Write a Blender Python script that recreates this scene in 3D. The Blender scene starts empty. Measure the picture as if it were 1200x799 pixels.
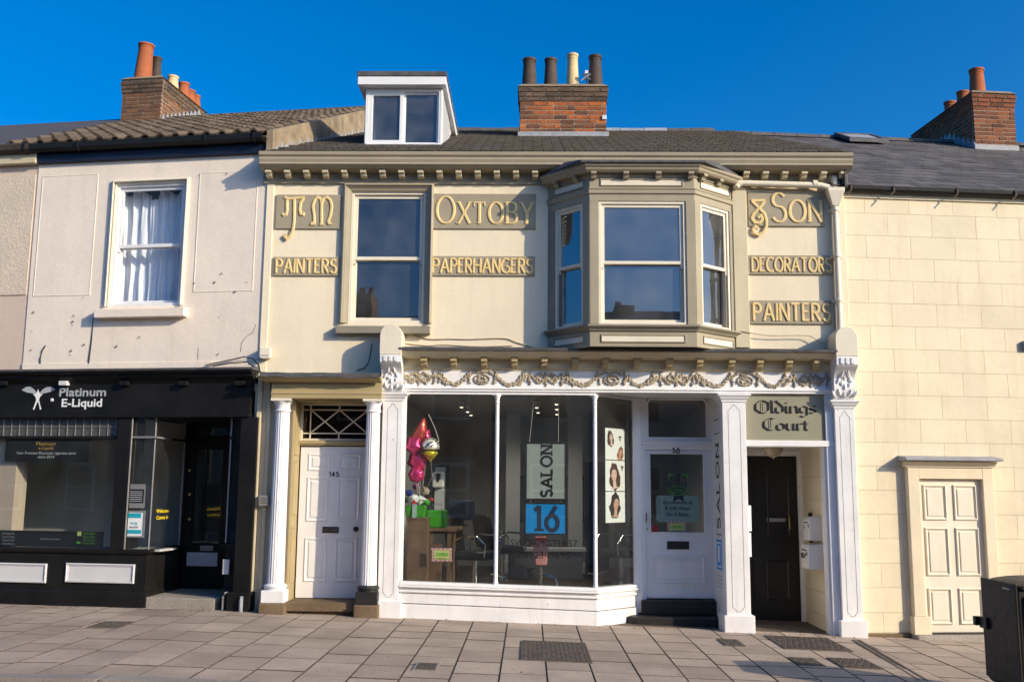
import bpy, bmesh, math, random
from mathutils import Vector, Matrix
random.seed(7)
SC = bpy.context.scene
COL = SC.collection
rad = math.radians

# ---------------------------------------------------------------- camera, sky, sun, exposure
PW, PH, FPX = 1200.0, 799.0, 1150.0
CAM_POS = Vector((0, -12.8, 1.72))
YAW, PITCH, ROLL = rad(1.0), rad(8.5), rad(0.48)
FWD = Vector((-math.sin(YAW)*math.cos(PITCH), math.cos(YAW)*math.cos(PITCH), math.sin(PITCH)))
_r0 = Vector((math.cos(YAW), math.sin(YAW), 0)); _u0 = _r0.cross(FWD)
RGT = _r0*math.cos(ROLL) + _u0*math.sin(ROLL)
UPV = -_r0*math.sin(ROLL) + _u0*math.cos(ROLL)
cam_data = bpy.data.cameras.new('camera')
cam = bpy.data.objects.new('camera', cam_data); COL.objects.link(cam)
cam_data.sensor_width = 36.0; cam_data.lens = 36.0*FPX/PW
cam_data.clip_start = 0.1; cam_data.clip_end = 3000
mw = Matrix((RGT, UPV, -FWD)).transposed().to_4x4(); mw.translation = CAM_POS
cam.matrix_world = mw
SC.camera = cam

SUN_DIR = Vector((1.55, -1.0, 0.74)).normalized()          # towards the sun
SUN_EL = math.asin(SUN_DIR.z); SUN_AZ = math.atan2(SUN_DIR.x, SUN_DIR.y)
world = bpy.data.worlds.new('World'); SC.world = world; world.use_nodes = True
wn = world.node_tree.nodes; wl = world.node_tree.links
bg = wn['Background']
sky = wn.new('ShaderNodeTexSky'); sky.sky_type = 'NISHITA'; sky.sun_disc = False
sky.sun_elevation = SUN_EL; sky.sun_rotation = SUN_AZ
sky.altitude = 300; sky.air_density = 1.0; sky.dust_density = 4.0; sky.ozone_density = 7.0
hsv = wn.new('ShaderNodeHueSaturation'); hsv.inputs['Saturation'].default_value = 1.26
hsv.inputs['Value'].default_value = 1.0
wl.new(sky.outputs[0], hsv.inputs['Color']); wl.new(hsv.outputs[0], bg.inputs['Color'])
bg.inputs['Strength'].default_value = 0.15
sun_data = bpy.data.lights.new('sun', 'SUN'); sun_data.energy = 3.6; sun_data.angle = rad(0.5)
sun_data.color = (1.0, 0.855, 0.62)
sun = bpy.data.objects.new('sun', sun_data); COL.objects.link(sun)
sun.rotation_euler = SUN_DIR.to_track_quat('Z', 'Y').to_euler(); sun.location = (20, -14, 14)
SC.view_settings.view_transform = 'Standard'; SC.view_settings.look = 'None'
SC.view_settings.exposure = 0.46; SC.view_settings.gamma = 1.0; SC.view_settings.use_curve_mapping = False
SC.cycles.max_bounces = 8; SC.cycles.transparent_max_bounces = 16; SC.cycles.caustics_reflective = False
SC.cycles.use_denoising = True

# ---------------------------------------------------------------- the three facade frames of the street
FR = {'C': (Vector((0, 0, 0)), 0.0), 'L': (Vector((-3.56, 0, 0)), rad(-8.0)), 'R': (Vector((4.2, 0, 0)), rad(6.0))}
def frame(fr):
    o, a = FR[fr]
    return Matrix.Translation(o) @ Matrix.Rotation(a, 4, 'Z')
def m(px, py, y=0.0, fr='C'):
    """measured spot on the plane `y` of a facade frame -> (x, z) in metres"""
    d = FWD + RGT*((px-PW/2)/FPX) - UPV*((py-PH/2)/FPX)
    inv = frame(fr).inverted()
    o = inv @ CAM_POS; dl = inv.to_3x3() @ d
    t = (y-o.y)/dl.y
    p = o + dl*t
    return p.x, p.z
def R(x0, y0, x1, y1, y=0.0, fr='C'):
    xc, yc = (x0+x1)/2, (y0+y1)/2
    return m(x0, yc, y, fr)[0], m(x1, yc, y, fr)[0], m(xc, y1, y, fr)[1], m(xc, y0, y, fr)[1]
def ground_z(x):
    return 0.155 if x < -3.6 else 0.155-0.0305*(x+3.6)

# ---------------------------------------------------------------- materials
def nodes(mt):
    return mt.node_tree.nodes, mt.node_tree.links
MATS = {}
def mat(name, col, rough=0.6, var=0.1, scale=2.0, bump=0.0, bscale=60.0, spec=0.35, rnd=0.0, metal=0.0,
        streak=0.0, dirt=None, dirt_amt=0.0, chips=0.0, chipcol=(.25, .24, .22), fine=0.0, ramp=None, relief=0.0, gum=0):
    mt = bpy.data.materials.new(name); mt.use_nodes = True
    N, L = nodes(mt); b = N['Principled BSDF']
    geo = N.new('ShaderNodeNewGeometry')
    def noise(sc, det=4, vec=None, ro=.55):
        n = N.new('ShaderNodeTexNoise'); n.inputs['Scale'].default_value = sc; n.inputs['Detail'].default_value = det
        n.inputs['Roughness'].default_value = ro
        L.new(vec if vec else geo.outputs['Position'], n.inputs['Vector']); return n
    def mr(sock, a, b_, c, d):
        r = N.new('ShaderNodeMapRange'); r.inputs[1].default_value = a; r.inputs[2].default_value = b_
        r.inputs[3].default_value = c; r.inputs[4].default_value = d; L.new(sock, r.inputs[0]); return r.outputs[0]
    def mix(fac, A, B, mode='MIX'):
        x = N.new('ShaderNodeMix'); x.data_type = 'RGBA'; x.blend_type = mode
        for s, v in ((x.inputs[0], fac), (x.inputs[6], A), (x.inputs[7], B)):
            if isinstance(v, (int, float)): s.default_value = v
            elif isinstance(v, tuple): s.default_value = (*v[:3], 1)
            else: L.new(v, s)
        return x.outputs[2]
    base = col
    if ramp or rnd:
        oi = N.new('ShaderNodeObjectInfo')
    if ramp:
        cr = N.new('ShaderNodeValToRGB'); cr.color_ramp.interpolation = 'LINEAR'
        els = cr.color_ramp.elements
        while len(els) < len(ramp): els.new(0.5)
        for i, c in enumerate(ramp):
            els[i].position = i/(len(ramp)-1); els[i].color = (*c, 1)
        L.new(oi.outputs['Random'], cr.inputs[0]); base = cr.outputs[0]
    n1 = noise(scale)
    v = mr(n1.outputs[0], .3, .7, 1-var, 1+var)
    c = N.new('ShaderNodeCombineColor')
    for i in range(3): L.new(v, c.inputs[i])
    out = mix(1.0, base, c.outputs[0], 'MULTIPLY')
    if fine:
        n2 = noise(scale*28, 3); v2 = mr(n2.outputs[0], .3, .7, 1-fine, 1+fine)
        c2 = N.new('ShaderNodeCombineColor')
        for i in range(3): L.new(v2, c2.inputs[i])
        out = mix(1.0, out, c2.outputs[0], 'MULTIPLY')
    if rnd:
        v3 = mr(oi.outputs['Random'], 0, 1, 1-rnd, 1+rnd)
        c3 = N.new('ShaderNodeCombineColor')
        for i in range(3): L.new(v3, c3.inputs[i])
        out = mix(1.0, out, c3.outputs[0], 'MULTIPLY')
    if streak:
        mp = N.new('ShaderNodeMapping'); mp.inputs['Scale'].default_value = (7, 7, .55)
        L.new(geo.outputs['Position'], mp.inputs[0])
        n4 = noise(1.0, 6, mp.outputs[0], .7)
        out = mix(mr(n4.outputs[0], .52, .8, 0, streak), out, dirt or (.2, .17, .12))
    if dirt_amt:
        n5 = noise(scale*2.3, 8, None, .75)
        out = mix(mr(n5.outputs[0], .56, .8, 0, dirt_amt), out, dirt or (.2, .17, .12))
    if gum:                                      # old chewing gum and drips
        vo = N.new('ShaderNodeTexVoronoi'); vo.inputs['Scale'].default_value = 5.5; L.new(geo.outputs['Position'], vo.inputs['Vector'])
        vw = N.new('ShaderNodeMath'); vw.operation = 'MULTIPLY'; L.new(vo.outputs['Color'], vw.inputs[0]); vw.inputs[1].default_value = .13
        lt_ = N.new('ShaderNodeMath'); lt_.operation = 'LESS_THAN'; L.new(vo.outputs['Distance'], lt_.inputs[0]); L.new(vw.outputs[0], lt_.inputs[1])
        fm = N.new('ShaderNodeMath'); fm.operation = 'MULTIPLY'; fm.inputs[1].default_value = .6; L.new(lt_.outputs[0], fm.inputs[0])
        out = mix(fm.outputs[0], out, (.16, .135, .12))
    if chips:
        n6 = noise(13, 6, None, .7)
        out = mix(mr(n6.outputs[0], .70-chips*.06, .715-chips*.06, 0, .85), out, chipcol)
    if isinstance(out, tuple): b.inputs['Base Color'].default_value = (*out, 1)
    else: L.new(out, b.inputs['Base Color'])
    b.inputs['Metallic'].default_value = metal
    b.inputs['Specular IOR Level'].default_value = spec
    nr = noise(scale*5, 3)
    L.new(mr(nr.outputs[0], .3, .7, max(.02, rough-.08), min(1, rough+.08)), b.inputs['Roughness'])
    if bump or relief:
        bp = N.new('ShaderNodeBump'); bp.inputs['Distance'].default_value = .01
        nb = noise(bscale, 6, None, .6); h = nb.outputs[0]
        bp.inputs['Strength'].default_value = bump
        L.new(h, bp.inputs['Height'])
        if relief:
            nb2 = noise(2.2, 3); bp2 = N.new('ShaderNodeBump'); bp2.inputs['Distance'].default_value = .03
            bp2.inputs['Strength'].default_value = relief
            L.new(nb2.outputs[0], bp2.inputs['Height']); L.new(bp2.outputs[0], bp.inputs['Normal'])
        L.new(bp.outputs[0], b.inputs['Normal'])
    MATS[name] = mt
    return mt
def emit(name, col, s):
    mt = bpy.data.materials.new(name); mt.use_nodes = True
    b = nodes(mt)[0]['Principled BSDF']; b.inputs['Base Color'].default_value = (*col, 1)
    b.inputs['Emission Color'].default_value = (*col, 1); b.inputs['Emission Strength'].default_value = s
    MATS[name] = mt
def glass(name, refl, tint=(.9, .93, .92), wave=0.0, power=1.0, dust=0.0):
    mt = bpy.data.materials.new(name); mt.use_nodes = True
    N, L = nodes(mt); N.remove(N['Principled BSDF'])
    out = N['Material Output']; tr = N.new('ShaderNodeBsdfTransparent'); tr.inputs[0].default_value = (*tint, 1)
    gl = N.new('ShaderNodeBsdfGlossy'); gl.inputs['Roughness'].default_value = .0
    mx = N.new('ShaderNodeMixShader'); fr = N.new('ShaderNodeLayerWeight')
    pw = N.new('ShaderNodeMath'); pw.operation = 'POWER'; pw.inputs[1].default_value = 5.0
    ma = N.new('ShaderNodeMath'); ma.operation = 'MULTIPLY_ADD'; ma.use_clamp = True
    ma.inputs[1].default_value = .8*power; ma.inputs[2].default_value = refl
    L.new(fr.outputs['Facing'], pw.inputs[0]); L.new(pw.outputs[0], ma.inputs[0]); L.new(ma.outputs[0], mx.inputs[0])
    L.new(tr.outputs[0], mx.inputs[1]); L.new(gl.outputs[0], mx.inputs[2]); L.new(mx.outputs[0], out.inputs[0])
    if dust:                                     # a film of dirt on the pane
        df = N.new('ShaderNodeBsdfDiffuse'); df.inputs[0].default_value = (.55, .55, .53, 1); m2 = N.new('ShaderNodeMixShader')
        g2 = N.new('ShaderNodeNewGeometry'); n2 = N.new('ShaderNodeTexNoise'); n2.inputs['Scale'].default_value = 2.5; n2.inputs['Detail'].default_value = 6
        k2 = N.new('ShaderNodeMapRange'); k2.inputs[1].default_value = .35; k2.inputs[2].default_value = .75; k2.inputs[3].default_value = dust*.4; k2.inputs[4].default_value = dust*1.8
        L.new(g2.outputs['Position'], n2.inputs['Vector']); L.new(n2.outputs[0], k2.inputs[0]); L.new(k2.outputs[0], m2.inputs[0])
        L.new(mx.outputs[0], m2.inputs[1]); L.new(df.outputs[0], m2.inputs[2]); L.new(m2.outputs[0], out.inputs[0])
    if wave:
        geo = N.new('ShaderNodeNewGeometry'); no = N.new('ShaderNodeTexNoise'); no.inputs['Scale'].default_value = 1.6
        bp = N.new('ShaderNodeBump'); bp.inputs['Strength'].default_value = wave; bp.inputs['Distance'].default_value = .02
        L.new(geo.outputs['Position'], no.inputs['Vector']); L.new(no.outputs[0], bp.inputs['Height'])
        L.new(bp.outputs[0], gl.inputs['Normal']); L.new(bp.outputs[0], fr.inputs['Normal'])
    MATS[name] = mt

mat('stucco_cream', (.79, .685, .51), .8, .06, 1.1, .25, 55, .2, streak=.2, dirt_amt=.1, dirt=(.42, .33, .2), fine=.03, relief=.25)
mat('stucco_white', (.85, .735, .615), .8, .05, 1.0, .25, 50, .2, streak=.22, dirt=(.46, .36, .24), fine=.03, relief=.3, dirt_amt=.18)
mat('stucco_buff', (.66, .52, .42), .85, .06, 1.2, .4, 50, .2, streak=.12, fine=.04)
mat('roughcast', (.66, .55, .43), .95, .08, 2, 1.0, 26, .1, fine=.1)
mat('block_cream', (.74, .64, .46), .8, .06, 1.6, .3, 60, .2, rnd=.028, dirt_amt=.24, streak=.28, dirt=(.5, .36, .19), fine=.02, relief=.3)
mat('block_joint', (.50, .42, .28), .9, .1, 3)
mat('taupe', (.34, .29, .205), .55, .07, 3, .1, 70, .35, streak=.12, fine=.03)
mat('taupe_dark', (.26, .228, .17), .55, .08, 3, .1, 70, .35, streak=.15)
mat('khaki', (.40, .315, .165), .55, .07, 2, .1, 70, .35, streak=.14)
mat('cream_paint', (.74, .665, .53), .5, .05, 3, .08, 70, .35, streak=.1)
mat('cream_shop', (.60, .52, .35), .55, .07, 3, .08, 70, .35, streak=.2, dirt=(.25, .19, .1), dirt_amt=.2)
mat('white_paint', (.80, .785, .78), .5, .05, 3, .14, 55, .35, streak=.24, dirt=(.45, .40, .33), dirt_amt=.12, chips=.15)
mat('white_worn', (.78, .765, .755), .5, .07, 3, .25, 45, .35, streak=.32, dirt=(.4, .35, .28), chips=.45, dirt_amt=.24)
mat('white_upvc', (.74, .73, .73), .35, .03, 2, 0, 60, .45)
mat('seam', (.16, .14, .13), .9, .2, 6)
mat('gold', (.74, .55, .25), .42, .08, 6, .05, 80, .5, fine=.04)
mat('swag_gold', (.43, .365, .27), .7, .25, 12, .3, 90, .3, fine=.2)
mat('black_paint', (.011, .0105, .010), .5, .3, 3, .06, 40, .22, dirt=(.04, .034, .03), dirt_amt=.3)
mat('navy_paint', (.012, .016, .035), .4, .2, 3)
mat('black_plastic', (.012, .012, .012), .45, .2, 4)
mat('panel_grey', (.66, .655, .66), .4, .05, 3, .05, 60, .4, streak=.15)
mat('lead', (.085, .083, .088), .7, .35, 7, .5, 30, .35, fine=.15)
mat('lead_light', (.30, .305, .325), .6, .2, 7, .3, 40, .4, fine=.1)
mat('cement', (.27, .21, .14), .95, .3, 5, .8, 30, .1, fine=.25, streak=.3)
mat('brick', (.4, .15, .07), .9, .16, 9, .6, 60, .15, fine=.22,
    ramp=[(.10, .05, .035), (.19, .075, .04), (.13, .065, .045), (.42, .12, .035), (.33, .10, .04), (.48, .16, .05), (.16, .08, .05), (.38, .12, .045)])
mat('brick_brown', (.3, .15, .07), .9, .16, 9, .6, 60, .15, fine=.22,
    ramp=[(.10, .055, .035), (.17, .08, .045), (.22, .11, .055), (.12, .065, .045), (.25, .12, .06), (.14, .08, .05)])
mat('brick_dull', (.3, .15, .07), .9, .16, 9, .6, 60, .15, fine=.22,
    ramp=[(.10, .045, .032), (.20, .075, .042), (.26, .09, .045), (.13, .065, .045), (.30, .11, .05), (.16, .062, .036)])
mat('brick_sooty', (.1, .07, .05), .95, .25, 8, .7, 50, .1, fine=.3,
    ramp=[(.10, .07, .05), (.15, .10, .07), (.08, .06, .05), (.19, .12, .075)])
mat('mortar', (.42, .35, .26), .95, .2, 10, .4, 60, .1, fine=.2)
mat('pot_terracotta', (.34, .105, .045), .8, .12, 6, .2, 60, .2, fine=.08, streak=.25, dirt=(.08, .05, .04))
mat('pot_brown', (.065, .045, .036), .75, .2, 6, .2, 60, .35, streak=.3, dirt=(.03, .025, .02))
mat('pot_cream', (.60, .46, .25), .75, .12, 6, .2, 60, .25, streak=.3, dirt=(.2, .14, .08))
mat('slate', (.108, .098, .094), .7, .18, 6, .4, 40, .3, rnd=.3, fine=.15)
mat('slate_old', (.115, .10, .085), .85, .25, 5, .5, 40, .2, fine=.3, dirt=(.2, .17, .11), dirt_amt=.3)
mat('pantile', (.132, .098, .07), .92, .22, 6, .8, 45, .15, rnd=.3, fine=.35, dirt=(.24, .2, .13), dirt_amt=.3)
mat('stone_brown', (.17, .12, .075), .9, .25, 5, .6, 40, .15, fine=.25, dirt=(.05, .04, .03), dirt_amt=.5)
mat('granite', (.33, .29, .245), .85, .12, 3, .4, 80, .25, fine=.35)
mat('slab', (.385, .305, .24), .85, .16, 1.7, .4, 70, .2, rnd=.12, fine=.14, dirt=(.15, .12, .10), dirt_amt=.6, gum=1)
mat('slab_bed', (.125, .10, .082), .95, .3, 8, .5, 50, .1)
mat('kerb_stone', (.27, .235, .21), .85, .15, 3, .4, 60, .2, fine=.2)
mat('asphalt', (.085, .083, .082), .85, .2, 4, .8, 120, .25, fine=.4)
mat('iron', (.11, .088, .072), .75, .25, 10, .4, 60, .3)
mat('step_black', (.02, .019, .019), .5, .3, 4, .3, 40, .4)
mat('dark_door', (.013, .011, .010), .38, .1, 4, .03, 60, .5)
mat('brass', (.55, .38, .13), .35, .1, 6, metal=.9)
mat('chrome', (.75, .75, .77), .15, .05, 6, metal=1.0)
mat('steel_grey', (.32, .31, .30), .4, .1, 6, metal=.4)
mat('room_grey', (.42, .42, .42), .85, .05, 1)
mat('room_mid', (.30, .295, .29), .85, .06, 1)
mat('room_pale', (.50, .50, .49), .85, .05, 1)
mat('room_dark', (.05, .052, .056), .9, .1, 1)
mat('ceiling', (.42, .41, .40), .85, .04, 1)
mat('wood', (.16, .095, .055), .5, .25, 5, .1, 60, .35, fine=.12, streak=.3, dirt=(.07, .04, .025))
mat('wood_floor', (.08, .05, .035), .45, .2, 3, .05, 60, .4)
mat('leather', (.012, .012, .013), .4, .2, 6, .15, 80, .5)
mat('curtain_cloth', (.80, .82, .86), .9, .06, 4)
mat('net_cloth', (.30, .27, .23), .9, .1, 4)
mat('sign_sage', (.28, .265, .185), .5, .05, 2, .04, 60, .35)
mat('print_black', (.010, .010, .011), .5, .1, 5)
mat('print_white', (.85, .85, .84), .5, .03, 5)
mat('print_grey', (.42, .44, .47), .5, .03, 5)
mat('print_sage', (.36, .40, .37), .5, .03, 2)
mat('print_blue', (.0, .28, .72), .4, .03, 2)
mat('print_teal', (.02, .36, .47), .5, .03, 2)
mat('print_yellow', (.75, .58, .02), .5, .03, 2)
mat('print_orange', (.55, .32, .08), .5, .03, 2)
mat('print_green', (.10, .45, .03), .5, .03, 2)
mat('print_lime', (.62, .68, .22), .5, .08, 20)
mat('print_pink', (.62, .28, .28), .5, .1, 20)
mat('print_mint', (.36, .50, .44), .5, .03, 2)
mat('print_navy', (.015, .03, .07), .5, .03, 2)
mat('skin', (.62, .36, .25), .6, .05, 5)
mat('skin_pale', (.72, .50, .40), .6, .05, 5)
mat('hair_dark', (.025, .014, .010), .6, .2, 20)
mat('hair_brown', (.07, .03, .018), .6, .2, 20)
mat('hair_red', (.28, .10, .04), .6, .2, 20)
mat('lip', (.45, .07, .07), .5, .05, 5)
mat('foil_pink', (.75, .045, .20), .22, .2, 14, .7, 16, .6, metal=.5)
mat('foil_orange', (.72, .09, .07), .22, .2, 14, .7, 16, .6, metal=.5)
mat('foil_white', (.72, .70, .60), .25, .1, 14, .5, 16, .6, metal=.4)
mat('foil_yellow', (.66, .52, .04), .25, .1, 14, .5, 16, .6, metal=.4)
mat('foil_green', (.06, .42, .02), .3, .15, 14, .4, 16, .6, metal=.2)
mat('foil_purple', (.30, .03, .28), .25, .1, 14, .5, 16, .6, metal=.4)
mat('foil_red', (.65, .03, .03), .3, .1, 14, .4, 16, .5)
mat('foil_blue', (.03, .05, .30), .3, .1, 14, .4, 16, .5)
mat('ribbon', (.70, .65, .58), .5, .05, 14)
mat('bin_metal', (.026, .024, .021), .5, .25, 3, .08, 50, .3, dirt=(.12, .1, .08), dirt_amt=.3)
mat('lamp_shade', (.30, .25, .17), .3, .1, 5)
mat('cable_black', (.02, .018, .016), .6, .1, 5)
mat('cable_pale', (.42, .34, .22), .6, .1, 5)
mat('ply', (.50, .42, .33), .8, .1, 5)
mat('brick_far', (.20, .10, .065), .9, .2, 3, fine=.2)
mat('render_far', (.45, .40, .33), .9, .1, 2)
emit('lamp_glow', (1.0, .82, .6), 2.5)
mat('glass_obscure', (.085, .085, .08), .35, .2, 9, .4, 25, .5)
glass('glass_upper', .125, (.55, .60, .68), .05, 1.2, .05)
glass('glass_dormer', .10, (.75, .78, .82), .05, 1.2, .06)
glass('glass_bay', .20, (.55, .60, .68), .05, 1.2, .07)
glass('glass_clear', .025, (.96, .97, .98), .03, 1.0, .01)
glass('glass_shop', .07, (.92, .94, .93), .03, 1.0, .012)
glass('glass_old', .05, (.72, .60, .55), .03, 1.0)
# ---------------------------------------------------------------- helpers
OFF = {}
class MB:
    def __init__(s, M=None):
        s.v = []; s.f = []; s.fm = []; s.M = M; s.mi = 0
    def add(s, vs, fs):
        n = len(s.v)
        if s.M is not None: vs = [s.M @ Vector(p) for p in vs]
        s.v.extend([tuple(p) for p in vs])
        for f in fs: s.f.append([n+i for i in f]); s.fm.append(s.mi)
        return s
    def box(s, x0, x1, y0, y1, z0, z1):
        return s.add([(x0,y0,z0),(x1,y0,z0),(x1,y1,z0),(x0,y1,z0),(x0,y0,z1),(x1,y0,z1),(x1,y1,z1),(x0,y1,z1)],
                     [(3,2,1,0),(4,5,6,7),(0,1,5,4),(1,2,6,5),(2,3,7,6),(3,0,4,7)])
    def prism(s, poly, lo, hi, axis='y'):
        n = len(poly)
        fn = {'y': lambda u, v, h: (u, h, v), 'x': lambda u, v, h: (h, u, v), 'z': lambda u, v, h: (u, v, h)}[axis]
        vs = [fn(u, v, lo) for u, v in poly] + [fn(u, v, hi) for u, v in poly]
        fs = [tuple(range(n)), tuple(range(2*n-1, n-1, -1))] + [(i, (i+1) % n, n+(i+1) % n, n+i) for i in range(n)]
        return s.add(vs, fs)
    def sweep(s, path, prof, closed=False, fn=lambda u, v, h: (u, v, h)):
        P = [Vector(p) for p in path]; n = len(P); rings = []
        for i in range(n):
            d0 = (P[i]-P[i-1]).normalized() if (closed or i > 0) else None
            d1 = (P[(i+1) % n]-P[i]).normalized() if (closed or i < n-1) else None
            d0 = d0 or d1; d1 = d1 or d0
            n0 = Vector((d0.y, -d0.x)); n1 = Vector((d1.y, -d1.x)); mit = (n0+n1)
            mit = mit/max(.2, mit.dot(n0)) if mit.length > 1e-6 else n0
            rings.append([fn(P[i].x+mit.x*o, P[i].y+mit.y*o, h) for o, h in prof])
        k = len(prof); vs = [p for r in rings for p in r]; fs = []
        for i in range(n if closed else n-1):
            a, b = i*k, ((i+1) % n)*k
            for j in range(k):
                j2 = (j+1) % k; fs.append((a+j, a+j2, b+j2, b+j))
        if not closed: fs += [tuple(range(k)), tuple(range(n*k-1, (n-1)*k-1, -1))]
        return s.add(vs, fs)
    def frame(s, x0, x1, z0, z1, w, y0, y1):
        return s.sweep([(x0,z0),(x0,z1),(x1,z1),(x1,z0)], [(0,y0),(w,y0),(w,y1),(0,y1)], True, lambda u, v, h: (u, h, v))
    def mould(s, x0, x1, z0, z1, prof):
        """profile (inward offset, y) run round a rectangle"""
        return s.sweep([(x0,z0),(x0,z1),(x1,z1),(x1,z0)], prof, True, lambda u, v, h: (u, h, v))
    def profx(s, x0, x1, yz):
        return s.prism(yz, x0, x1, 'x')
    def tube(s, pts, r, n=8, closed=False):
        P = [Vector(p) for p in pts]; N = len(P); vs = []; fs = []
        up = Vector((0.03, 0.05, 1))
        for i in range(N):
            t = (P[min(i+1, N-1)]-P[max(i-1, 0)]).normalized()
            a = t.cross(up if abs(t.z) < .95 else Vector((1, 0.05, 0))).normalized(); b = t.cross(a)
            rr = r[i] if isinstance(r, (list, tuple)) else r
            vs += [P[i]+(a*math.cos(2*math.pi*k/n)+b*math.sin(2*math.pi*k/n))*rr for k in range(n)]
        for i in range(N-1):
            for k in range(n):
                k2 = (k+1) % n; fs.append((i*n+k, i*n+k2, (i+1)*n+k2, (i+1)*n+k))
        fs += [tuple(range(n)), tuple(range(N*n-1, (N-1)*n-1, -1))]
        return s.add(vs, fs)
    def lathe(s, prof, cx, cy, n=16, flute=0.0, arc=None):
        vs = []; fs = []; k = len(prof)
        for r, z in prof:
            for i in range(n):
                a = 2*math.pi*i/n; rr = r*(1-flute*(i % 2))
                vs.append((cx+rr*math.cos(a), cy+rr*math.sin(a), z))
        for j in range(k-1):
            for i in range(n):
                i2 = (i+1) % n; fs.append((j*n+i, j*n+i2, (j+1)*n+i2, (j+1)*n+i))
        fs += [tuple(range(n)), tuple(range(k*n-1, (k-1)*n-1, -1))]
        return s.add(vs, fs)
    def blob(s, c, r, seg=6, rings=4):
        vs = [(c[0], c[1], c[2]+r[2])]; fs = []
        for j in range(1, rings):
            t = math.pi*j/rings
            for i in range(seg):
                a = 2*math.pi*(i+.5*(j % 2))/seg
                vs.append((c[0]+r[0]*math.sin(t)*math.cos(a), c[1]+r[1]*math.sin(t)*math.sin(a), c[2]+r[2]*math.cos(t)))
        vs.append((c[0], c[1], c[2]-r[2]))
        for i in range(seg): fs.append((0, 1+i, 1+(i+1) % seg))
        for j in range(rings-2):
            for i in range(seg):
                i2 = (i+1) % seg; fs.append((1+j*seg+i, 1+(j+1)*seg+i, 1+(j+1)*seg+i2, 1+j*seg+i2))
        L = len(vs)-1; b = 1+(rings-2)*seg
        for i in range(seg): fs.append((L, b+(i+1) % seg, b+i))
        return s.add(vs, fs)
    def ribbon(s, pts, w, y, h, closed=False, flat=False):
        """raised stroke in the xz plane, standing h proud of y (towards -y); w = width or list of widths"""
        P = [Vector(p) for p in pts]; n = len(P)
        prof = [(-1, 0), (-1, .35), (-.55, 1), (.55, 1), (1, .35), (1, 0)] if not flat else [(-1, 0), (-1, 1), (1, 1), (1, 0)]
        vs = []; fs = []; k = len(prof)
        for i in range(n):
            a = P[i-1] if (closed or i > 0) else P[i]; b = P[(i+1) % n] if (closed or i < n-1) else P[i]
            d0 = (P[i]-a); d1 = (b-P[i])
            if d0.length < 1e-9: d0 = d1
            if d1.length < 1e-9: d1 = d0
            d0 = d0.normalized(); d1 = d1.normalized()
            n0 = Vector((d0.y, -d0.x)); n1 = Vector((d1.y, -d1.x)); q = n0+n1
            q = q/max(.6, q.dot(n0)) if q.length > 1e-6 else n0
            ww = (w[i] if isinstance(w, list) else w)/2
            for o, hh in prof: vs.append((P[i].x+q.x*o*ww, y-h*hh, P[i].y+q.y*o*ww))
        for i in range(n if closed else n-1):
            a, b = i*k, ((i+1) % n)*k
            for j in range(k-1): fs.append((a+j, a+j+1, b+j+1, b+j))
        if not closed: fs += [tuple(range(k)), tuple(range(n*k-1, (n-1)*k-1, -1))]
        return s.add(vs, fs)
    def poly(s, pts, y, h=.0015):
        return s.prism([tuple(p) for p in pts], y-h, y, 'y')
    def ell(s, cx, cz, rx, rz, y, n=16, h=.0015, rot=0):
        c, sn = math.cos(rot), math.sin(rot)
        return s.poly([(cx+rx*math.cos(t)*c-rz*math.sin(t)*sn, cz+rx*math.cos(t)*sn+rz*math.sin(t)*c)
                       for t in [2*math.pi*i/n for i in range(n)]], y, h)

def root_of(o):
    while o.parent: o = o.parent
    return o
def build(mb, name, mats, parent=None, smooth=False, bev=0.0, fr='C', angle=35):
    if isinstance(mats, str): mats = [mats]
    base = Vector((0, 0, 0))
    if parent is not None: base = OFF[root_of(parent).name]
    elif mb.v:
        xs = [p[0] for p in mb.v]; ys = [p[1] for p in mb.v]; zs = [p[2] for p in mb.v]
        base = Vector(((min(xs)+max(xs))/2, (min(ys)+max(ys))/2, min(zs)))
    me = bpy.data.meshes.new(name)
    me.from_pydata([(p[0]-base.x, p[1]-base.y, p[2]-base.z) for p in mb.v], [], mb.f)
    for k in mats: me.materials.append(MATS[k])
    if len(mats) > 1: me.polygons.foreach_set('material_index', mb.fm)
    bm = bmesh.new(); bm.from_mesh(me); bmesh.ops.recalc_face_normals(bm, faces=bm.faces[:])
    bm.to_mesh(me); bm.free()
    if smooth:
        me.polygons.foreach_set('use_smooth', [True]*len(me.polygons)); me.set_sharp_from_angle(angle=rad(angle))
    o = bpy.data.objects.new(name, me); COL.objects.link(o)
    if name in ('studs', 'acanthus_carving', 'spots', 'carved_bow', 'carved_medallion', 'carved_swag', 'toplight_bars', 'buttons', 'dots'): o['kind'] = 'stuff'
    if parent is not None: o.parent = parent
    else:
        o.matrix_world = frame(fr) @ Matrix.Translation(base); OFF[o.name] = base
    if bev:
        md = o.modifiers.new('bevel', 'BEVEL'); md.width = bev; md.segments = 2; md.limit_method = 'ANGLE'; md.angle_limit = rad(40)
    return o
def tag(o, label, cat, group=None):
    o['label'] = label; o['category'] = cat
    if group: o['group'] = group
    return o
def root(name, label, cat, fr='C', base=(0, 0, 0), group=None):
    o = bpy.data.objects.new(name, None); COL.objects.link(o); o.empty_display_size = .2
    o.matrix_world = frame(fr) @ Matrix.Translation(base); OFF[o.name] = Vector(base)
    return tag(o, label, cat, group)
def structure(o):
    o['kind'] = 'structure'; return o
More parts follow.
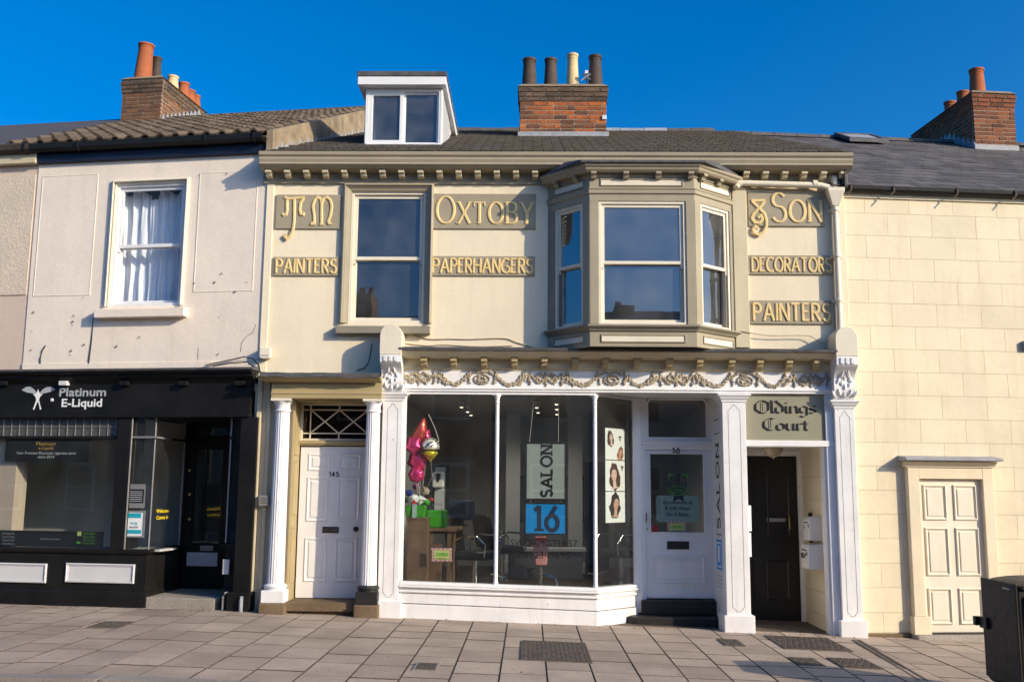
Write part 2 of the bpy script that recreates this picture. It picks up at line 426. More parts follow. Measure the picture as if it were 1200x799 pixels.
def unit(name, mk, size=(1, 1, 1), bev=0.0):
    """a unit block mesh shared by alike pieces"""
    me = bpy.data.meshes.new(name); bm = bmesh.new(); bmesh.ops.create_cube(bm, size=1.0)
    bmesh.ops.scale(bm, vec=size, verts=bm.verts[:])
    if bev: bmesh.ops.bevel(bm, geom=bm.edges[:], offset=bev, segments=1, affect='EDGES')
    bm.to_mesh(me); bm.free(); me.materials.append(MATS[mk]); return me
def piece(me, name, parent, loc, scale=(1, 1, 1), rot=(0, 0, 0)):
    o = bpy.data.objects.new(name, me); COL.objects.link(o); o.parent = parent
    b = OFF[root_of(parent).name]
    o.location = Vector(loc)-b; o.scale = scale; o.rotation_euler = rot; return o
def copy_tree(o, parent=None):
    c = o.copy(); COL.objects.link(c); c.parent = parent
    for ch in list(o.children): copy_tree(ch, c)
    return c

def wall(mb, x0, x1, z0, z1, holes, yf, yb):
    xs = sorted({x0, x1, *[min(max(h[i], x0), x1) for h in holes for i in (0, 1)]})
    zs = sorted({z0, z1, *[min(max(h[i], z0), z1) for h in holes for i in (2, 3)]})
    def solid(i, j):
        if i < 0 or j < 0 or i >= len(xs)-1 or j >= len(zs)-1: return False
        cx, cz = (xs[i]+xs[i+1])/2, (zs[j]+zs[j+1])/2
        return not any(h[0] < cx < h[1] and h[2] < cz < h[3] for h in holes)
    for i in range(len(xs)-1):
        for j in range(len(zs)-1):
            if not solid(i, j): continue
            a, b, c, d = xs[i], xs[i+1], zs[j], zs[j+1]
            mb.add([(a,yf,c),(b,yf,c),(b,yf,d),(a,yf,d)], [(0,1,2,3)])
            mb.add([(a,yb,c),(b,yb,c),(b,yb,d),(a,yb,d)], [(3,2,1,0)])
            if not solid(i-1, j): mb.add([(a,yf,c),(a,yb,c),(a,yb,d),(a,yf,d)], [(0,1,2,3)])
            if not solid(i+1, j): mb.add([(b,yf,c),(b,yb,c),(b,yb,d),(b,yf,d)], [(0,1,2,3)])
            if not solid(i, j-1): mb.add([(a,yf,c),(b,yf,c),(b,yb,c),(a,yb,c)], [(0,1,2,3)])
            if not solid(i, j+1): mb.add([(a,yf,d),(b,yf,d),(b,yb,d),(a,yb,d)], [(0,1,2,3)])
    return mb
def room(mb, x0, x1, y0, y1, z0, z1, sides='lrbtf'):
    """inside faces of a room open towards the street; thickness outwards"""
    t = .05
    if 'l' in sides: mb.box(x0-t, x0, y0, y1, z0, z1)
    if 'r' in sides: mb.box(x1, x1+t, y0, y1, z0, z1)
    if 'b' in sides: mb.box(x0-t, x1+t, y1, y1+t, z0, z1)
    if 't' in sides: mb.box(x0-t, x1+t, y0, y1+t, z1, z1+t)
    if 'f' in sides: mb.box(x0-t, x1+t, y0, y1+t, z0-t, z0)
    return mb

# ---- lettering: strokes in a unit cap height
def arc(cx, cy, rx, ry, a0, a1, n=14):
    return [(cx+rx*math.cos(rad(a0+(a1-a0)*i/n)), cy+ry*math.sin(rad(a0+(a1-a0)*i/n))) for i in range(n+1)]
GL = {
 'A': (.74, [[(0,0),(.37,1)], [(.37,1),(.74,0)], [(.15,.34),(.59,.34)]]),
 'B': (.56, [[(.0,0),(.0,1)], [(0,.97)]+arc(.26,.75,.25,.22,90,-90)+[(0,.53)], [(0,.53)]+arc(.28,.28,.29,.25,90,-90)+[(0,.03)]]),
 'C': (.66, [arc(.42,.5,.42,.48,48,312,22)]),
 'D': (.62, [[(0,0),(0,1)], [(0,.97)]+arc(.2,.5,.43,.47,90,-90,18)+[(0,.03)]]),
 'E': (.46, [[(0,0),(0,1)], [(0,.965),(.46,.965)], [(0,.52),(.38,.52)], [(0,.035),(.46,.035)]]),
 'G': (.72, [arc(.42,.5,.42,.48,48,318,22), [(.72,.02),(.72,.42)], [(.45,.43),(.76,.43)]]),
 'H': (.62, [[(0,0),(0,1)], [(.62,0),(.62,1)], [(0,.52),(.62,.52)]]),
 'I': (.0, [[(0,0),(0,1)]]),
 'L': (.48, [[(0,0),(0,1)], [(0,.035),(.48,.035)]]),
 'N': (.62, [[(0,0),(0,1)], [(0,1),(.62,0)], [(.62,0),(.62,1)]]),
 'O': (.8, [('c', arc(.4,.5,.4,.48,90,450,28)[:-1])]),
 'P': (.52, [[(0,0),(0,1)], [(0,.965)]+arc(.25,.72,.27,.245,90,-90)+[(0,.475)]]),
 'R': (.56, [[(0,0),(0,1)], [(0,.965)]+arc(.25,.73,.26,.235,90,-90)+[(0,.495)], [(.22,.49),(.57,0)]]),
 'S': (.52, [arc(.27,.74,.235,.225,28,270,14)+arc(.27,.26,.25,.255,90,-155,16)[1:]]),
 'T': (.62, [[(.31,0),(.31,1)], [(0,.965),(.62,.965)]]),
 'X': (.66, [[(0,1),(.66,0)], [(.66,1),(0,0)]]),
 'Y': (.68, [[(0,1),(.34,.46)], [(.68,1),(.34,.46)], [(.34,.46),(.34,0)]]),
 '1': (.22, [[(.22,0),(.22,1)], [(0,.82),(.22,.97)]]),
 '4': (.55, [[(.40,0),(.40,1)], [(.40,1),(0,.3)], [(0,.3),(.55,.3)]]),
 '5': (.5, [[(.44,.965),(.08,.965)], [(.08,.965),(.05,.55)], [(.05,.55)]+arc(.24,.32,.25,.29,110,-150,14)]),
 '6': (.54, [[(.46,1.0),(.2,.62)], ('c', arc(.27,.31,.27,.3,90,450,22)[:-1])]),
}
SERIF = {  # ends that carry a serif: (stroke, end, horizontal half width factor)
 'X': [(0,0),(0,1),(1,0),(1,1)], 'T': [(0,0)], 'B': [], 'Y': [(0,0),(1,0),(2,1)], 'N': [(0,0),(0,1),(2,1),(2,0)], 'A': [(0,0),(1,1)],
 'L': [(0,1),(0,0)], 'H': [(0,0),(0,1),(1,0),(1,1)], '1': [(0,0)], 'P': [(0,0)], 'R': [(0,0)], 'I': [(0,0),(0,1)], 'E': [], 'D': []}
def layout(text, sp, caps=None):
    x = 0; out = []
    for i, ch in enumerate(text):
        sc = (caps[i] if caps else 1.0)
        if ch == ' ': x += .45; continue
        out.append((ch, x, sc)); x += (GL[ch][0])*sc+sp
    return out, x-sp
def letters(mb, text, x0, x1, z0, z1, y, w, h, sp=.24, caps=None, serif=0.0, contrast=0.0, flat=False, rotate=False):
    """text fitted into x0..x1 / z0..z1; w = stroke width as a share of cap height"""
    H = z1-z0; lay, tot = layout(text, sp, caps)
    if rotate: H = x1-x0
    run = (x1-x0) if not rotate else (z1-z0)
    sx = (run-w*H)/tot; k = 0
    def T(gx, gz, lx, sc):
        u = w*H/2+(lx+gx*sc)*sx; v = gz*H*sc
        return (x0+u, z0+v) if not rotate else (x1-v, z0+u)
    for ch, lx, sc in lay:
        strokes = GL[ch][1]
        for st in strokes:
            closed = False
            if st[0] == 'c': closed, st = True, st[1]
            pts = [T(a, b, lx, sc) for a, b in st]
            ww = []
            for i in range(len(st)):
                a = st[i-1] if i or closed else st[0]; b = st[(i+1) % len(st)] if i < len(st)-1 or closed else st[-1]
                dx, dy = b[0]-a[0], b[1]-a[1]; l = math.hypot(dx, dy) or 1
                thick = abs(dy)/l
                if dx*dy > 0 and len(st) == 2 and abs(dx) > .1: thick = .35
                ww.append(w*H*(1-contrast*(1-thick)))
            k += 1
            mb.ribbon(pts, ww, y, h*(1+.02*(k % 5)), closed, flat)
        if serif:
            for si, e in SERIF.get(ch, []):
                st = strokes[si]; p = st[0] if e == 0 else st[-1]
                b = p[1]; dz = .03 if b < .5 else -.03
                l = serif/2*(1 if not rotate else 1)
                a0 = T(p[0]-l/sc*.9, b+dz, lx, sc); a1 = T(p[0]+l/sc*.9, b+dz, lx, sc); k += 1
                mb.ribbon([a0, a1], w*H*(.6 if flat else .45), y, h*(.9+.015*(k % 5)), False, flat)
            if ch in 'BEDPR':
                for b, dz in ((0, .03), (1, -.03)):
                    k += 1; mb.ribbon([T(-serif*.55, b+dz, lx, sc), T(.05, b+dz, lx, sc)], w*H*.45, y, h*(.9+.015*(k % 5)), False, flat)
            if ch == 'T':
                for gx in (0, .62):
                    k += 1; mb.ribbon([T(gx, .99, lx, sc), T(gx, .80, lx, sc)], w*H*.4, y, h*(.9+.015*(k % 5)), False, flat)
    return mb
_TX = {}
def text(mb, s, cx, cz, height, y, width=None, depth=.0015, bold=0.0, align='CENTER', shear=0.0):
    """flat print of a line of text; cap height in metres"""
    key = (s, bold, shear)
    if key not in _TX:
        cu = bpy.data.curves.new('print', 'FONT'); cu.body = s; cu.size = 1; cu.offset = bold; cu.shear = shear
        cu.resolution_u = 3
        ob = bpy.data.objects.new('print', cu); me = bpy.data.meshes.new_from_object(ob)
        _TX[key] = ([tuple(v.co) for v in me.vertices], [tuple(p.vertices) for p in me.polygons])
        bpy.data.objects.remove(ob); bpy.data.curves.remove(cu); bpy.data.meshes.remove(me)
    vs, fs = _TX[key]
    if not vs: return mb
    xs = [v[0] for v in vs]; w0 = max(xs)-min(xs); sz = height/.72
    sx = width/w0 if width else sz
    ox = {'CENTER': cx-(max(xs)+min(xs))/2*sx, 'LEFT': cx-min(xs)*sx, 'RIGHT': cx-max(xs)*sx}[align]
    mb.add([(ox+v[0]*sx, y-depth, cz-height/2+v[1]*sz) for v in vs], fs)
    return mb
NIB = rad(38)
BL = {  # blackletter, broad-nib strokes: width, strokes
 'o': (.40, [[(.03,.46),(.03,.14),(.17,.03)], [(.03,.48),(.18,.58),(.33,.46),(.33,.14),(.17,.03)]]),
 'l': (.20, [[(.0,.98),(.06,.92),(.06,.12),(.14,.04)]]),
 'd': (.40, [[(.03,.46),(.03,.14),(.17,.03)], [(.03,.48),(.17,.57)], [(.02,.98),(.33,.50),(.33,.14),(.17,.03)]]),
 'i': (.20, [[(.0,.52),(.07,.58),(.07,.14),(.15,.04)], [(.03,.82),(.11,.78)]]),
 'n': (.44, [[(.0,.52),(.06,.58),(.06,.08),(.10,.03)], [(.08,.47),(.24,.58),(.33,.48),(.33,.12),(.40,.04)]]),
 'u': (.44, [[(.0,.52),(.06,.58),(.06,.14),(.16,.03),(.32,.14)], [(.27,.52),(.33,.58),(.33,.12),(.40,.04)]]),
 'g': (.42, [[(.03,.46),(.03,.16),(.16,.06),(.32,.16)], [(.03,.48),(.17,.58),(.30,.50),(.40,.56)], [(.33,.50),(.33,-.12),(.18,-.25),(.02,-.16)]]),
 's': (.36, [[(.30,.54),(.16,.58),(.04,.46),(.08,.36),(.26,.26),(.29,.14),(.15,.03),(.01,.10)]]),
 'r': (.32, [[(.0,.52),(.06,.58),(.06,.08),(.12,.03)], [(.08,.48),(.18,.58),(.28,.52)]]),
 't': (.26, [[(.07,.78),(.07,.12),(.17,.03),(.24,.08)], [(.0,.56),(.22,.56)]]),
 'O': (.69, [[(.22,.94),(.04,.70),(.04,.28),(.26,.04),(.44,.02)], [(.16,.92),(.36,.98),(.60,.80),(.60,.26),(.40,.03)], [(.27,.84),(.27,.16)], [(.36,.80),(.36,.2)]]),
 'C': (.58, [[(.24,.94),(.05,.70),(.05,.28),(.24,.04),(.42,.03),(.58,.16)], [(.20,.94),(.36,.98),(.44,.90),(.58,.98)], [(.27,.86),(.27,.14)], [(.36,.84),(.36,.2)]]),
}
def blackletter(mb, s, x0, x1, zb, cap, y):
    tot = sum(BL[c][0] for c in s); sx = (x1-x0)/tot; x = x0; k = 0
    for c in s:
        for si, st in enumerate(BL[c][1]):
            thin = c in 'OC' and si >= 2
            w = (.03 if thin else .145)*cap
            n = Vector((math.cos(NIB)*sx/cap*1.05, math.sin(NIB)))*w/2
            for a, b in zip(st[:-1], st[1:]):
                A = Vector((x+a[0]*sx, zb+a[1]*cap)); B = Vector((x+b[0]*sx, zb+b[1]*cap)); k += 1
                q = [A-n, A+n, B+n, B-n]
                mb.add([(p.x, y-.001-.00012*(k % 9), p.y) for p in q], [(0,1,2,3)])
        x += BL[c][0]*sx
    return mb
# ---------------------------------------------------------------- the setting
TILT = math.atan(.0305)
def gp(px, py):
    z = 0.0
    for _ in range(12):
        d = FWD + RGT*((px-PW/2)/FPX) - UPV*((py-PH/2)/FPX); t = (z-CAM_POS.z)/d.z
        p = CAM_POS+d*t; z = ground_z(p.x)
    return p
b = MB().box(-1500, 1500, -1500, 1500, -1.2, -.9)
structure(build(b, 'ground', 'asphalt'))
def strip(mb, y0, y1, dz, x0=-60, x1=60, th=.12):
    for a, c in ((x0, -3.6), (-3.6, x1)):
        za, zc = ground_z(max(a, -3.6))+dz, ground_z(c)+dz
        mb.add([(a,y0,za),(c,y0,zc),(c,y1,zc),(a,y1,za),(a,y0,za-th),(c,y0,zc-th),(c,y1,zc-th),(a,y1,za-th)],
               [(0,1,2,3),(7,6,5,4),(0,1,5,4),(1,2,6,5),(2,3,7,6),(3,0,4,7)])
    return mb
structure(build(strip(MB(), -11.4, -4.66, -.125, -40, 28, .3), 'road', 'asphalt'))
structure(build(strip(MB(), -15.05, -11.4, -.01, -40, 28, .4), 'far_pavement', 'kerb_stone'))
pave = structure(build(strip(MB(), -4.46, 1.6, -.009, -14, 11, .3), 'pavement', 'slab_bed'))
slab_me = unit('paving_slab', 'slab')
bmx = bmesh.new(); bmx.from_mesh(slab_me)
bmesh.ops.bevel(bmx, geom=[e for e in bmx.edges if e.verts[0].co.z > 0 or e.verts[1].co.z > 0], offset=.006, segments=1, affect='EDGES')
bmx.to_mesh(slab_me); bmx.free()
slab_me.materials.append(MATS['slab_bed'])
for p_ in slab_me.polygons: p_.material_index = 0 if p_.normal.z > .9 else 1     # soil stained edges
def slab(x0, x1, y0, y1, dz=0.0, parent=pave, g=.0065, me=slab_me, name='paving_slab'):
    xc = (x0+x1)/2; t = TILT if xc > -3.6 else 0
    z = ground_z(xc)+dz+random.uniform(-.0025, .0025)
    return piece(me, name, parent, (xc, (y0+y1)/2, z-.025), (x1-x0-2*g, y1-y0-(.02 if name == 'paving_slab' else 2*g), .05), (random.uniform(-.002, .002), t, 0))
PITCHX = .428
k0 = int((-8.8-.18)/PITCHX)
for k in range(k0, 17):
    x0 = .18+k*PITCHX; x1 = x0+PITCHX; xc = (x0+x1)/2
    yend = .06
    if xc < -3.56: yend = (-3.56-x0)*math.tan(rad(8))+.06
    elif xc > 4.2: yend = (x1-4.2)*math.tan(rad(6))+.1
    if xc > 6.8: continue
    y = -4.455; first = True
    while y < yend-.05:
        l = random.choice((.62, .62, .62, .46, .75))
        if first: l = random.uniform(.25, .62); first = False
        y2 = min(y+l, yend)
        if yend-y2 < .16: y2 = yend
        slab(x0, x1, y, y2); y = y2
kerb = structure(build(strip(MB(), -4.64, -4.47, -.03, -14, 11, .25), 'kerb', 'slab_bed'))
kerb_me = unit('kerb_stone', 'kerb_stone')
bmx = bmesh.new(); bmx.from_mesh(kerb_me)
bmesh.ops.bevel(bmx, geom=bmx.edges[:], offset=.03, segments=1, affect='EDGES'); bmx.to_mesh(kerb_me); bmx.free()
for i in range(16):
    x0 = -8.2+i*.95; slab(x0, x0+.95, -4.66, -4.46, .004, kerb, .004, kerb_me, 'kerb_stone').scale.z = .09

# iron covers and gratings let into the paving
def cover(pts, name, mk, label, cat, studs=None, frame_m=None, group=None):
    c = [gp(*p) for p in pts]; xs = [p.x for p in c]; ys = [p.y for p in c]
    x0, x1, y0, y1 = min(xs), max(xs), min(ys), max(ys); zc = ground_z((x0+x1)/2)
    r = root(name, label, cat, 'C', ((x0+x1)/2, (y0+y1)/2, zc), group)
    def T(mb):
        mb.M = Matrix.Translation(((x0+x1)/2, (y0+y1)/2, zc)) @ Matrix.Rotation(TILT if x0 > -3.6 else 0, 4, 'Y'); return mb
    hx, hy = (x1-x0)/2, (y1-y0)/2
    build(T(MB()).box(-hx, hx, -hy, hy, -.01, .008), 'plate', mk, r)
    build(T(MB()).sweep([(-hx,-hy),(hx,-hy),(hx,hy),(-hx,hy)], [(0,-.01),(.018,-.01),(.018,.011),(0,.011)], True), 'rim', frame_m or 'iron', r)
    if studs:
        s = T(MB()); nx, ny = studs
        for i in range(nx):
            for j in range(ny):
                x = -hx+(i+.5)*2*hx/nx; y = -hy+(j+.5)*2*hy/ny; a, d = .36*2*hx/nx, .36*2*hy/ny
                if (i+j) % 2: a *= .55
                else: d *= .55
                s.box(x-a, x+a, y-d, y+d, .008, .013)
        build(s, 'studs', mk, r)
cover([(613,754),(684,754),(683,773),(613,773)], 'drain_cover', 'iron', 'large studded iron cover in the paving before the salon window', 'drain cover', (14, 8))
cover([(902,748),(968,748),(982,760),(922,760)], 'threshold_grating', 'iron', 'wide textured iron grating before the Oldings Court passage', 'grating', (22, 7))
cover([(848,750),(862,750),(866,756),(851,756)], 'drain_cover', 'iron', 'tiny iron cover beside the plinth of the middle shop pilaster', 'drain cover', (4, 3))
cover([(932,772),(951,772),(957,779),(938,779)], 'drain_cover', 'iron', 'small iron cover in the shade just below the passage grating', 'drain cover', (5, 4))
cover([(979,773),(1012,773),(1025,782),(990,782)], 'drain_cover', 'iron', 'medium studded iron cover beside the slot drain', 'drain cover', (10, 6))
cover([(123,729),(146,729),(139,735),(116,735)], 'drain_cover', 'iron', 'small dark iron cover in the paving before the black shop', 'drain cover', (6, 4))
cover([(490,778),(513,778),(509,785),(486,785)], 'drain_cover', 'iron', 'small pale rimmed cover in the paving at front left of the salon', 'drain cover', (5, 4), 'kerb_stone')
a, c = gp(1003, 750), gp(1082, 797)
r = root('slot_drain', 'narrow iron slot drain running from the right pilaster to the kerb', 'drain', 'C', (a.x, a.y, ground_z(a.x)))
L0 = (c-a).length; ang = math.atan2((c-a).y, (c-a).x)
MM = Matrix.Translation(a) @ Matrix.Rotation(ang, 4, 'Z')
build(MB(MM).box(0, L0, -.06, .06, -.03, .006), 'channel', 'iron', r)
for s_ in (-1, 1): build(MB(MM).box(0, L0, s_*.035-.012, s_*.035+.012, .006, .011), 'rail', 'iron', r)

# houses across the street: the shop windows mirror them
win_me = unit('far_window', 'cream_paint'); pane_me = unit('far_pane', 'room_dark')
def far_house(i, x0, x1, mk, label, eave, ridge):
    r = root('terraced_house', label, 'house', 'C', ((x0+x1)/2, -15, 0), 'houses across the street')
    yb = -23; yf = -15.0
    build(MB().box(x0, x1, yb, yf, -.9, eave), 'wall', mk, r)
    rf = build(MB().prism([(yf+.25, eave), (yf+.25, eave+.1), ((yf+yb)/2, ridge), (yb-.2, eave+.1), (yb-.2, eave)], x0, x1, 'x'), 'roof', 'slate', r)
    n = 3
    for k in range(n):
        xc = x0+(k+.5)*(x1-x0)/n
        for z0, z1 in ((3.6, 5.2), (.9, 2.4)):
            w = piece(win_me, 'window', r, (xc, yf+.0, (z0+z1)/2), (1.1, .12, z1-z0))
            for q in (-1, 1): 
                p = bpy.data.objects.new('pane', pane_me); COL.objects.link(p); p.parent = w
                p.location = (0, .46, q*.235); p.scale = (.84, .12, .42)
    ch = build(MB().box(x0+3.5, x0+4.1, -19.6, -18.4, ridge-.5, ridge+(.65 if i == 2 else .1)), 'chimney', 'brick_far', r)
    for q in range(2 if i == 2 else 1): build(MB().lathe([(.12, ridge+(.65 if i == 2 else .1)), (.1, ridge+(.95 if i == 2 else .3))], x0+3.65+q*.3, -19.0, 8), 'chimney_pot', 'pot_terracotta', ch)
LB = ['brick', 'rendered', 'brick', 'rendered', 'brick', 'brick']
for i in range(6):
    x0 = -26+i*8.4
    far_house(i, x0, x0+8.4, 'brick_far' if LB[i] == 'brick' else 'render_far',
              '%s house across the street, seen mirrored, %s from its row end' % (LB[i], ['first', 'second', 'third', 'fourth', 'fifth', 'sixth'][i]), 5.5, 7.3)
# ---------------------------------------------------------------- the central house with the salon
house = root('terraced_house', 'cream stuccoed house with raised gilt lettering over the salon shopfront', 'house', 'C', (.3, 0, 0))
XL, XR = -3.56, 4.2
W1 = R(409, 224, 499, 379)                      # opening of the first floor sash window
ZS = m(700, 436, 0)[1]                          # foot of the upper wall, behind the shop cornice
bay_l, bay_r = m(642, 300)[0], m(862, 300)[0]
ZB0, ZB1 = m(750, 404, -.62)[1], m(750, 196, -.62)[1]
holes = [W1, (bay_l+.12, bay_r-.12, ZB0+.25, ZB1-.3)]
D145 = (m(346, 600)[0], m(428, 600)[0])
def zc(px, py, y=0): return m(px, py, y)[1]
w = MB()
wall(w, XL, XR, ZS-.02, 6.02, holes, 0, .3)
build(w, 'wall', 'stucco_cream', house)
# ground floor pieces of wall left of the shopfront
xa, xb = m(342, 600)[0]-.03, m(430, 600)[0]+.02
w = MB(); wall(w, XL-.03, m(446, 600)[0], -.4, ZS-.02, [(xa, xb, -1, zc(390, 470))], 0, .3)
build(w, 'wall', 'stucco_cream', house)
# plain strip between bay and lettered wall, and the corner strip behind the downpipe
x0, x1, _, _ = R(859, 230, 876, 400)
build(MB().box(x0, x1, -.055, 0, zc(868, 408), zc(868, 216)), 'pilaster_strip', 'cream_shop', house, bev=.008)
build(MB().box(m(975, 300)[0], XR, -.04, 0, zc(980, 400), 5.93), 'corner_strip', 'stucco_cream', house, bev=.006)
build(MB().box(XL, XL+.1, -.02, 0, zc(312, 436), 5.93), 'corner_strip', 'stucco_cream', house, bev=.006)
# shell behind
s = MB(); s.box(XL+.02, XL+.2, .31, 9, -.4, 6.2); s.box(XR-.2, XR-.02, .31, 9, -.4, 6.0); s.box(XL+.2, XR-.2, 8.8, 9, -.4, 6.2)
s.box(XL+.2, XR-.2, 1.62, 8.8, 3.12, 3.3)
build(s, 'party_wall', 'brick_dull', house)
# main cornice
CY = -.30
zt = zc(650, 178, CY)
cx0, cx1 = m(303, 185, CY)[0], m(1000, 185, CY)[0]
prof = [(0, zt-.02), (0, zt-.36), (-.035, zt-.36), (-.035, zt-.215), (-.22, zt-.205), (CY+.02, zt-.165), (CY+.035, zt-.14), (CY+.02, zt-.10), (CY+.025, zt-.07), (CY, zt-.045), (CY-.005, zt), (-.1, zt+.03)]
co = build(MB().profx(cx0, cx1, prof), 'cornice', 'taupe', house, bev=.003)
mod_me = None
n = 31
mb = MB(); mb.prism([(.0, 0), (-.155, 0), (-.16, -.045), (-.12, -.055), (-.10, -.085), (0, -.1)], -.04, .04, 'x')
mproto = build(mb, 'modillion', 'cream_shop', co, bev=.004); mproto.location = Vector((cx0+.12, -.036, zt-.207))-OFF[house.name]
off0 = OFF[house.name]
mproto.data.transform(Matrix.Translation(off0)); mproto.location = Vector((cx0+.1, -.036, zt-.207))-off0
for i in range(1, n):
    o = mproto.copy(); COL.objects.link(o); o.parent = co; o.location.x = mproto.location.x+i*(cx1-cx0-.2)/(n-1)
# roof
ez, rz, ry = 6.27, 8.22, 4.5
def xr_end(y): return XR-.105*max(0, y)
rp_ = [(-.26, zt+.02), (ry, rz-.02), (9.2, ez), (9.2, ez-.15), (.0, zt-.05)]
roof = build(MB().add([(XL, y, z) for y, z in rp_]+[(xr_end(y), y, z) for y, z in rp_], [(4,3,2,1,0), (5,6,7,8,9)]+[(i, (i+1) % 5, 5+(i+1) % 5, 5+i) for i in range(5)]), 'roof', 'slate_old', house)
sl = MB(); rng = random.Random(3)
sd = Vector((0, ry+.3, rz-zt-.012)).normalized(); nrm = Vector((0, -sd.z, sd.y))
Lr = math.hypot(ry+.3, rz-zt); g = .2; k = 0
while k*g < Lr-.12:
    x = XL+.1+(k % 2)*.14
    xe_ = xr_end(-.3+sd.y*k*g)
    while x < xe_-.04:
        x2 = min(x+.275, xe_-.01); p = Vector((0, -.30, zt+.012))+sd*(k*g)
        t = .012+rng.uniform(0, .006); q = p+sd*(g+.03)
        sl.add([(x+.004, p.y+nrm.y*t, p.z+nrm.z*t), (x2-.004, p.y+nrm.y*t, p.z+nrm.z*t), (x2-.004, q.y, q.z+.002), (x+.004, q.y, q.z+.002),
                (x+.004, p.y, p.z), (x2-.004, p.y, p.z)], [(0, 1, 2, 3), (4, 5, 1, 0)])
        x += .28
    k += 1
o = build(sl, 'slates', 'slate_old', roof); o['kind'] = 'stuff'
rid = MB()
for i in range(18):
    x = XL+.05+i*.43
    if x+.4 > XR-.45: break
    rid.mi = 1 if 10 <= i <= 13 else 0
    rid.prism([(ry-.17, rz-.06), (ry-.1, rz+.015), (ry, rz+.05+.01*(i % 2)), (ry+.1, rz+.015), (ry+.17, rz-.06)], x, x+.42, 'x')
build(rid, 'ridge_tiles', ['slate_old', 'lead_light'], roof)

# ---- sash windows
def sash_parts(par, M, x0, x1, z0, z1, zm, fw=.05, y=0.0, glassm='glass_upper', pm='cream_paint', rail=.04, horn=True):
    """two sliding sashes and their panes between x0..x1; upper sash stands forward"""
    for (a, b_, yy) in ((zm-.01, z1, y), (z0, zm+.03, y+.045)):
        sh = MB(M); sh.frame(x0, x1, a, b_, fw if yy == y else fw*1.0, yy, yy+.04)
        if yy == y and horn:
            for hx in (x0, x1-.035): sh.box(hx, hx+.035, yy, yy+.035, a-.05, a-.0005)
        build(sh, 'sash', pm, par, bev=.004)
        build(MB(M).box(x0+fw*.7, x1-fw*.7, yy+.018, yy+.022, a+fw*.7, b_-fw*.7), 'pane', glassm, par)
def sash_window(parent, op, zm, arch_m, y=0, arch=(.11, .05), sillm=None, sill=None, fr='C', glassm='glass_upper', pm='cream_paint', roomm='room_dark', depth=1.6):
    x0, x1, z0, z1 = op
    a, pr = arch
    mb = MB(); mb.sweep([(x0, z0), (x0, z1), (x1, z1), (x1, z0)],
             [(-a, y), (-a, y-pr), (-a+.022, y-pr-.012), (-a+.03, y-pr-.012), (-a+.034, y-pr+.012), (-.04, y-pr+.018), (-.035, y-pr+.03), (0, y-.01), (.012, y+.02), (.012, y)],
             False, lambda u, v, h: (u, h, v))
    wnd = build(mb, 'sash_window', arch_m, parent, bev=.002)
    build(MB().frame(x0, x1, z0, z1, .045, y+.02, y+.16), 'box_frame', pm, wnd, bev=.004)
    sash_parts(wnd, None, x0+.045, x1-.045, z0+.045, z1-.045, zm, .048, y+.055, glassm, pm)
    if sill:
        s0, s1, sz0, sz1 = sill
        build(MB().prism([(y+.06, sz0), (y-.12, sz0), (y-.12, sz1-.015), (y+.06, sz1+.015)], s0, s1, 'x'), 'sill', sillm, wnd, bev=.006)
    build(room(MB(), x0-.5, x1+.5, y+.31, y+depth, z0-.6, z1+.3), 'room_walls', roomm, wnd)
    return wnd
S1 = R(393, 380.5, 503.5, 390.5, -.12)
sash_window(house, W1, zc(453, 303), 'taupe', 0, (.095, .055), 'taupe_dark', S1)

# ---- bay window
P = .54
BL_, BR_ = m(691, 300, -P)[0], m(815, 300, -P)[0]
bpath = [(bay_l, 0), (BL_, -P), (BR_, -P), (bay_r, 0)]
z_bot, z_sill0, z_sill1 = zc(750, 406, -P), zc(750, 388, -P), zc(750, 381, -P)
z_head, z_str0, z_str1, z_fr, z_cor = zc(750, 228, -P), zc(750, 227, -P), zc(750, 221.5, -P), zc(750, 208, -P), zc(750, 191, -P-.16)
bay = build(MB().sweep(bpath, [(-.06, z_bot), (0, z_bot), (0, z_sill0), (-.06, z_sill0)]), 'bay_window', 'taupe', house, bev=.003)
build(MB().sweep(bpath, [(-.1, z_sill0), (.02, z_sill0), (.03, z_sill0+.02), (.06, z_sill1-.03), (.075, z_sill1-.025), (.075, z_sill1), (-.1, z_sill1+.02)]), 'sill', 'taupe_dark', bay, bev=.003)
build(MB().sweep(bpath, [(-.1, z_str0-.10), (.0, z_str0-.10), (.0, z_str0-.01), (.02, z_str0), (.022, z_str1-.02), (.035, z_str1), (0, z_str1+.01), (0, z_fr), (-.1, z_fr)]), 'frieze', 'taupe', bay, bev=.003)
zc0 = z_cor
bc = build(MB().sweep(bpath, [(-.1, z_fr-.001), (.015, z_fr-.001), (.015, z_fr+.05), (.10, zc0-.095), (.125, zc0-.07), (.13, zc0-.05), (.155, zc0-.03), (.16, zc0), (-.1, zc0)]), 'bay_cornice', 'taupe', bay, bev=.003)
# lead roof of the bay
top = [(bay_l-.16, 0), (BL_-.12, -P-.19), (BR_+.12, -P-.19), (bay_r+.16, 0)]
rb = MB(); zr = zc0+.001
rb.add([(x, y, zr) for x, y in top]+[(x, y, zr+.03) for x, y in top]+[(bay_l+.1, .0, zr+.22), (bay_r-.1, .0, zr+.22)],
       [(3, 2, 1, 0), (0, 1, 5, 4), (1, 2, 6, 5), (2, 3, 7, 6), (4, 5, 8), (5, 6, 9, 8), (6, 7, 9), (0, 4, 8, 9, 7, 3)])
build(rb, 'lead_roof', 'lead', bay)
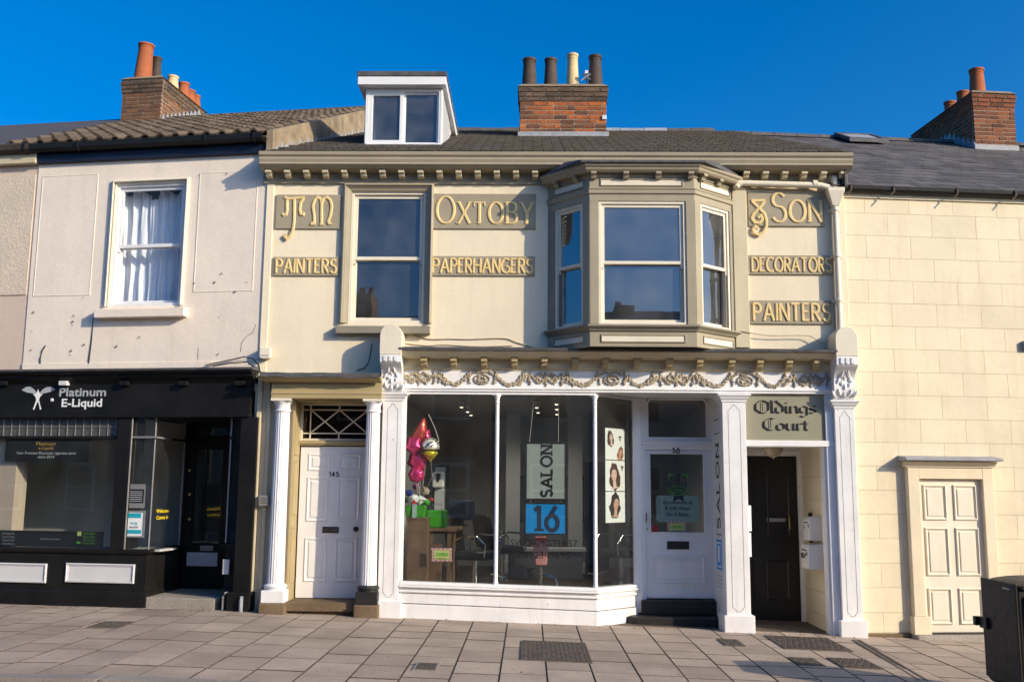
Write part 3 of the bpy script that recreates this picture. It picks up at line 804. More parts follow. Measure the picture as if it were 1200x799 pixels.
# faces: front, left, right each in its own frame
def face(A, B):
    A, B = Vector(A), Vector(B); d = (B-A); L = d.length; a = math.atan2(d.y, d.x)
    return Matrix.Translation((A.x, A.y, 0)) @ Matrix.Rotation(a, 4, 'Z'), L
faces = [face(bpath[0], bpath[1]), face(bpath[1], bpath[2]), face(bpath[2], bpath[3])]
zmid = zc(750, 308, -P)
for fi, (M, L) in enumerate(faces):
    pw = .12 if fi != 1 else .115
    # corner posts
    for px0, px1 in ((.0, pw), (L-pw, L)):
        if fi == 0 and px0 == 0 or fi == 2 and px0 > 0: mm_ = 'taupe_dark'
        else: mm_ = 'taupe'
        build(MB(M).box(px0+.002, px1-.002, -.004, .09, z_sill1+.012, z_str0-.10), 'corner_post', mm_, bay, bev=.004)
    x0, x1 = pw, L-pw
    build(MB(M).frame(x0, x1, z_sill1+.005, z_str0-.1, .035, .012, .1), 'window_frame', 'cream_paint' if fi != 1 else 'cream_paint', bay, bev=.004)
    sash_parts(bay, M, x0+.035, x1-.035, z_sill1+.04, z_str0-.135, zmid, .042, .035, 'glass_bay')
    # inset panels below and above
    for (za, zb) in ((z_bot+.05, z_sill0-.045), (z_str1+.035, z_fr-.02)):
        q0, q1 = (.14, L-.14) if fi == 1 else (.12, L-.10)
        build(MB(M).box(q0+.012, q1-.012, -.0035, -.0005, za+.012, zb-.012), 'panel', 'cream_paint', bay)
        build(MB(M).mould(q0, q1, za, zb, [(0, 0), (0, -.012), (.008, -.016), (.016, -.006), (.016, 0)]), 'panel_moulding', 'taupe', bay)
    # brackets under the cornice
    if fi == 1: pos = [.05, .05+(L-.1)/3, .05+2*(L-.1)/3, L-.05]
    else: pos = [.2, .55] if fi == 0 else [.12, .45]
    for q in pos:
        bb = MB(M); bb.prism([(-.012, zc0-.075), (-.105, zc0-.085), (-.105, zc0-.12), (-.07, zc0-.13), (-.05, zc0-.165), (-.012, zc0-.18)], q-.035, q+.035, 'x')
        build(bb, 'bracket', 'taupe', bc, bev=.003)
# inside of the bay room, with curtains
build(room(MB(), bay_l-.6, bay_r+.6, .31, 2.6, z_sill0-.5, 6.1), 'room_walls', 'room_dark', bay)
build(MB().prism([(bay_l+.03, 0.02), (BL_, -P+.06), (BR_, -P+.06), (bay_r-.03, .02)], z_sill0-.01, z_sill0+.01, 'z'), 'bay_floor', 'room_dark', bay)
build(MB().prism([(bay_l+.03, 0.02), (BL_, -P+.06), (BR_, -P+.06), (bay_r-.03, .02)], z_fr+.002, z_fr+.02, 'z'), 'bay_ceiling', 'room_mid', bay)
def drape(mb, P0, P1, z0, z1, folds=7, amp=.025):
    P0, P1 = Vector(P0), Vector(P1); n = folds*6; d = (P1-P0); nn = Vector((-d.y, d.x)).normalized()
    top = []; bot = []
    for i in range(n+1):
        q = P0+d*(i/n); o = math.sin(i/n*folds*2*math.pi)*amp*(1+.4*math.sin(i*1.7)); a = q+nn*o
        top.append((a.x, a.y, z1)); b2 = q+nn*o*1.2; bot.append((b2.x, b2.y, z0))
    mb.add(top+bot, [(i, i+1, n+2+i, n+1+i) for i in range(n)]); return mb
for lab, A, B in (('pale curtain bunched inside the left side of the bay window', (bay_l+.08, .03), (bay_l+.2, -.09)),
                  ('pale curtain bunched inside the right side of the bay window', (bay_r-.2, -.1), (bay_r-.1, .04))):
    tag(build(drape(MB(), A, B, z_sill1+.05, z_str0-.12, 5), 'curtain', 'net_cloth', None, True), lab, 'curtain', 'curtains in the bay window')

# ---- dormer
DY = .8
dx0, dx1 = m(428, 135, DY)[0], m(518, 135, DY)[0]
dz0, dz1 = m(476, 181, DY)[1]-.05, m(476, 104, DY)[1]
yb_ = (dz1+.12-ez)/((rz-ez)/ry)
dm = build(MB().frame(dx0, dx1, dz0+.16, dz1, .052, DY, DY+.12), 'dormer_window', 'white_upvc', house, bev=.005)
build(MB().box(dx0-.02, dx1+.02, DY-.015, DY+.1, dz0-.1, dz0+.155), 'apron', 'lead_light', dm, bev=.004)
ix0, ix1, iz0, iz1 = dx0+.052, dx1-.052, dz0+.212, dz1-.052
xm = m(471, 135, DY)[0]
build(MB().frame(ix0, xm+.02, iz0, iz1, .055, DY+.005, DY+.075), 'casement', 'white_upvc', dm, bev=.006)
build(MB().box(ix0+.05, xm-.03, DY+.035, DY+.039, iz0+.05, iz1-.05), 'pane', 'glass_dormer', dm)
build(MB().frame(xm+.021, ix1, iz0, iz1, .03, DY+.035, DY+.075), 'casement', 'white_upvc', dm, bev=.006)
build(MB().box(xm+.04, ix1-.02, DY+.05, DY+.054, iz0+.02, iz1-.02), 'pane', 'glass_dormer', dm)
build(MB().box(ix0-.03, ix1+.03, DY-.03, DY-.0005, iz0-.03, iz0-.001), 'sill', 'white_upvc', dm, bev=.005)
# cheeks of weatherboard: triangular, each board its own lap
def zroof(y): return ez+(rz-ez)/ry*y+.02
for side, nm in ((1, 'cheek'), (-1, 'cheek')):
    xs = dx1-.03 if side > 0 else dx0+.03
    ck = build(MB().prism([(DY+.1, zroof(DY+.1)), (DY+.1, dz1), (yb_, dz1)], xs-.03 if side > 0 else xs, xs if side > 0 else xs+.03, 'x'), nm, 'lead_light', dm)
    if side > 0:
        y = DY+.125
        while y < yb_-.08:
            y2 = y+.21; z0a, z0b = zroof(y)+.02, zroof(y2)+.02
            ya = y; top = dz1-.005
            mb = MB(); t0, t1 = .004, .024
            mb.prism([(ya, z0a), (y2-.045, z0b), (y2-.045, top), (ya, top)], xs+.0005, xs+.02, 'x')
            build(mb, 'weatherboard', 'white_upvc', ck); y = y2
build(MB().box(dx1-.028, dx1+.005, DY-.005, DY+.12, dz0+.1, dz1), 'corner_board', 'white_upvc', dm, bev=.004)
# flat roof with white fascia and dark felt edge
fz = dz1+.002
build(MB().box(dx0-.1, dx1+.06, DY-.14, yb_+.3, fz, fz+.125), 'fascia', 'white_upvc', dm, bev=.006)
build(MB().box(dx0-.11, dx1+.07, DY-.155, yb_+.35, fz+.1255, fz+.20), 'felt_roof', 'lead', dm, bev=.01)
build(room(MB(), dx0+.02, dx1-.05, DY+.13, DY+1.3, dz0+.02, dz1-.01), 'room_walls', 'room_grey', dm)

# ---- chimneys: mortar core, every brick, capping, pots
brick_me = {}
def chimney(parent, x0, x1, y0, y1, z0, z1, mk, name='chimney', M=None, faces='f', cap=.2, capm='brick_sooty', rot=0, flash=True):
    ch = build(MB().box(x0+.008, x1-.008, y0+.008, y1-.008, z0-.5, z1), name, 'mortar', parent)
    for mm_ in (mk, capm):
        if mm_ not in brick_me: brick_me[mm_] = unit('brick', mm_, (1, 1, 1))
    bh, bl, j = .078, .228, .016
    nrow = int(round((z1-z0)/bh))
    rg = random.Random(int(x0*100))
    for r_ in range(nrow):
        z = z0+(r_+.5)*bh; capped = r_ >= nrow-3
        pr = (.014 if r_ == nrow-3 else .032 if r_ == nrow-1 else .022) if capped else 0.0
        mk_ = capm if capped else mk
        hdr = r_ % 2
        def run(a, b, fix, axis):
            p = a-(bl/2 if hdr else 0)
            while p < b-.02:
                l = bl if rg.random() > .25 else bl/2
                q0, q1 = max(p, a), min(p+l, b)
                if b-q1 < .05: q1 = b
                if q1-q0 > .03:
                    c = (q0+q1)/2; ln = q1-q0-j; d = rg.uniform(-.002, .003)
                    if axis == 'x': piece(brick_me[mk_], 'brick', ch, (c, fix-d, z), (ln, .05, bh-j))
                    else: piece(brick_me[mk_], 'brick', ch, (fix-d, c, z), (.05, ln, bh-j))
                p = q1
        run(x0-pr, x1+pr, y0-pr+.025, 'x')
        if 'l' in faces: run(y0-pr+.055, y1+pr, x0-pr+.025, 'y')
        if 'r' in faces: run(y0-pr+.055, y1+pr, x1+pr-.025, 'y')
        if capped and pr: 
            build(MB().box(x0-pr+.012, x1+pr-.012, y0-pr+.012, y1+pr-.012, z-bh/2+.002, z+bh/2-.002), 'capping_course', 'mortar', ch)
    pr = .034
    build(MB().add([(x0-pr, y0-pr, z1+.001), (x1+pr, y0-pr, z1+.001), (x1+pr, y1+pr, z1+.001), (x0-pr, y1+pr, z1+.001),
                    (x0+.05, y0+.05, z1+.07), (x1-.05, y0+.05, z1+.07), (x1-.05, y1-.05, z1+.07), (x0+.05, y1-.05, z1+.07)],
                   [(3,2,1,0),(4,5,6,7),(0,1,5,4),(1,2,6,5),(2,3,7,6),(3,0,4,7)]), 'flaunching', 'cement', ch)
    return ch
def pot(parent, x, y, z, r, h, mk, rim=1, lean=(0, 0)):
    pr = [(r*1.02, z-.03), (r*1.06, z), (r*1.06, z+.03), (r, z+.045), (r*.8, z+h-.09), (r*.84, z+h-.085), (r*.84, z+h-.07), (r*.8, z+h-.06), (r*.8, z+h-.045),
          (r*.9, z+h-.04), (r*.93, z+h-.01), (r*.9, z+h), (r*.74, z+h), (r*.68, z+h-.12)]
    mb = MB(Matrix.Translation((x, y, z)) @ Matrix.Rotation(lean[0], 4, 'X') @ Matrix.Rotation(lean[1], 4, 'Y') @ Matrix.Translation((-x, -y, -z)))
    return build(mb.lathe(pr, x, y, 18), 'chimney_pot', mk, parent, True)
CHY = 2.75
x0, x1, _, _ = R(609, 110, 711, 158, CHY)
z0, z1 = zc(660, 160, CHY), zc(660, 102, CHY)
ch = chimney(house, x0, x1, CHY, CHY+.55, z0+.06, z1, 'brick', faces='lr')
build(MB().box(x0-.03, x1+.03, CHY-.03, CHY+.1, z0-.3, z0+.075), 'lead_flashing', 'lead_light', ch, bev=.006)
for px, pt, pb, rr, mk in ((620.5, 70, 101, .128, 'pot_brown'), (645.5, 70, 100, .12, 'pot_brown'), (671, 64.5, 100, .108, 'pot_cream'), (697.5, 66.5, 100, .125, 'pot_brown')):
    x, zt_ = m(px, pt, CHY+.25); pot(ch, x, CHY+.25, z1+.05, rr, zt_-z1-.05, mk)
# aerial between the pots
ax, az = m(686, 92, CHY+.3)
r = root('aerial', 'small wire aerial on the middle chimney between two pots', 'aerial', 'C', (ax, CHY+.3, z1+.07))
build(MB().tube([(ax+.02, CHY+.3, z1+.03), (ax+.02, CHY+.3, z1+.31)], .012, 6), 'mast', 'steel_grey', r)
build(MB().tube([(ax-.09, CHY+.05, z1+.13), (ax+.07, CHY+.12, z1+.28)], .009, 6), 'arm', 'steel_grey', r)
build(MB().tube([(ax-.07, CHY+.1, z1+.28), (ax+.07, CHY+.1, z1+.17)], .009, 6), 'arm', 'steel_grey', r)
build(MB().box(ax-.02, ax+.03, CHY+.05, CHY+.33, z1+.26, z1+.31), 'junction_box', 'white_upvc', r)
# small box and bracket on the chimney front
x, z = m(708, 138, CHY); tag(build(MB().box(x-.035, x+.035, CHY-.03, CHY+.0, z-.04, z+.035), 'junction_box', 'panel_grey', None, bev=.005), 'tiny white box on the front corner of the middle chimney', 'box')

# ---------------------------------------------------------------- lettered boards on the upper wall
def board(name, px, label, fr='C'):
    x0, x1, z0, z1 = R(*px, -.03)
    r = root(name, label, 'sign', fr, ((x0+x1)/2, -.015, z0), 'lettered boards on the upper wall')
    build(MB().box(x0, x1, -.026, -.001, z0, z1), 'backboard', 'taupe', r, bev=.005)
    return r, x0, x1, z0, z1
def strokes_px(mb, sts, org, sc, w, y, h):
    for i, st in enumerate(sts):
        pts = [m(org[0]+a/sc, org[1]+b/sc, y) for a, b in st]
        # round the corners a little
        q = [pts[0]]
        for a, b, c in zip(pts[:-2], pts[1:-1], pts[2:]):
            q += [tuple(.3*a[k]+.7*b[k] for k in (0, 1)), b, tuple(.7*b[k]+.3*c[k] for k in (0, 1))]
        q.append(pts[-1])
        mb.ribbon(q, w, y, h*(1+.03*i))
    return mb
YL = -.0262
r, x0, x1, z0, z1 = board('sign_board', (323, 228, 399, 268), 'board with the ornate gilt initials J M left of the sash window')
build(strokes_px(MB(), [[(150,196),(150,270),(144,295),(130,300),(121,288)], [(134,181),(165,190),(200,186),(240,183),(268,181)],
      [(200,188),(198,340),(190,400),(170,440),(148,456),(133,440),(148,426)], [(262,186),(242,215),(236,260),(242,292),(258,295),(263,280)]], (310, 200), 5.71, .042, YL, .014), 'letter', 'gold', r)
build(strokes_px(MB(), [[(312,354),(332,348),(332,300),(322,240),(335,200),(356,180),(376,192),(382,225)], [(382,205),(381,360)], [(370,360),(394,359)],
      [(382,225),(394,190),(416,179),(440,197),(450,240),(441,300),(426,340),(432,356),(450,356)], [(310,360),(338,358)]], (310, 200), 5.71, .04, YL, .014), 'letter', 'gold', r)
def gilt(r, word, px0, px1, pyt, pyb, names, **kw):
    a = m(px0, (pyt+pyb)/2, YL)[0]; b_ = m(px1, (pyt+pyb)/2, YL)[0]; pc = (px0+px1)/2
    # each letter a piece of its own
    H = m(pc, pyt, YL)[1]-m(pc, pyb, YL)[1]; zb = m(pc, pyb, YL)[1]
    w = kw.get('w', .13); sp = kw.get('sp', .24); caps = kw.get('caps')
    lay, tot = layout(word, sp, caps); sx = (b_-a-w*H)/tot
    for ch, lx, sc in lay:
        gw = GL[ch][0]*sc*sx
        xs = a+lx*sx
        build(letters(MB(), ch, xs, xs+gw+w*H, zb, zb+H*sc, YL, w/sc, .013, sp, None, kw.get('serif', 0)/1, kw.get('contrast', 0)) if gw > 0 else
              MB().ribbon([(xs+w*H/2, zb), (xs+w*H/2, zb+H)], w*H, YL, .013), 'letter', 'gold', r)
r, *_ = board('sign_board', (506, 227, 628, 268), 'board with the surname Oxtoby in gilt capitals right of the sash window')
gilt(r, 'OXTOBY', 510, 626, 230, 262.5, None, w=.118, sp=.2, caps=[1, .79, .79, .79, .79, .79], serif=.24, contrast=.45)
r, *_ = board('sign_board', (320, 301, 397, 323), 'narrow board reading Painters left of the sash window')
gilt(r, 'PAINTERS', 322.5, 395, 303.5, 320, None, w=.155, sp=.24)
r, *_ = board('sign_board', (503.5, 300, 627, 323), 'narrow board reading Paperhangers right of the sash window')
gilt(r, 'PAPERHANGERS', 506, 625, 303, 320, None, w=.155, sp=.2)
r, *_ = board('sign_board', (877, 225, 966, 265), 'board reading and Son in gilt right of the bay window')
build(strokes_px(MB(), [[(90,113),(162,112)], [(160,115),(132,150),(102,180),(92,203),(106,226),(132,228),(148,210),(140,190),(124,202)],
      [(94,117),(128,150),(158,180),(168,212),(168,246),(154,276),(130,291),(106,281),(98,262),(110,248),(126,258)]], (860, 210), 4.436, .044, YL, .014), 'letter', 'gold', r)
gilt(r, 'SON', 902, 964, 225.5, 260.5, None, w=.12, sp=.17, caps=[1, .74, .74], serif=.26, contrast=.4)
r, *_ = board('sign_board', (877, 299, 977, 321.5), 'narrow board reading Decorators beside the downpipe')
gilt(r, 'DECORATORS', 880, 975, 302, 318.5, None, w=.155, sp=.2)
r, *_ = board('sign_board', (879, 352, 975, 379.5), 'larger board reading Painters below the Decorators board')
gilt(r, 'PAINTERS', 881.5, 973.5, 355.5, 376, None, w=.155, sp=.25)

# ---------------------------------------------------------------- the salon shopfront
YF = -.06                                        # face of the shopfront
PA = R(445.5, 463, 469.5, 708, YF-.06)           # left pilaster
PB = R(849, 470, 877, 728, YF-.06)               # middle pilaster
PC = R(982.5, 472, 1006, 722, YF-.06)            # right pilaster
z_glass_t = zc(590, 460, YF)
fas0, fas1 = zc(720, 455, YF), zc(720, 435.5, YF)
fx0, fx1 = PA[1]-.02, PC[0]+.02
# fascia with the swags
fa = build(MB().box(fx0, fx1, YF, .25, fas0, fas1), 'shop_fascia', 'white_worn', house, bev=.003)
build(MB().profx(fx0, fx1, [(.2, fas0-.001), (YF-.03, fas0-.001), (YF-.035, fas0-.02), (YF-.015, fas0-.032), (YF-.02, fas0-.052), (YF+.0, fas0-.06), (.2, fas0-.06)]), 'fascia_moulding', 'white_paint', fa, bev=.003)
build(MB().profx(fx0, fx1, [(.0, fas0+.03), (YF-.008, fas0+.03), (YF-.008, fas0+.001), (YF-.02, fas0+.0005), (.0, fas0+.0005)]), 'fascia_bead', 'white_paint', fa)
# cornice above it
cz1 = zc(720, 408.5, -.34); cz0 = fas1
cxa, cxb = m(468, 412, -.34)[0], m(980, 412, -.34)[0]
sc_ = build(MB().profx(cxa, cxb, [(0, cz0+.001), (YF-.005, cz0+.001), (YF-.01, cz0+.02), (YF-.03, cz0+.03), (YF-.03, cz1-.11), (-.26, cz1-.10), (-.29, cz1-.07), (-.33, cz1-.045), (-.335, cz1-.03), (0, cz1+.02)]), 'shop_cornice', 'cream_shop', house, bev=.003)
build(MB().profx(cxa-.01, cxb+.01, [(0, cz1+.021), (-.337, cz1-.029), (-.36, cz1-.034), (-.365, cz1-.002), (-.34, cz1+.006), (0, cz1+.06)]), 'lead_capping', 'lead', sc_)
mb = MB(); mb.prism([(.0, 0), (-.14, 0), (-.145, -.04), (-.105, -.05), (-.095, -.085), (-.06, -.105), (0, -.11)], -.04, .04, 'x'); mb.box(-.052, .052, -.155, 0, .0005, .014)
bp_ = build(mb, 'bracket', 'khaki', sc_, bev=.004); bp_.data.transform(Matrix.Translation(off0))
for i, px in enumerate((497.6, 532, 567.5, 603, 638, 674, 709, 746, 783, 819, 856, 889, 923, 955)):
    o = bp_ if i == 0 else bp_.copy()
    if i: COL.objects.link(o); o.parent = sc_
    o.location = Vector((m(px, 422, -.12)[0], YF-.032, cz1-.118))-off0
# swags: garlands of moulded leaves, bows and medallions
def lumps(mb, pts, r, n, rng, y=YF-.004, j=.3):
    L = [0]
    for a, b_ in zip(pts[:-1], pts[1:]): L.append(L[-1]+math.dist(a, b_))
    for i in range(n):
        t = (i+.5)/n*L[-1]; k = max(q for q in range(len(L)) if L[q] <= t); k = min(k, len(pts)-2)
        f = (t-L[k])/max(1e-6, L[k+1]-L[k]); x = pts[k][0]*(1-f)+pts[k+1][0]*f; z = pts[k][1]*(1-f)+pts[k+1][1]*f
        s_ = r*rng.uniform(.75, 1.3)
        o_ = mb.M; an_ = (1 if i % 2 else -1)*rng.uniform(.4, 1.0)+math.atan2(pts[k+1][1]-pts[k][1], pts[k+1][0]-pts[k][0])
        mb.M = Matrix.Translation((x+rng.uniform(-j, j)*r*1.6, y-rng.uniform(0, .008), z+rng.uniform(-j, j)*r*1.6)) @ Matrix.Rotation(-an_, 4, 'Y')
        mb.blob((0, 0, 0), (s_*rng.uniform(1.2, 1.7), rng.uniform(.01, .022), s_*.62), 6, 4); mb.M = o_
    return mb
rg = random.Random(11); fh = fas1-fas0
def zz(t): return fas0+.03+t*(fh-.035)
def motif_bow(px):
    x = m(px, 445, YF)[0]; b_ = MB()
    for s_ in (-1, 1):
        lumps(b_, [(x, zz(.55)), (x+s_*.07, zz(.85)), (x+s_*.13, zz(.6)), (x+s_*.05, zz(.3)), (x, zz(.5))], .019, 33, rg)
        lumps(b_, [(x, zz(.5)), (x+s_*.10, zz(.15)), (x+s_*.2, zz(.75))], .017, 24, rg)
        lumps(b_, [(x+s_*.2, zz(.95)), (x+s_*.22, zz(.5)), (x+s_*.2, zz(.05))], .016, 13, rg)
        lumps(b_, [(x+s_*.24, zz(.7)), (x+s_*.36, zz(.08))], .021, 19, rg)
    lumps(b_, [(x, zz(.95)), (x, zz(.0))], .018, 13, rg)
    return b_
def motif_medal(px):
    x = m(px, 445, YF)[0]; b_ = MB()
    lumps(b_, [(x+.1*math.cos(t), zz(.42)+.062*math.sin(t)) for t in [i*.5 for i in range(13)]], .013, 33, rg, j=.1)
    lumps(b_, [(x+.05*math.cos(t), zz(.42)+.03*math.sin(t)) for t in [i*.7 for i in range(10)]], .018, 18, rg)
    for s_ in (-1, 1):
        lumps(b_, [(x, zz(.95)), (x+s_*.09, zz(.98)), (x+s_*.17, zz(.7)), (x+s_*.16, zz(.1))], .017, 21, rg)
    return b_
def motif_swag(pa, pb, dip=.05):
    xa, xb_ = m(pa, 445, YF)[0], m(pb, 445, YF)[0]; b_ = MB()
    pts = [(xa+(xb_-xa)*t, zz(.98)-(zz(.98)-zz(dip))*math.sin(math.pi*t)**.8) for t in [i/12 for i in range(13)]]
    lumps(b_, pts, .021, 40, rg, j=.45)
    lumps(b_, [(p[0], p[1]-.012) for p in pts[3:10]], .016, 24, rg, j=.5)
    lumps(b_, [(xa+.02, zz(.7)), (xa-.01, zz(.2))], .016, 9, rg)
    return b_
for px in (491, 640, 793): build(motif_bow(px), 'carved_bow', 'swag_gold', fa, True)
build(motif_bow(950), 'carved_bow', 'swag_gold', fa, True)
for px in (565, 717, 873): build(motif_medal(px), 'carved_medallion', 'swag_gold', fa, True)
for a, b_ in ((516, 550), (580, 615), (664, 702), (732, 768), (818, 858), (888, 922)): build(motif_swag(a, b_), 'carved_swag', 'swag_gold', fa, True)

# pilasters with consoles
def pilaster(px, z_foot, cap_px, con_top_px, con_bot_px, top_px, xk):
    x0, x1, z0, z1 = px; yf = YF-.06
    pl = build(MB().box(x0, x1, yf, .25, z_foot, z1), 'pilaster', 'white_worn', house, bev=.006)
    # incised panel with shaped head and foot
    w_ = x1-x0; a, b_ = x0+w_*.24, x1-w_*.24; c = (a+b_)/2; zt_, zb_ = z1-.1, z_foot+.24
    pth = [(a, zb_+.06), (a, zt_-.08), (a+.025, zt_-.06), (c-.015, zt_-.015), (c, zt_), (c+.015, zt_-.015), (b_-.025, zt_-.06), (b_, zt_-.08), (b_, zb_+.06), (c+.02, zb_), (c-.02, zb_)]
    build(MB().sweep(pth, [(0, yf-.0012), (.005, yf-.0012), (.005, yf+.001), (0, yf+.001)], True, lambda u, v, h: (u, h, v)), 'panel_line', 'seam', pl)
    # plinth
    build(MB().box(x0-.04, x1+.04, yf-.045, .24, z_foot-.02, z_foot+.2), 'plinth', 'white_worn', pl, bev=.008)
    # capital
    zc_ = z1
    build(MB().sweep([(x0, .2), (x0, yf), (x1, yf), (x1, .2)], [(-.002, zc_-.07), (.012, zc_-.07), (.012, zc_-.05), (.03, zc_-.03), (.045, zc_+.0), (.06, zc_+.01), (.06, zc_+.035), (-.002, zc_+.035)]), 'capital', 'white_paint', pl, bev=.002)
    return pl, yf
def console(pl, x0, x1, z0, z1, ztop, yf):
    # scrolled bracket: S profile, carved ribs on the face
    prof = [(.0, z0), (yf-.005, z0)]
    H = z1-z0
    for t in [i/14 for i in range(15)]:
        y = yf-.03-.17*(t**1.6)-.035*math.sin(t*math.pi*2.0); prof.append((y, z0+.01+H*.72*t))
    prof += [(yf-.215, z0+H*.76), (yf-.235, z0+H*.8), (yf-.235, z1), (0, z1)]
    co_ = build(MB().profx(x0, x1, prof), 'console', 'white_worn', pl, bev=.004)
    rb_ = MB(); w_ = x1-x0
    for k in range(5):
        xx = x0+w_*(.14+.18*k)
        for t0 in ((.05, .5), (.12, .42, .68), (.02, .3, .6), (.1, .38, .7), (.06, .52))[k]:
            pts = []
            for t in [t0+.22*i/5 for i in range(6)]:
                y = yf-.03-.17*(t**1.6)-.035*math.sin(t*math.pi*2.0)
                pts.append((xx+(k-2)*.03*math.sin((t-t0)/.22*math.pi*.5)*(1 if t0 < .4 else -.6), y-.004, z0+.01+H*.72*t))
            rb_.tube(pts, [.006, .017, .022, .019, .012, .004], 6)
    for k in range(3): rb_.box(x0+w_*(.18+.25*k), x0+w_*(.18+.25*k)+w_*.14, yf-.25, yf-.233, z0+H*.82, z1-.02)
    build(rb_, 'acanthus_carving', 'white_worn', co_, True)
    # round-topped block above
    c = (x0+x1)/2; rr = (x1-x0)/2+.005; zc_ = ztop-rr
    pts = [(c-rr, z1+.001), (c-rr, zc_)]+[(c+rr*math.cos(t), zc_+rr*math.sin(t)) for t in [math.pi-math.pi*i/12 for i in range(13)]][1:]+[(c+rr, z1+.001)]
    build(MB().prism(pts, yf-.24, .0, 'y'), 'round_topped_block', 'cream_paint', co_, bev=.006)
gA, gB, gC = ground_z(PA[0]), ground_z(PB[0]), ground_z(PC[0])
pl, yf = pilaster(PA, gA, 0, 0, 0, 0, 0)
console(pl, PA[0]-.02, PA[1]-.01, PA[3]+.036, zc(457, 416, -.3), zc(457, 380.5, -.3), yf)
pl, yf = pilaster((PB[0], PB[1], PB[2], fas0-.10), gB, 0, 0, 0, 0, 0)
pl, yf = pilaster(PC, gC, 0, 0, 0, 0, 0)
console(pl, PC[0]-.02, PC[1]+.0, PC[3]+.036, zc(994, 418, -.3), zc(994, 383.5, -.3), yf)

# ---- the shop window
YR = .66                                         # plane of the recessed door
xs0 = PA[1]+.002; xs1 = m(698, 600, YF)[0]; xs2 = m(746, 600, YR)[0]
def zsill(x): return .545-.0245*(x+1.6)
zsl = (zsill(xs0)+zsill(xs1))/2
# stall riser follows the fall of the street
def riser(mb, path, o0, o1, f0, f1, top_in=.25):
    """sheet between heights f0(x), f1(x), standing o1 proud of the path"""
    n = len(path); P_ = [Vector(p) for p in path]; rings = []
    for i in range(n):
        d0 = (P_[i]-P_[max(i-1, 0)]) if i else (P_[1]-P_[0]); d1 = (P_[min(i+1, n-1)]-P_[i]) if i < n-1 else (P_[-1]-P_[-2])
        d0, d1 = d0.normalized(), d1.normalized(); n0, n1 = Vector((d0.y, -d0.x)), Vector((d1.y, -d1.x)); q = n0+n1; q = q/q.dot(n0)
        x, y = P_[i]
        rings.append([(x+q.x*o0, y+q.y*o0, f0(x)), (x+q.x*o1, y+q.y*o1, f0(x)), (x+q.x*o1, y+q.y*o1, f1(x)), (x+q.x*o0, y+q.y*o0, f1(x))])
    vs = [p for r_ in rings for p in r_]; fs = []
    for i in range(n-1):
        for j in range(4): fs.append((i*4+j, i*4+(j+1) % 4, i*4+4+(j+1) % 4, i*4+4+j))
    fs += [(0, 1, 2, 3), tuple(range(n*4-1, n*4-5, -1))]
    return mb.add(vs, fs)
spath = [(xs0, YF), (xs1, YF), (xs2, YR)]
gz = ground_z
sr = build(riser(MB(), spath, -.1, .035, lambda x: gz(x)-.05, lambda x: gz(x)+.17), 'stall_riser', 'white_worn', house, bev=.005)
build(riser(MB(), spath, -.1, .022, lambda x: gz(x)+.181, lambda x: zsill(x)-.14), 'riser_board', 'white_worn', sr, bev=.004)
build(riser(MB(), spath, -.1, .01, lambda x: gz(x)+.165, lambda x: gz(x)+.186), 'riser_seam', 'seam', sr)
build(riser(MB(), spath, -.1, .05, lambda x: zsill(x)-.138, lambda x: zsill(x)-.105), 'riser_moulding', 'white_worn', sr, bev=.008)
build(riser(MB(), spath, -.1, .03, lambda x: zsill(x)-.104, lambda x: zsill(x)-.075), 'riser_moulding', 'white_paint', sr, bev=.006)
build(riser(MB(), spath, -.1, .07, lambda x: zsill(x)-.074, lambda x: zsill(x)-.05), 'window_sill', 'white_paint', sr, bev=.008)
build(riser(MB(), spath, -.1, .045, lambda x: zsill(x)-.049, lambda x: zsill(x)-.005), 'window_sill', 'white_paint', sr, bev=.012)
sw = build(MB().box(xs0, xs0+.035, YF-.005, YF+.08, zsill(xs0), fas0-.06), 'shop_window', 'white_paint', house, bev=.006)
ztg = fas0-.062
build(MB().sweep([(xs0+.036, YF), (xs1, YF), (xs2, YR)], [(-.06, ztg-.03), (.0, ztg-.03), (.0, ztg), (-.06, ztg)]), 'head_rail', 'white_paint', sw, bev=.006)
def pane(par, A, B, za, zb, mk='glass_shop', nm='pane'):
    """pane between plan points A and B with sloping foot"""
    A, B = Vector(A), Vector(B); d = (B-A).normalized(); n_ = Vector((-d.y, d.x))*.006
    vs = [(A.x, A.y, za(A.x)), (B.x, B.y, za(B.x)), (B.x, B.y, zb), (A.x, A.y, zb)]
    vs += [(x+n_.x, y+n_.y, z) for x, y, z in vs]
    return build(MB().add(vs, [(0,1,2,3),(7,6,5,4),(0,1,5,4),(1,2,6,5),(2,3,7,6),(3,0,4,7)]), nm, mk, par)
xm1 = m(581.8, 570, YF)[0]
pane(sw, (xs0+.036, YF+.03), (xm1, YF+.03), lambda x: zsill(x)-.01, ztg-.028)
pane(sw, (xm1+.001, YF+.03), (xs1-.012, YF+.03), lambda x: zsill(x)-.01, ztg-.028)
dsp = (Vector((xs2, YR))-Vector((xs1, YF))).normalized()
A_ = Vector((xs1, YF))+Vector((-.028, .02)); B_ = Vector((xs2, YR))+Vector((-.028, .02))
pane(sw, A_+dsp*.02, B_-dsp*.02, lambda x: zsill(x)-.01, ztg-.028)
for xx in (xm1, xs1-.004):
    yy = YF+.02 if xx == xm1 else YF+.012
    build(MB().lathe([(.03, zsill(xx)-.01), (.034, zsill(xx)+.02), (.026, zsill(xx)+.035), (.026, ztg-.14), (.034, ztg-.13), (.026, ztg-.115), (.03, ztg-.08), (.044, ztg-.045), (.046, ztg-.03)], xx, yy, 14), 'colonnette', 'white_paint', sw, True)
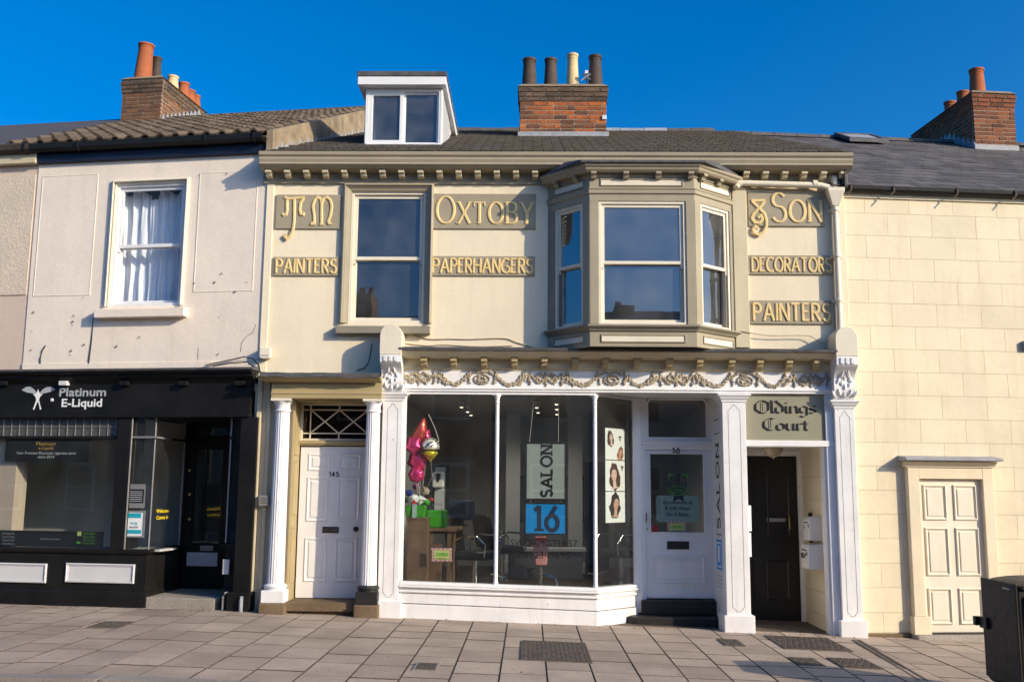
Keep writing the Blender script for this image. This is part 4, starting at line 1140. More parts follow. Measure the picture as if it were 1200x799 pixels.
for xx in (xs0+.036, xm1-.024, xm1+.024, xs1-.03):   # little brackets rounding the top corners
    s_ = 1 if xx in (xs0+.036, xm1+.024) else -1
    build(MB().prism([(xx, ztg-.03), (xx+s_*.05, ztg-.03), (xx+s_*.022, ztg-.04), (xx+s_*.006, ztg-.06), (xx, ztg-.09)], YF+.005, YF+.03, 'y'), 'spandrel', 'white_paint', sw)
# end post of the splay, soffit of the lobby
M_, L_ = face((xs1, YF), (xs2, YR))
build(MB().box(xs2-.05, xs2+.06, YR-.06, YR+.06, gz(xs2)+.1, ztg-.001), 'door_post', 'white_paint', sw, bev=.008)
xl = PB[0]+.001                                  # right wall of the lobby
build(MB().prism([(xs1+.02, YF+.02), (xl, YF+.02), (xl, YR), (xs2, YR)], ztg+.005, ztg+.03, 'z'), 'lobby_soffit', 'white_paint', fa)

# ---- salon door in the lobby
DX = R(757, 527, 838, 702, YR); FX = R(758, 467, 829, 514, YR); GX = R(762.5, 531.5, 825.5, 624, YR)
ex0, ex1 = xs2+.06, xl
zdt, zdb = DX[3], DX[2]
fr_ = MB(); wall(fr_, ex0, ex1, zdb-.02, ztg, [(DX[0], DX[1], zdb-.1, zdt), (FX[0], FX[1], FX[2], FX[3])], YR, YR+.09)
df = build(fr_, 'door_frame', 'white_paint', house, bev=.004)
fx_ = FX
o8 = .05
pts = [(fx_[0], fx_[2]), (fx_[0], fx_[3]-o8), (fx_[0]+o8*.5, fx_[3]-o8*.5), (fx_[0]+o8*.5, fx_[3]), (fx_[1]-o8*.5, fx_[3]), (fx_[1]-o8*.5, fx_[3]-o8*.5), (fx_[1], fx_[3]-o8), (fx_[1], fx_[2])]
build(MB().sweep(pts, [(0, YR-.012), (.02, YR-.012), (.02, YR+.05), (0, YR+.05)], True, lambda u, v, h: (u, h, v)), 'fanlight_bead', 'white_paint', df)
build(MB().box(fx_[0], fx_[1], YR+.03, YR+.035, fx_[2], fx_[3]), 'fanlight_pane', 'glass_shop', df)
for (za, zb, pr) in ((FX[2]-.085, FX[2]-.05, .03), (FX[2]-.05, FX[2]-.03, .045), (FX[2]-.115, FX[2]-.086, .018)):
    build(MB().box(ex0+.002, ex1-.002, YR-pr, YR-.0005, za, zb-.001), 'transom', 'white_paint', df, bev=.005)
d = MB(); wall(d, DX[0]+.006, DX[1]-.006, zdb+.01, zdt-.006, [(GX[0], GX[1], GX[2], GX[3])], YR+.03, YR+.075)
dr = build(d, 'salon_door', 'white_paint', house, bev=.003)
build(MB().mould(GX[0], GX[1], GX[2], GX[3], [(-.02, YR+.03), (-.02, YR+.02), (0, YR+.018), (.006, YR+.04), (.0, YR+.05), (-.02, YR+.04)]), 'glazing_bead', 'white_paint', dr)
build(MB().box(GX[0]-.003, GX[1]+.003, YR+.045, YR+.05, GX[2]-.003, GX[3]+.003), 'pane', 'glass_shop', dr)
LP_ = R(762.5, 650.5, 827, 684, YR)
build(MB().mould(LP_[0], LP_[1], LP_[2], LP_[3], [(0, YR+.029), (0, YR+.02), (.02, YR+.012), (.03, YR+.024), (.035, YR+.029)]), 'panel_moulding', 'white_paint', dr)
build(MB().mould(LP_[0]+.07, LP_[1]-.07, LP_[2]+.06, LP_[3]-.06, [(0, YR+.029), (0, YR+.026), (.008, YR+.022), (.016, YR+.029)]), 'panel_moulding', 'white_paint', dr)
LB_ = R(782, 634, 808, 643.5, YR)
build(MB().box(LB_[0], LB_[1], YR+.02, YR+.029, LB_[2], LB_[3]), 'letter_plate', 'step_black', dr, bev=.003)
build(MB().box(DX[0]+.02, DX[1]-.02, YR+.005, YR+.029, zdb+.012, zdb+.06), 'weather_bar', 'white_paint', dr, bev=.005)
x, z = m(757.5, 606, YR-.0)
build(MB().box(x-.018, x+.012, YR+.012, YR+.029, z-.07, z+.07), 'handle_plate', 'brass', dr, bev=.004)
build(MB().tube([(x-.003, YR+.012, z-.04), (x-.003, YR-.025, z-.03), (x-.003, YR-.025, z+.03), (x-.003, YR+.012, z+.04)], .009, 8), 'handle', 'iron', dr, True)
x, z = m(758.5, 620, YR); build(MB(Matrix.Translation((x, YR+.028, z)) @ Matrix.Rotation(rad(90), 4, 'X')).lathe([(.014, -.001), (.014, .008), (.006, .01)], 0, 0, 12), 'keyhole', 'brass', dr)
x, z = m(792, 527.5, YR); 
letters(mb := MB(), '16', x-.055, x+.055, z-.035, z+.035, YR-.0185, .2, .002, .3, serif=.5, flat=True); build(mb, 'door_number', 'print_black', df)
# steps
build(MB().box(ex0-.02, xl-.002, YR-.12, YR+.12, gz(2)+.10, zdb-.004), 'step', 'step_black', house, bev=.012)
s0 = m(736, 722, .3)[0]
build(MB().prism([(s0, .38), (s0+.12, .28), (xl-.002, .28), (xl-.002, YR+.1), (xs2-.0, YR+.1)], gz(2)-.05, gz(2)+.099, 'z'), 'step', 'stone_brown' if 0 else 'step_black', house, bev=.012)
lf = build(MB().box(xs1, PC[0], .05, 1.4, gz(2.5)-.25, gz(2.5)-.055), 'lobby_floor', 'slab_bed', house)
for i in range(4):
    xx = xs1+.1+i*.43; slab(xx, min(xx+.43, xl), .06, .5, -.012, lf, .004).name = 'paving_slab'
# panelled right wall of the lobby with upright lettering
pw_ = build(MB().box(xl-.0005, PB[1]-.03, .251, YR+.2, gz(2.5)-.05, ztg), 'lobby_wall', 'white_worn', house)
MRL = Matrix(((0, 1, 0, xl-.002), (-1, 0, 0, .56), (0, 0, 1, 0), (0, 0, 0, 1)))
zsl0, zsl1 = zc(846, 620, .3), zc(846, 520, .3)
lobby_print = root('wall_lettering', 'black upright lettering on the white side wall of the salon lobby', 'lettering', 'C', (xl, .3, 1))
b_ = MB(MRL); letters(b_, 'SALON', .18, .40, zsl0, zsl1, 0, .14, .002, .3, serif=.3, flat=True, rotate=True)
build(b_, 'letters', 'print_black', lobby_print)
b_ = MB(MRL)
for py in (492, 508, 626): z = zc(846, py, .3); b_.box(.1, .46, -.002, 0, z-.006, z+.006)
build(b_, 'rule', 'print_black', lobby_print)
bs = root('wall_sign', 'small blue notice on the side wall of the salon lobby', 'sign', 'C', (xl, .3, .9))
z0, z1 = zc(846, 667, .3), zc(846, 632, .3)
build(MB(MRL).box(.1, .46, -.004, 0, z0, z1), 'backboard', 'print_blue', bs)
build(MB(MRL).frame(.13, .43, z0+.03, z1-.03, .02, -.0055, -.0042), 'border', 'print_white', bs)
build(MB(MRL).box(.22, .34, -.0055, -.0042, z0+.1, z1-.08), 'print', 'print_white', bs)
b_ = MB(MRL)
for i in range(4): z = zc(846, 674+i*4.3, .3); b_.box(.12, .44, -.002, 0, z-.008, z+.004)
tag(build(b_, 'small_print', 'print_grey'), 'faint lines of small print below the blue notice in the lobby', 'lettering')

# ---- Oldings Court passage
OX = R(875, 463, 967, 515, YF+.03)
xo0, xo1 = PB[1]+.001, PC[0]-.001
sgn = root('sign_board', 'sage green Oldings Court sign in black letter over the dark passage', 'sign', 'C', ((OX[0]+OX[1])/2, YF+.03, OX[2]))
build(MB().box(xo0, xo1-.1, YF+.03, .2, OX[2]-.01, fas0-.061), 'backboard', 'sign_sage', sgn)
def px_bl(word, p0, p1, pyb, pyt):
    a, zb = m(p0, pyb, YF+.03); b2, zt2 = m(p1, pyt, YF+.03); return blackletter(MB(), word, a, b2, zb, zt2-zb, YF+.0285)
build(px_bl('Oldings', 884, 957, 484.5, 469.5), 'lettering', 'print_black', sgn)
build(px_bl('Court', 893.5, 948, 504.5, 490), 'lettering', 'print_black', sgn)
TB = R(874, 516, 970, 523, YF)
ps = build(MB().box(xo0, xo1, YF-.01, .25, TB[2], OX[2]-.011), 'passage_beam', 'white_paint', house, bev=.006)
build(MB().box(xo1-.1, xo1, YF+.0, .25, gz(3.8)-.05, TB[2]-.001), 'passage_post', 'white_paint', house, bev=.006)
build(MB().box(xo1-.1, xo1, YF+.0, .25, OX[2]-.01, fas0-.061), 'passage_post', 'white_paint', house, bev=.006)
build(MB().box(xo1-.13, xo1-.1005, YF+.03, YF+.09, gz(3.8)-.05, TB[2]-.001), 'post_bead', 'white_paint', house, bev=.006)
YP = 1.3
pa = MB(); pa.box(xo0-.1, xo0, .2, YP, -.3, 3.0); build(pa, 'passage_wall', 'white_worn', house)
pcx = m(968, 620, .26)[0]
pw2 = build(MB().box(pcx, pcx+.2, .26, YP+.2, -.3, 2.95), 'passage_wall', 'block_joint', house)
blk_side = unit('side_block', 'block_cream')
zz0 = -.2; row = 0
while zz0 < 2.7:
    yy = .27-.2*(row % 2)
    while yy < YP:
        a, c = max(yy, .262), min(yy+.8, YP)
        if c-a > .05: piece(blk_side, 'rendered_block', pw2, (pcx-.004, (a+c)/2, zz0+.15), (.012, c-a-.006, .295))
        yy += .8
    zz0 += .3; row += 1
build(MB().box(xo0, pcx, .26, YP+.2, TB[2]+.12, TB[2]+.16), 'passage_ceiling', 'white_worn', house)
PD = R(860, 534, 936.5, 727, YP)
zpd0 = PD[2]
dd = MB(); wall(dd, xo0-.05, pcx, -.3, 2.8, [(xo0-.04, PD[1], zpd0-.3, PD[3])], YP, YP+.1); build(dd, 'passage_end_wall', 'white_worn', house)
for a, c in ((PD[1]+.0, PD[1]+.075),): build(MB().box(a, c, YP-.03, YP-.0005, zpd0+.1, PD[3]+.075), 'door_architrave', 'white_worn', house, bev=.005)
build(MB().box(xo0, PD[1]-.001, YP-.03, YP-.0005, PD[3]+.001, PD[3]+.075), 'door_architrave', 'white_worn', house, bev=.005)
pd = build(MB().box(xo0-.03, PD[1], YP+.02, YP+.07, zpd0, PD[3]), 'passage_door', 'dark_door', house)
for (a, c, py0, py1) in ((863, 885, 548, 628), (899, 926, 548, 628), (863, 885, 655, 703), (899, 926, 655, 703)):
    q = R(a, py0, c, py1, YP)
    build(MB().mould(q[0], q[1], q[2], q[3], [(0, YP+.02), (0, YP+.008), (.012, YP+.004), (.03, YP+.016), (.034, YP+.02)]), 'panel_moulding', 'dark_door', pd)
q = R(899, 607, 921, 611, YP); build(MB().box(q[0], q[1], YP+.012, YP+.019, q[2], q[3]), 'letter_plate', 'steel_grey', pd, bev=.002)
q = R(924.5, 602, 927, 621, YP); build(MB().tube([(q[0], YP+.02, q[2]), (q[0], YP-.03, q[2]+.03), (q[0], YP-.03, q[3]-.03), (q[0], YP+.02, q[3])], .011, 8), 'pull_handle', 'brass', pd, True)
pf = build(MB().add([(xo0, .0, gz(3.3)-.01), (pcx, .0, gz(3.6)-.03), (pcx, YP, zpd0-.005), (xo0, YP, zpd0+.0), (xo0, 0, -.5), (pcx, 0, -.5), (pcx, YP, -.5), (xo0, YP, -.5)],
      [(0,1,2,3),(7,6,5,4),(0,1,5,4),(1,2,6,5),(2,3,7,6),(3,0,4,7)]), 'passage_floor', 'stone_brown', house)
# lamp under the beam
lx, lz = m(906, 528, .35)
lamp = root('ceiling_lamp', 'bowl shaped lamp under the ceiling at the passage mouth', 'lamp', 'C', (lx, .35, lz))
zl1 = TB[2]+.05
build(MB().lathe([(.06, TB[2]+.119), (.06, zl1-.02), (.03, zl1-.03), (.03, zl1-.05)], lx, .35, 16), 'mount', 'iron', lamp, True)
build(MB().lathe([(.13, zl1-.05), (.128, zl1-.08), (.10, zl1-.13), (.055, zl1-.165), (.014, zl1-.18), (.014, zl1-.195), (.003, zl1-.2)], lx, .35, 20), 'lamp_shade', 'lamp_shade', lamp, True)
# letter boxes on the passage wall
def letter_box(px0, py0, px1, py1, yc, label, handle):
    z0, z1 = m((px0+px1)/2, py1, yc)[1], m((px0+px1)/2, py0, yc)[1]
    r = root('letter_box', label, 'letter box', 'C', (pcx-.07, yc, z0), 'letter boxes in the passage')
    d_ = .22 if handle else .17; ya, yb2 = (yc-.16, yc+.2) if handle else (yc-.10, yc+.2)
    build(MB().prism([(pcx-.011, z0), (pcx-d_, z0), (pcx-d_, z1-.04), (pcx-d_+.02, z1), (pcx-.011, z1+.015)], ya, yb2, 'y'), 'body', 'white_upvc', r, bev=.006)
    X_ = pcx-d_
    build(MB().box(X_-.004, X_-.0005, ya+.06, yb2-.06, z1-.075, z1-.06), 'slot', 'print_black', r)
    build(MB().box(X_-.004, X_-.0005, ya+.03, ya+.06, z1-.13, z1-.09), 'lock', 'print_black', r)
    build(MB().box(X_-.004, X_-.0005, yb2-.07, yb2-.04, z1-.15, z1-.11), 'name_plate', 'print_black', r)
    if handle: build(MB().tube([(X_, yc-.06, z0+.2), (X_-.03, yc-.05, z0+.15), (X_-.03, yc+.05, z0+.15), (X_, yc+.06, z0+.2)], .01, 8), 'handle', 'print_black', r, True)
letter_box(946, 606, 969, 633, .52, 'upper white letter box on the passage wall', False)
letter_box(944, 638, 970, 666, .50, 'lower white letter box with black handle on the passage wall', True)
z = zc(948, 618, .85); tag(build(MB().box(pcx-.05, pcx-.011, .82, .9, z-.2, z+.2), 'intercom', 'black_plastic', None, bev=.004), 'tall black intercom behind the letter boxes in the passage', 'intercom')
# white notices fixed to the passage edge of the middle pilaster
for i, (py0, py1, lab) in enumerate(((592, 622, 'upper blank white notice on the edge of the middle pilaster'), (624, 652, 'lower blank white notice on the edge of the middle pilaster'))):
    q = R(873, py0, 880.5, py1, .1)
    tag(build(MB().box(PB[1]+.002, q[1], .1, .104, q[2], q[3]), 'notice', 'print_white', None), lab, 'notice', 'blank notices on the pilaster')
# ---------------------------------------------------------------- the doorway of number 145
YD = .28
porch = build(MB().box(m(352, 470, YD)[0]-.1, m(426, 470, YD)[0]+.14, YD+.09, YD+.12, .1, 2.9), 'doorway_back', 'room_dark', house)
# side linings, khaki
xa0, xb0 = m(329, 600)[0], m(429, 600)[0]
ztp = zc(390, 467)
for (a, c, nm) in ((xa, xa+.03, 'l'), (xb-.03, xb, 'r')):
    ln = build(MB().box(a, c, -.04, YD+.08, gz(-2.6)+.1, ztp), 'door_lining', 'khaki', house, bev=.004)
    if nm == 'l':
        for z0, z1 in ((.5, 1.2), (1.35, 2.05), (2.12, 2.6)):
            build(MB(Matrix(((0, -1, 0, c+.0005), (1, 0, 0, 0), (0, 0, 1, 0), (0, 0, 0, 1)))).mould(.0, YD-.03, z0, z1, [(0, 0), (0, -.008), (.012, -.01), (.02, 0)]), 'panel_moulding', 'khaki', ln)
build(MB().box(xa+.031, xb-.031, -.04, YD+.08, ztp-.035, ztp), 'door_lining', 'khaki', house)
D1 = R(347.5, 523, 427, 701, YD); F1 = R(354, 476, 426, 516.5, YD)
D1 = (xa+.05, xb-.05, D1[2], D1[3])
T1 = R(352, 516, 426, 522, YD)
build(MB().box(xa+.031, xb-.031, YD-.04, YD+.06, T1[2], T1[3]), 'transom', 'khaki', house, bev=.006)
build(MB().box(xa+.031, xb-.031, YD-.055, YD-.041, T1[2]+.02, T1[3]-.01), 'transom_bead', 'khaki', house, bev=.005)
# fanlight with margin bars and lozenges
fl = build(MB().frame(xa+.031, xb-.031, F1[2], ztp-.036, .03, YD, YD+.05), 'fanlight', 'cream_paint', house, bev=.003)
x0, x1, z0, z1 = xa+.061, xb-.061, F1[2]+.03, ztp-.066
build(MB().box(x0-.005, x1+.005, YD+.03, YD+.034, z0-.005, z1+.005), 'pane', 'glass_old', fl)
bar = lambda a, c, k: MB().ribbon([a, c], .016, YD+.028, .016+.0006*k, flat=True)
ax_, bx_ = x0+.10, x1-.03; az_, bz_ = z0+.07, z1-.06; cxm = (ax_+bx_)/2; czm = (az_+bz_)/2
segs = [((ax_, z0), (ax_, z1)), ((x0, az_), (x1, az_)), ((x0, bz_), (x1, bz_)), ((cxm, z0), (cxm, az_)), ((cxm, bz_), (cxm, z1)), ((bx_, z0), (bx_, z1)),
        ((ax_, bz_), (cxm, az_)), ((ax_, az_), (cxm, bz_)), ((cxm, bz_), (bx_, az_)), ((cxm, az_), (bx_, bz_))]
for k, (a, c) in enumerate(segs): build(bar(a, c, k), 'glazing_bar', 'cream_paint', fl)
# six panelled white door
dr = build(MB().box(D1[0], D1[1], YD, YD+.045, D1[2]+.006, D1[3]-.001), 'front_door', 'white_paint', house, bev=.003)
for (a, c, py0, py1) in ((361.5, 386.5, 531.5, 551), (397, 423, 531.5, 551), (359.5, 384, 559, 610.5), (395.5, 421.5, 559, 610.5), (356.5, 382, 630, 681), (392.5, 418, 630, 681)):
    q = R(a, py0, c, py1, YD)
    build(MB().mould(q[0], q[1], q[2], q[3], [(0, YD+.002), (0, YD-.008), (.01, YD-.012), (.03, YD-.001), (.034, YD+.002)]), 'panel_moulding', 'white_paint', dr, bev=.001)
    build(MB().prism([(0, 0)], 0, 0) if 0 else MB().add([(q[0]+.045, YD-.0008, q[2]+.045), (q[1]-.045, YD-.0008, q[2]+.045), (q[1]-.045, YD-.0008, q[3]-.045), (q[0]+.045, YD-.0008, q[3]-.045),
          (q[0]+.06, YD-.008, q[2]+.06), (q[1]-.06, YD-.008, q[2]+.06), (q[1]-.06, YD-.008, q[3]-.06), (q[0]+.06, YD-.008, q[3]-.06)],
          [(4, 5, 6, 7), (0, 1, 5, 4), (1, 2, 6, 5), (2, 3, 7, 6), (3, 0, 4, 7)]), 'panel_field', 'white_paint', dr)
q = R(378, 617, 397, 624, YD); build(MB().box(q[0], q[1], YD-.012, YD-.001, q[2], q[3]), 'letter_plate', 'step_black', dr, bev=.003)
build(MB().box(q[0]+.015, q[1]-.015, YD-.016, YD-.0121, q[2]+.015, q[3]-.015), 'letter_flap', 'iron', dr, bev=.002)
x, z = m(417.5, 619.5, YD); build(MB(Matrix.Translation((x, YD, z)) @ Matrix.Rotation(rad(90), 4, 'X')).lathe([(.03, 0), (.03, .008), (.014, .012), (.014, .035), (.03, .045), (.033, .06), (.02, .075), (.002, .078)], 0, 0, 16), 'door_knob', 'step_black', dr, True)
x, z = m(391.5, 555.5, YD); letters(mb := MB(), '145', x-.07, x+.07, z-.03, z+.03, YD-.0015, .19, .003, .3, flat=True); build(mb, 'door_number', 'print_black', dr)
# columns
def column(px, r0, zb, zt, base_mats, plinth):
    x = m(px, 580, -.1)[0]; yc = -.11
    pr = [(r0*1.3, zb), (r0*1.3, zb+.02), (r0*1.42, zb+.035), (r0*1.42, zb+.05), (r0*1.2, zb+.065), (r0*1.05, zb+.075)]
    cl = build(MB().lathe([(r0*1.02, zb+.07), (r0, zb+.2), (r0*.94, (zb+zt)/2), (r0*.86, zt-.17)], x, yc, 40, .085), 'column', 'white_paint', house, True, angle=60)
    build(MB().lathe(pr, x, yc, 28), 'column_base', base_mats, cl, True)
    build(MB().lathe([(r0*.9, zt-.171), (r0*1.0, zt-.165), (r0*1.0, zt-.15), (r0*.9, zt-.14), (r0*.9, zt-.085), (r0*1.05, zt-.06), (r0*1.2, zt-.04), (r0*1.2, zt-.035)], x, yc, 28), 'column_capital', 'white_paint', cl, True)
    build(MB().box(x-r0*1.25, x+r0*1.25, yc-r0*1.25, yc+r0*1.25, zt-.034, zt), 'abacus', 'cream_paint', cl, bev=.004)
    z2 = zb-.155
    build(MB().box(x-r0*1.38, x+r0*1.38, yc-r0*1.38, .0, z2, zb-.001), 'column_block', base_mats, cl, bev=.008)
    build(MB().box(x-r0*1.55, x+r0*1.55, yc-r0*1.6, .0, gz(x)-.05, z2-.001), 'stone_plinth', 'stone_brown', cl, bev=.015)
    return x, yc
zent = zc(390, 467, -.2)
xc1, yc1 = column(327.5, .105, zc(320, 691, -.2), zent, 'white_paint', 1)
xc2, yc2 = column(435, .10, zc(430, 693, -.2), zent, 'step_black', 1)
# entablature and hood
ex0_, ex1_ = xc1-.13, PA[0]-.002
en = build(MB().profx(ex0_, ex1_, [(.0, zent+.001), (-.235, zent+.001), (-.235, zent+.05), (-.245, zent+.055), (-.245, zent+.08), (-.225, zent+.09), (-.225, zent+.21), (0, zent+.21)]), 'entablature', 'khaki', house, bev=.003)
zh = zc(375, 437, -.46)
build(MB().sweep([(ex0_, .0), (ex0_, -.225), (ex1_, -.225)], [(-.02, zent+.211), (.01, zent+.211), (.02, zent+.235), (.05, zent+.25), (.06, zh-.10), (.14, zh-.055), (.16, zh-.05), (.16, zh-.03), (-.02, zh-.03)]), 'hood_moulding', 'khaki', en, bev=.003)
hp = MB()
n = 26
xs_ = [m(304, 440, -.4)[0]+(ex1_-m(304, 440, -.4)[0])*i/n for i in range(n+1)]
for a, c in zip(xs_[:-1], xs_[1:]):
    d1 = .005*math.sin(a*9)+.004*math.sin(a*23); d2 = .005*math.sin(c*9)+.004*math.sin(c*23)
    hp.add([(a, -.405, zh-.045+d1), (c, -.405, zh-.045+d2), (c, -.40, zh+.012+d2*.5), (a, -.40, zh+.012+d1*.5), (c, 0, zh+.05), (a, 0, zh+.05), (a, 0, zh-.028), (c, 0, zh-.028)],
           [(0, 1, 2, 3), (3, 2, 4, 5), (0, 6, 7, 1)])
build(hp, 'lead_hood', 'lead', en)
# steps of 145
zs = D1[2]
build(MB().box(xa, xb, -.16, YD+.1, zs-.115, zs-.001), 'doorstep', 'stone_brown', house, bev=.014)
build(MB().box(xa, xb, -.10, YD+.1, gz(-2.6)-.1, zs-.116), 'doorstep', 'stone_brown', house, bev=.01)

# ---------------------------------------------------------------- rainwater goods, cables, small fittings
def pipe_run(pts, r): return MB().tube(pts, r, 12)
hx, hz = m(979, 229, -.1)
yp = -.10
xpa = m(981, 300, yp)[0]
zp_end = zc(984, 392, yp)
dp = build(pipe_run([(xpa, yp, zc(980, 240, yp)), (xpa, yp, zp_end)], .038), 'downpipe', 'cream_paint', house, True)
hh0, hh1 = zc(979, 242, yp), zc(979, 221.5, yp)
build(MB().add([(xpa-.11, yp-.09, hh1), (xpa+.11, yp-.09, hh1), (xpa+.11, yp+.06, hh1), (xpa-.11, yp+.06, hh1),
                (xpa-.11, yp-.09, hh1-.05), (xpa+.11, yp-.09, hh1-.05), (xpa+.11, yp+.06, hh1-.05), (xpa-.11, yp+.06, hh1-.05),
                (xpa-.045, yp-.045, hh0), (xpa+.045, yp-.045, hh0), (xpa+.045, yp+.045, hh0), (xpa-.045, yp+.045, hh0)],
               [(0,1,2,3),(0,1,5,4),(1,2,6,5),(2,3,7,6),(3,0,4,7),(4,5,9,8),(5,6,10,9),(6,7,11,10),(7,4,8,11),(8,9,10,11)]), 'hopper_head', 'cream_paint', dp, bev=.006)
for py in (246, 300, 352):
    z = zc(981, py, yp); build(MB().lathe([(.047, z-.02), (.05, z-.015), (.05, z+.015), (.047, z+.02)], xpa, yp, 14), 'pipe_collar', 'cream_paint', dp, True)
    build(MB().box(xpa-.075, xpa+.075, yp+.03, -.041, z-.018, z+.018), 'pipe_bracket', 'cream_paint', dp)
za, zb2 = zc(920, 214, yp), zc(920, 219, yp)
xq0 = m(862, 218, yp)[0]
build(pipe_run([(xpa+.01, yp+.02, 5.86), (xpa+.01, yp, hh1-.01)], .042), 'downpipe', 'cream_paint', house, True)
bpz = zc(900, 215.5, yp)
build(pipe_run([(xq0, yp-.03, bpz-.06), (xq0+.04, yp, bpz+.0), (xq0+.1, yp, bpz+.008), (m(962, 219, yp)[0], yp, bpz-.02), (m(968, 221, yp)[0], yp, bpz-.04), (xpa-.06, yp, hh1+.02), (xpa-.05, yp, hh1-.03)], .04), 'branch_pipe', 'cream_paint', house, True)
for px in (866, 955):
    x = m(px, 217, yp)[0]; MX = Matrix.Translation((x, yp, bpz)) @ Matrix.Rotation(rad(90), 4, 'Y')
    build(MB(MX).lathe([(.05, -.03), (.05, .03)], 0, 0, 14), 'pipe_collar', 'cream_paint', house, True)
# waste pipe on the strip left of the column
x = m(311, 560, -.05)[0]
build(pipe_run([(x, -.045, ground_z(-3.5)), (x, -.045, zc(311, 446, -.05))], .032), 'downpipe', 'cream_shop', house, True)
x2 = m(300, 560, -.05)[0]
build(MB().box(x2-.03, x2+.03, -.06, 0, ground_z(-3.5), zc(300, 441, -.05)), 'corner_batten', 'cream_shop', house, bev=.006)
# buzzer box
q = R(303, 580, 315, 592.5, -.12)
r = root('entry_buzzer', 'small grey buzzer box on the wall left of door 145', 'buzzer', 'C', ((q[0]+q[1])/2, -.1, q[2]))
build(MB().box(q[0], q[1], -.13, -.062, q[2], q[3]), 'case', 'steel_grey', r, bev=.008)
b_ = MB()
for i in range(3): b_.box(q[0]+.03, q[1]-.03, -.133, -.1305, q[2]+.03+i*.03, q[2]+.045+i*.03)
build(b_, 'buttons', 'iron', r)
# alarm box at the corner
q = R(304, 407, 317, 420, -.1)
r = root('alarm_box', 'small pale alarm box where the white and cream walls meet', 'alarm box', 'C', ((q[0]+q[1])/2, -.05, q[2]))
build(MB().prism([(q[0], q[2]+.02), (q[0]+.02, q[2]), (q[1]-.02, q[2]), (q[1], q[2]+.02), (q[1], q[3]), (q[0], q[3])], -.11, -.021, 'y'), 'case', 'cream_paint', r, bev=.01)
build(MB().box(q[0]+.02, q[1]-.02, -.113, -.1105, q[2]+.03, q[2]+.05), 'lens', 'print_grey', r)
def cable(pxs, y, r, mk, label, sag=0):
    pts = []
    for px, py, *yy in pxs:
        Y = yy[0] if yy else y; x, z = m(px, py, Y); pts.append((x, Y, z))
    # smooth
    P_ = [Vector(p) for p in pts]; q = []
    for i in range(len(P_)-1):
        p0, p1, p2, p3 = P_[max(i-1, 0)], P_[i], P_[i+1], P_[min(i+2, len(P_)-1)]
        for t in [k/5 for k in range(5)]:
            q.append(.5*((2*p1)+(-p0+p2)*t+(2*p0-5*p1+4*p2-p3)*t*t+(-p0+3*p1-3*p2+p3)*t**3))
    q.append(P_[-1])
    tag(build(MB().tube(q, r, 6), 'cable', mk, None, True), label, 'cable', 'cables on the walls')
cable([(470,388), (500,397), (525,397), (548,397.5), (590,396.5), (605,401), (625,407)], -.012, .006, 'cable_pale', 'thin cable looping along the wall just above the left half of the shop cornice')
cable([(472,402), (500,405), (520,404), (560,406), (600,405)], -.010, .005, 'cable_pale', 'lower cable clipped to the wall close to the lead of the shop cornice')
cable([(868,388), (900,393), (940,393), (952,395), (963,402), (975,396), (984,388)], -.062, .006, 'cable_pale', 'thin cable drooping below the larger Painters board')
cable([(436,402), (433,420), (428,430), (418,434)], -.012, .006, 'cable_black', 'dark cable curving down to the lead hood of door 145')
for px, py, lab in ((524, 404, 'left'), (937, 293, 'right')): pass
# ---------------------------------------------------------------- the white house with the black shopfront (frame L)
lh = root('terraced_house', 'white rendered house with pantiled roof over the black shopfront', 'house', 'L', (-1.7, 0, 0))
def ml(px, py, y=0): return m(px, py, y, 'L')
def RL(a, b_, c, d_, y=0): return R(a, b_, c, d_, y, 'L')
EX = -3.43                                       # boundary to the next house
WL = RL(131.5, 214.5, 214.5, 358.5)
zfa = ml(150, 433)[1]
zeave = 6.36
w = MB(); wall(w, EX, -.0, zfa-.3, zeave-.05, [WL], 0, .3); build(w, 'wall', 'stucco_white', lh)
# raised panels of the render
for px in ((45, 206, 110, 346), (231, 202, 299, 341)):
    q = RL(*px)
    pn = build(MB().box(q[0], q[1], -.003, .0, q[2], q[3]), 'wall_panel', 'stucco_white', lh)
    build(MB().mould(q[0], q[1], q[2], q[3], [(-.007, -.0005), (-.007, -.005), (.0, -.007), (.007, -.005), (.007, -.0005)]), 'panel_bead', 'stucco_white', pn)
build(MB().box(EX, -.02, -.012, -.0005, ml(200, 430)[1]-.1, ml(200, 424)[1]), 'render_band', 'stucco_white', lh, bev=.004)
SL = RL(110, 360, 215, 371, -.12)
wnd = sash_window(lh, WL, ml(174, 288)[1], 'cream_paint', 0, (.05, .03), 'stucco_white', SL, 'L', 'glass_clear', 'white_paint', 'room_mid')
# white curtain behind the sash
q = RL(143, 219, 210, 356, .3)
cz0, cz1_ = q[2], q[3]
cu = MB(); n = 90
top = []; bot = []
for i in range(n+1):
    t = i/n; x = q[0]-.05+(q[1]-q[0]+.1)*t
    dip = .10*abs(math.sin(t*math.pi*2.6+.6))**1.5
    if .50 < t < .60: dip += .1
    y = .26+.03*math.sin(t*44)+.02*math.sin(t*95+1)
    top.append((x, y, cz1_-.06-dip*.8)); bot.append((x, .27+.028*math.sin(t*40+.8)+.02*math.sin(t*90), cz0-.02))
nz = 10; vs = []
for k in range(nz+1):
    f = k/nz; vs += [(a[0]*(1-f)+c[0]*f+.008*math.sin(k*1.3+i*.2), a[1]*(1-f)+c[1]*f, a[2]*(1-f)+c[2]*f) for i, (a, c) in enumerate(zip(top, bot))]
cu.add(vs, [(k*(n+1)+i, k*(n+1)+i+1, (k+1)*(n+1)+i+1, (k+1)*(n+1)+i) for k in range(nz) for i in range(n)])
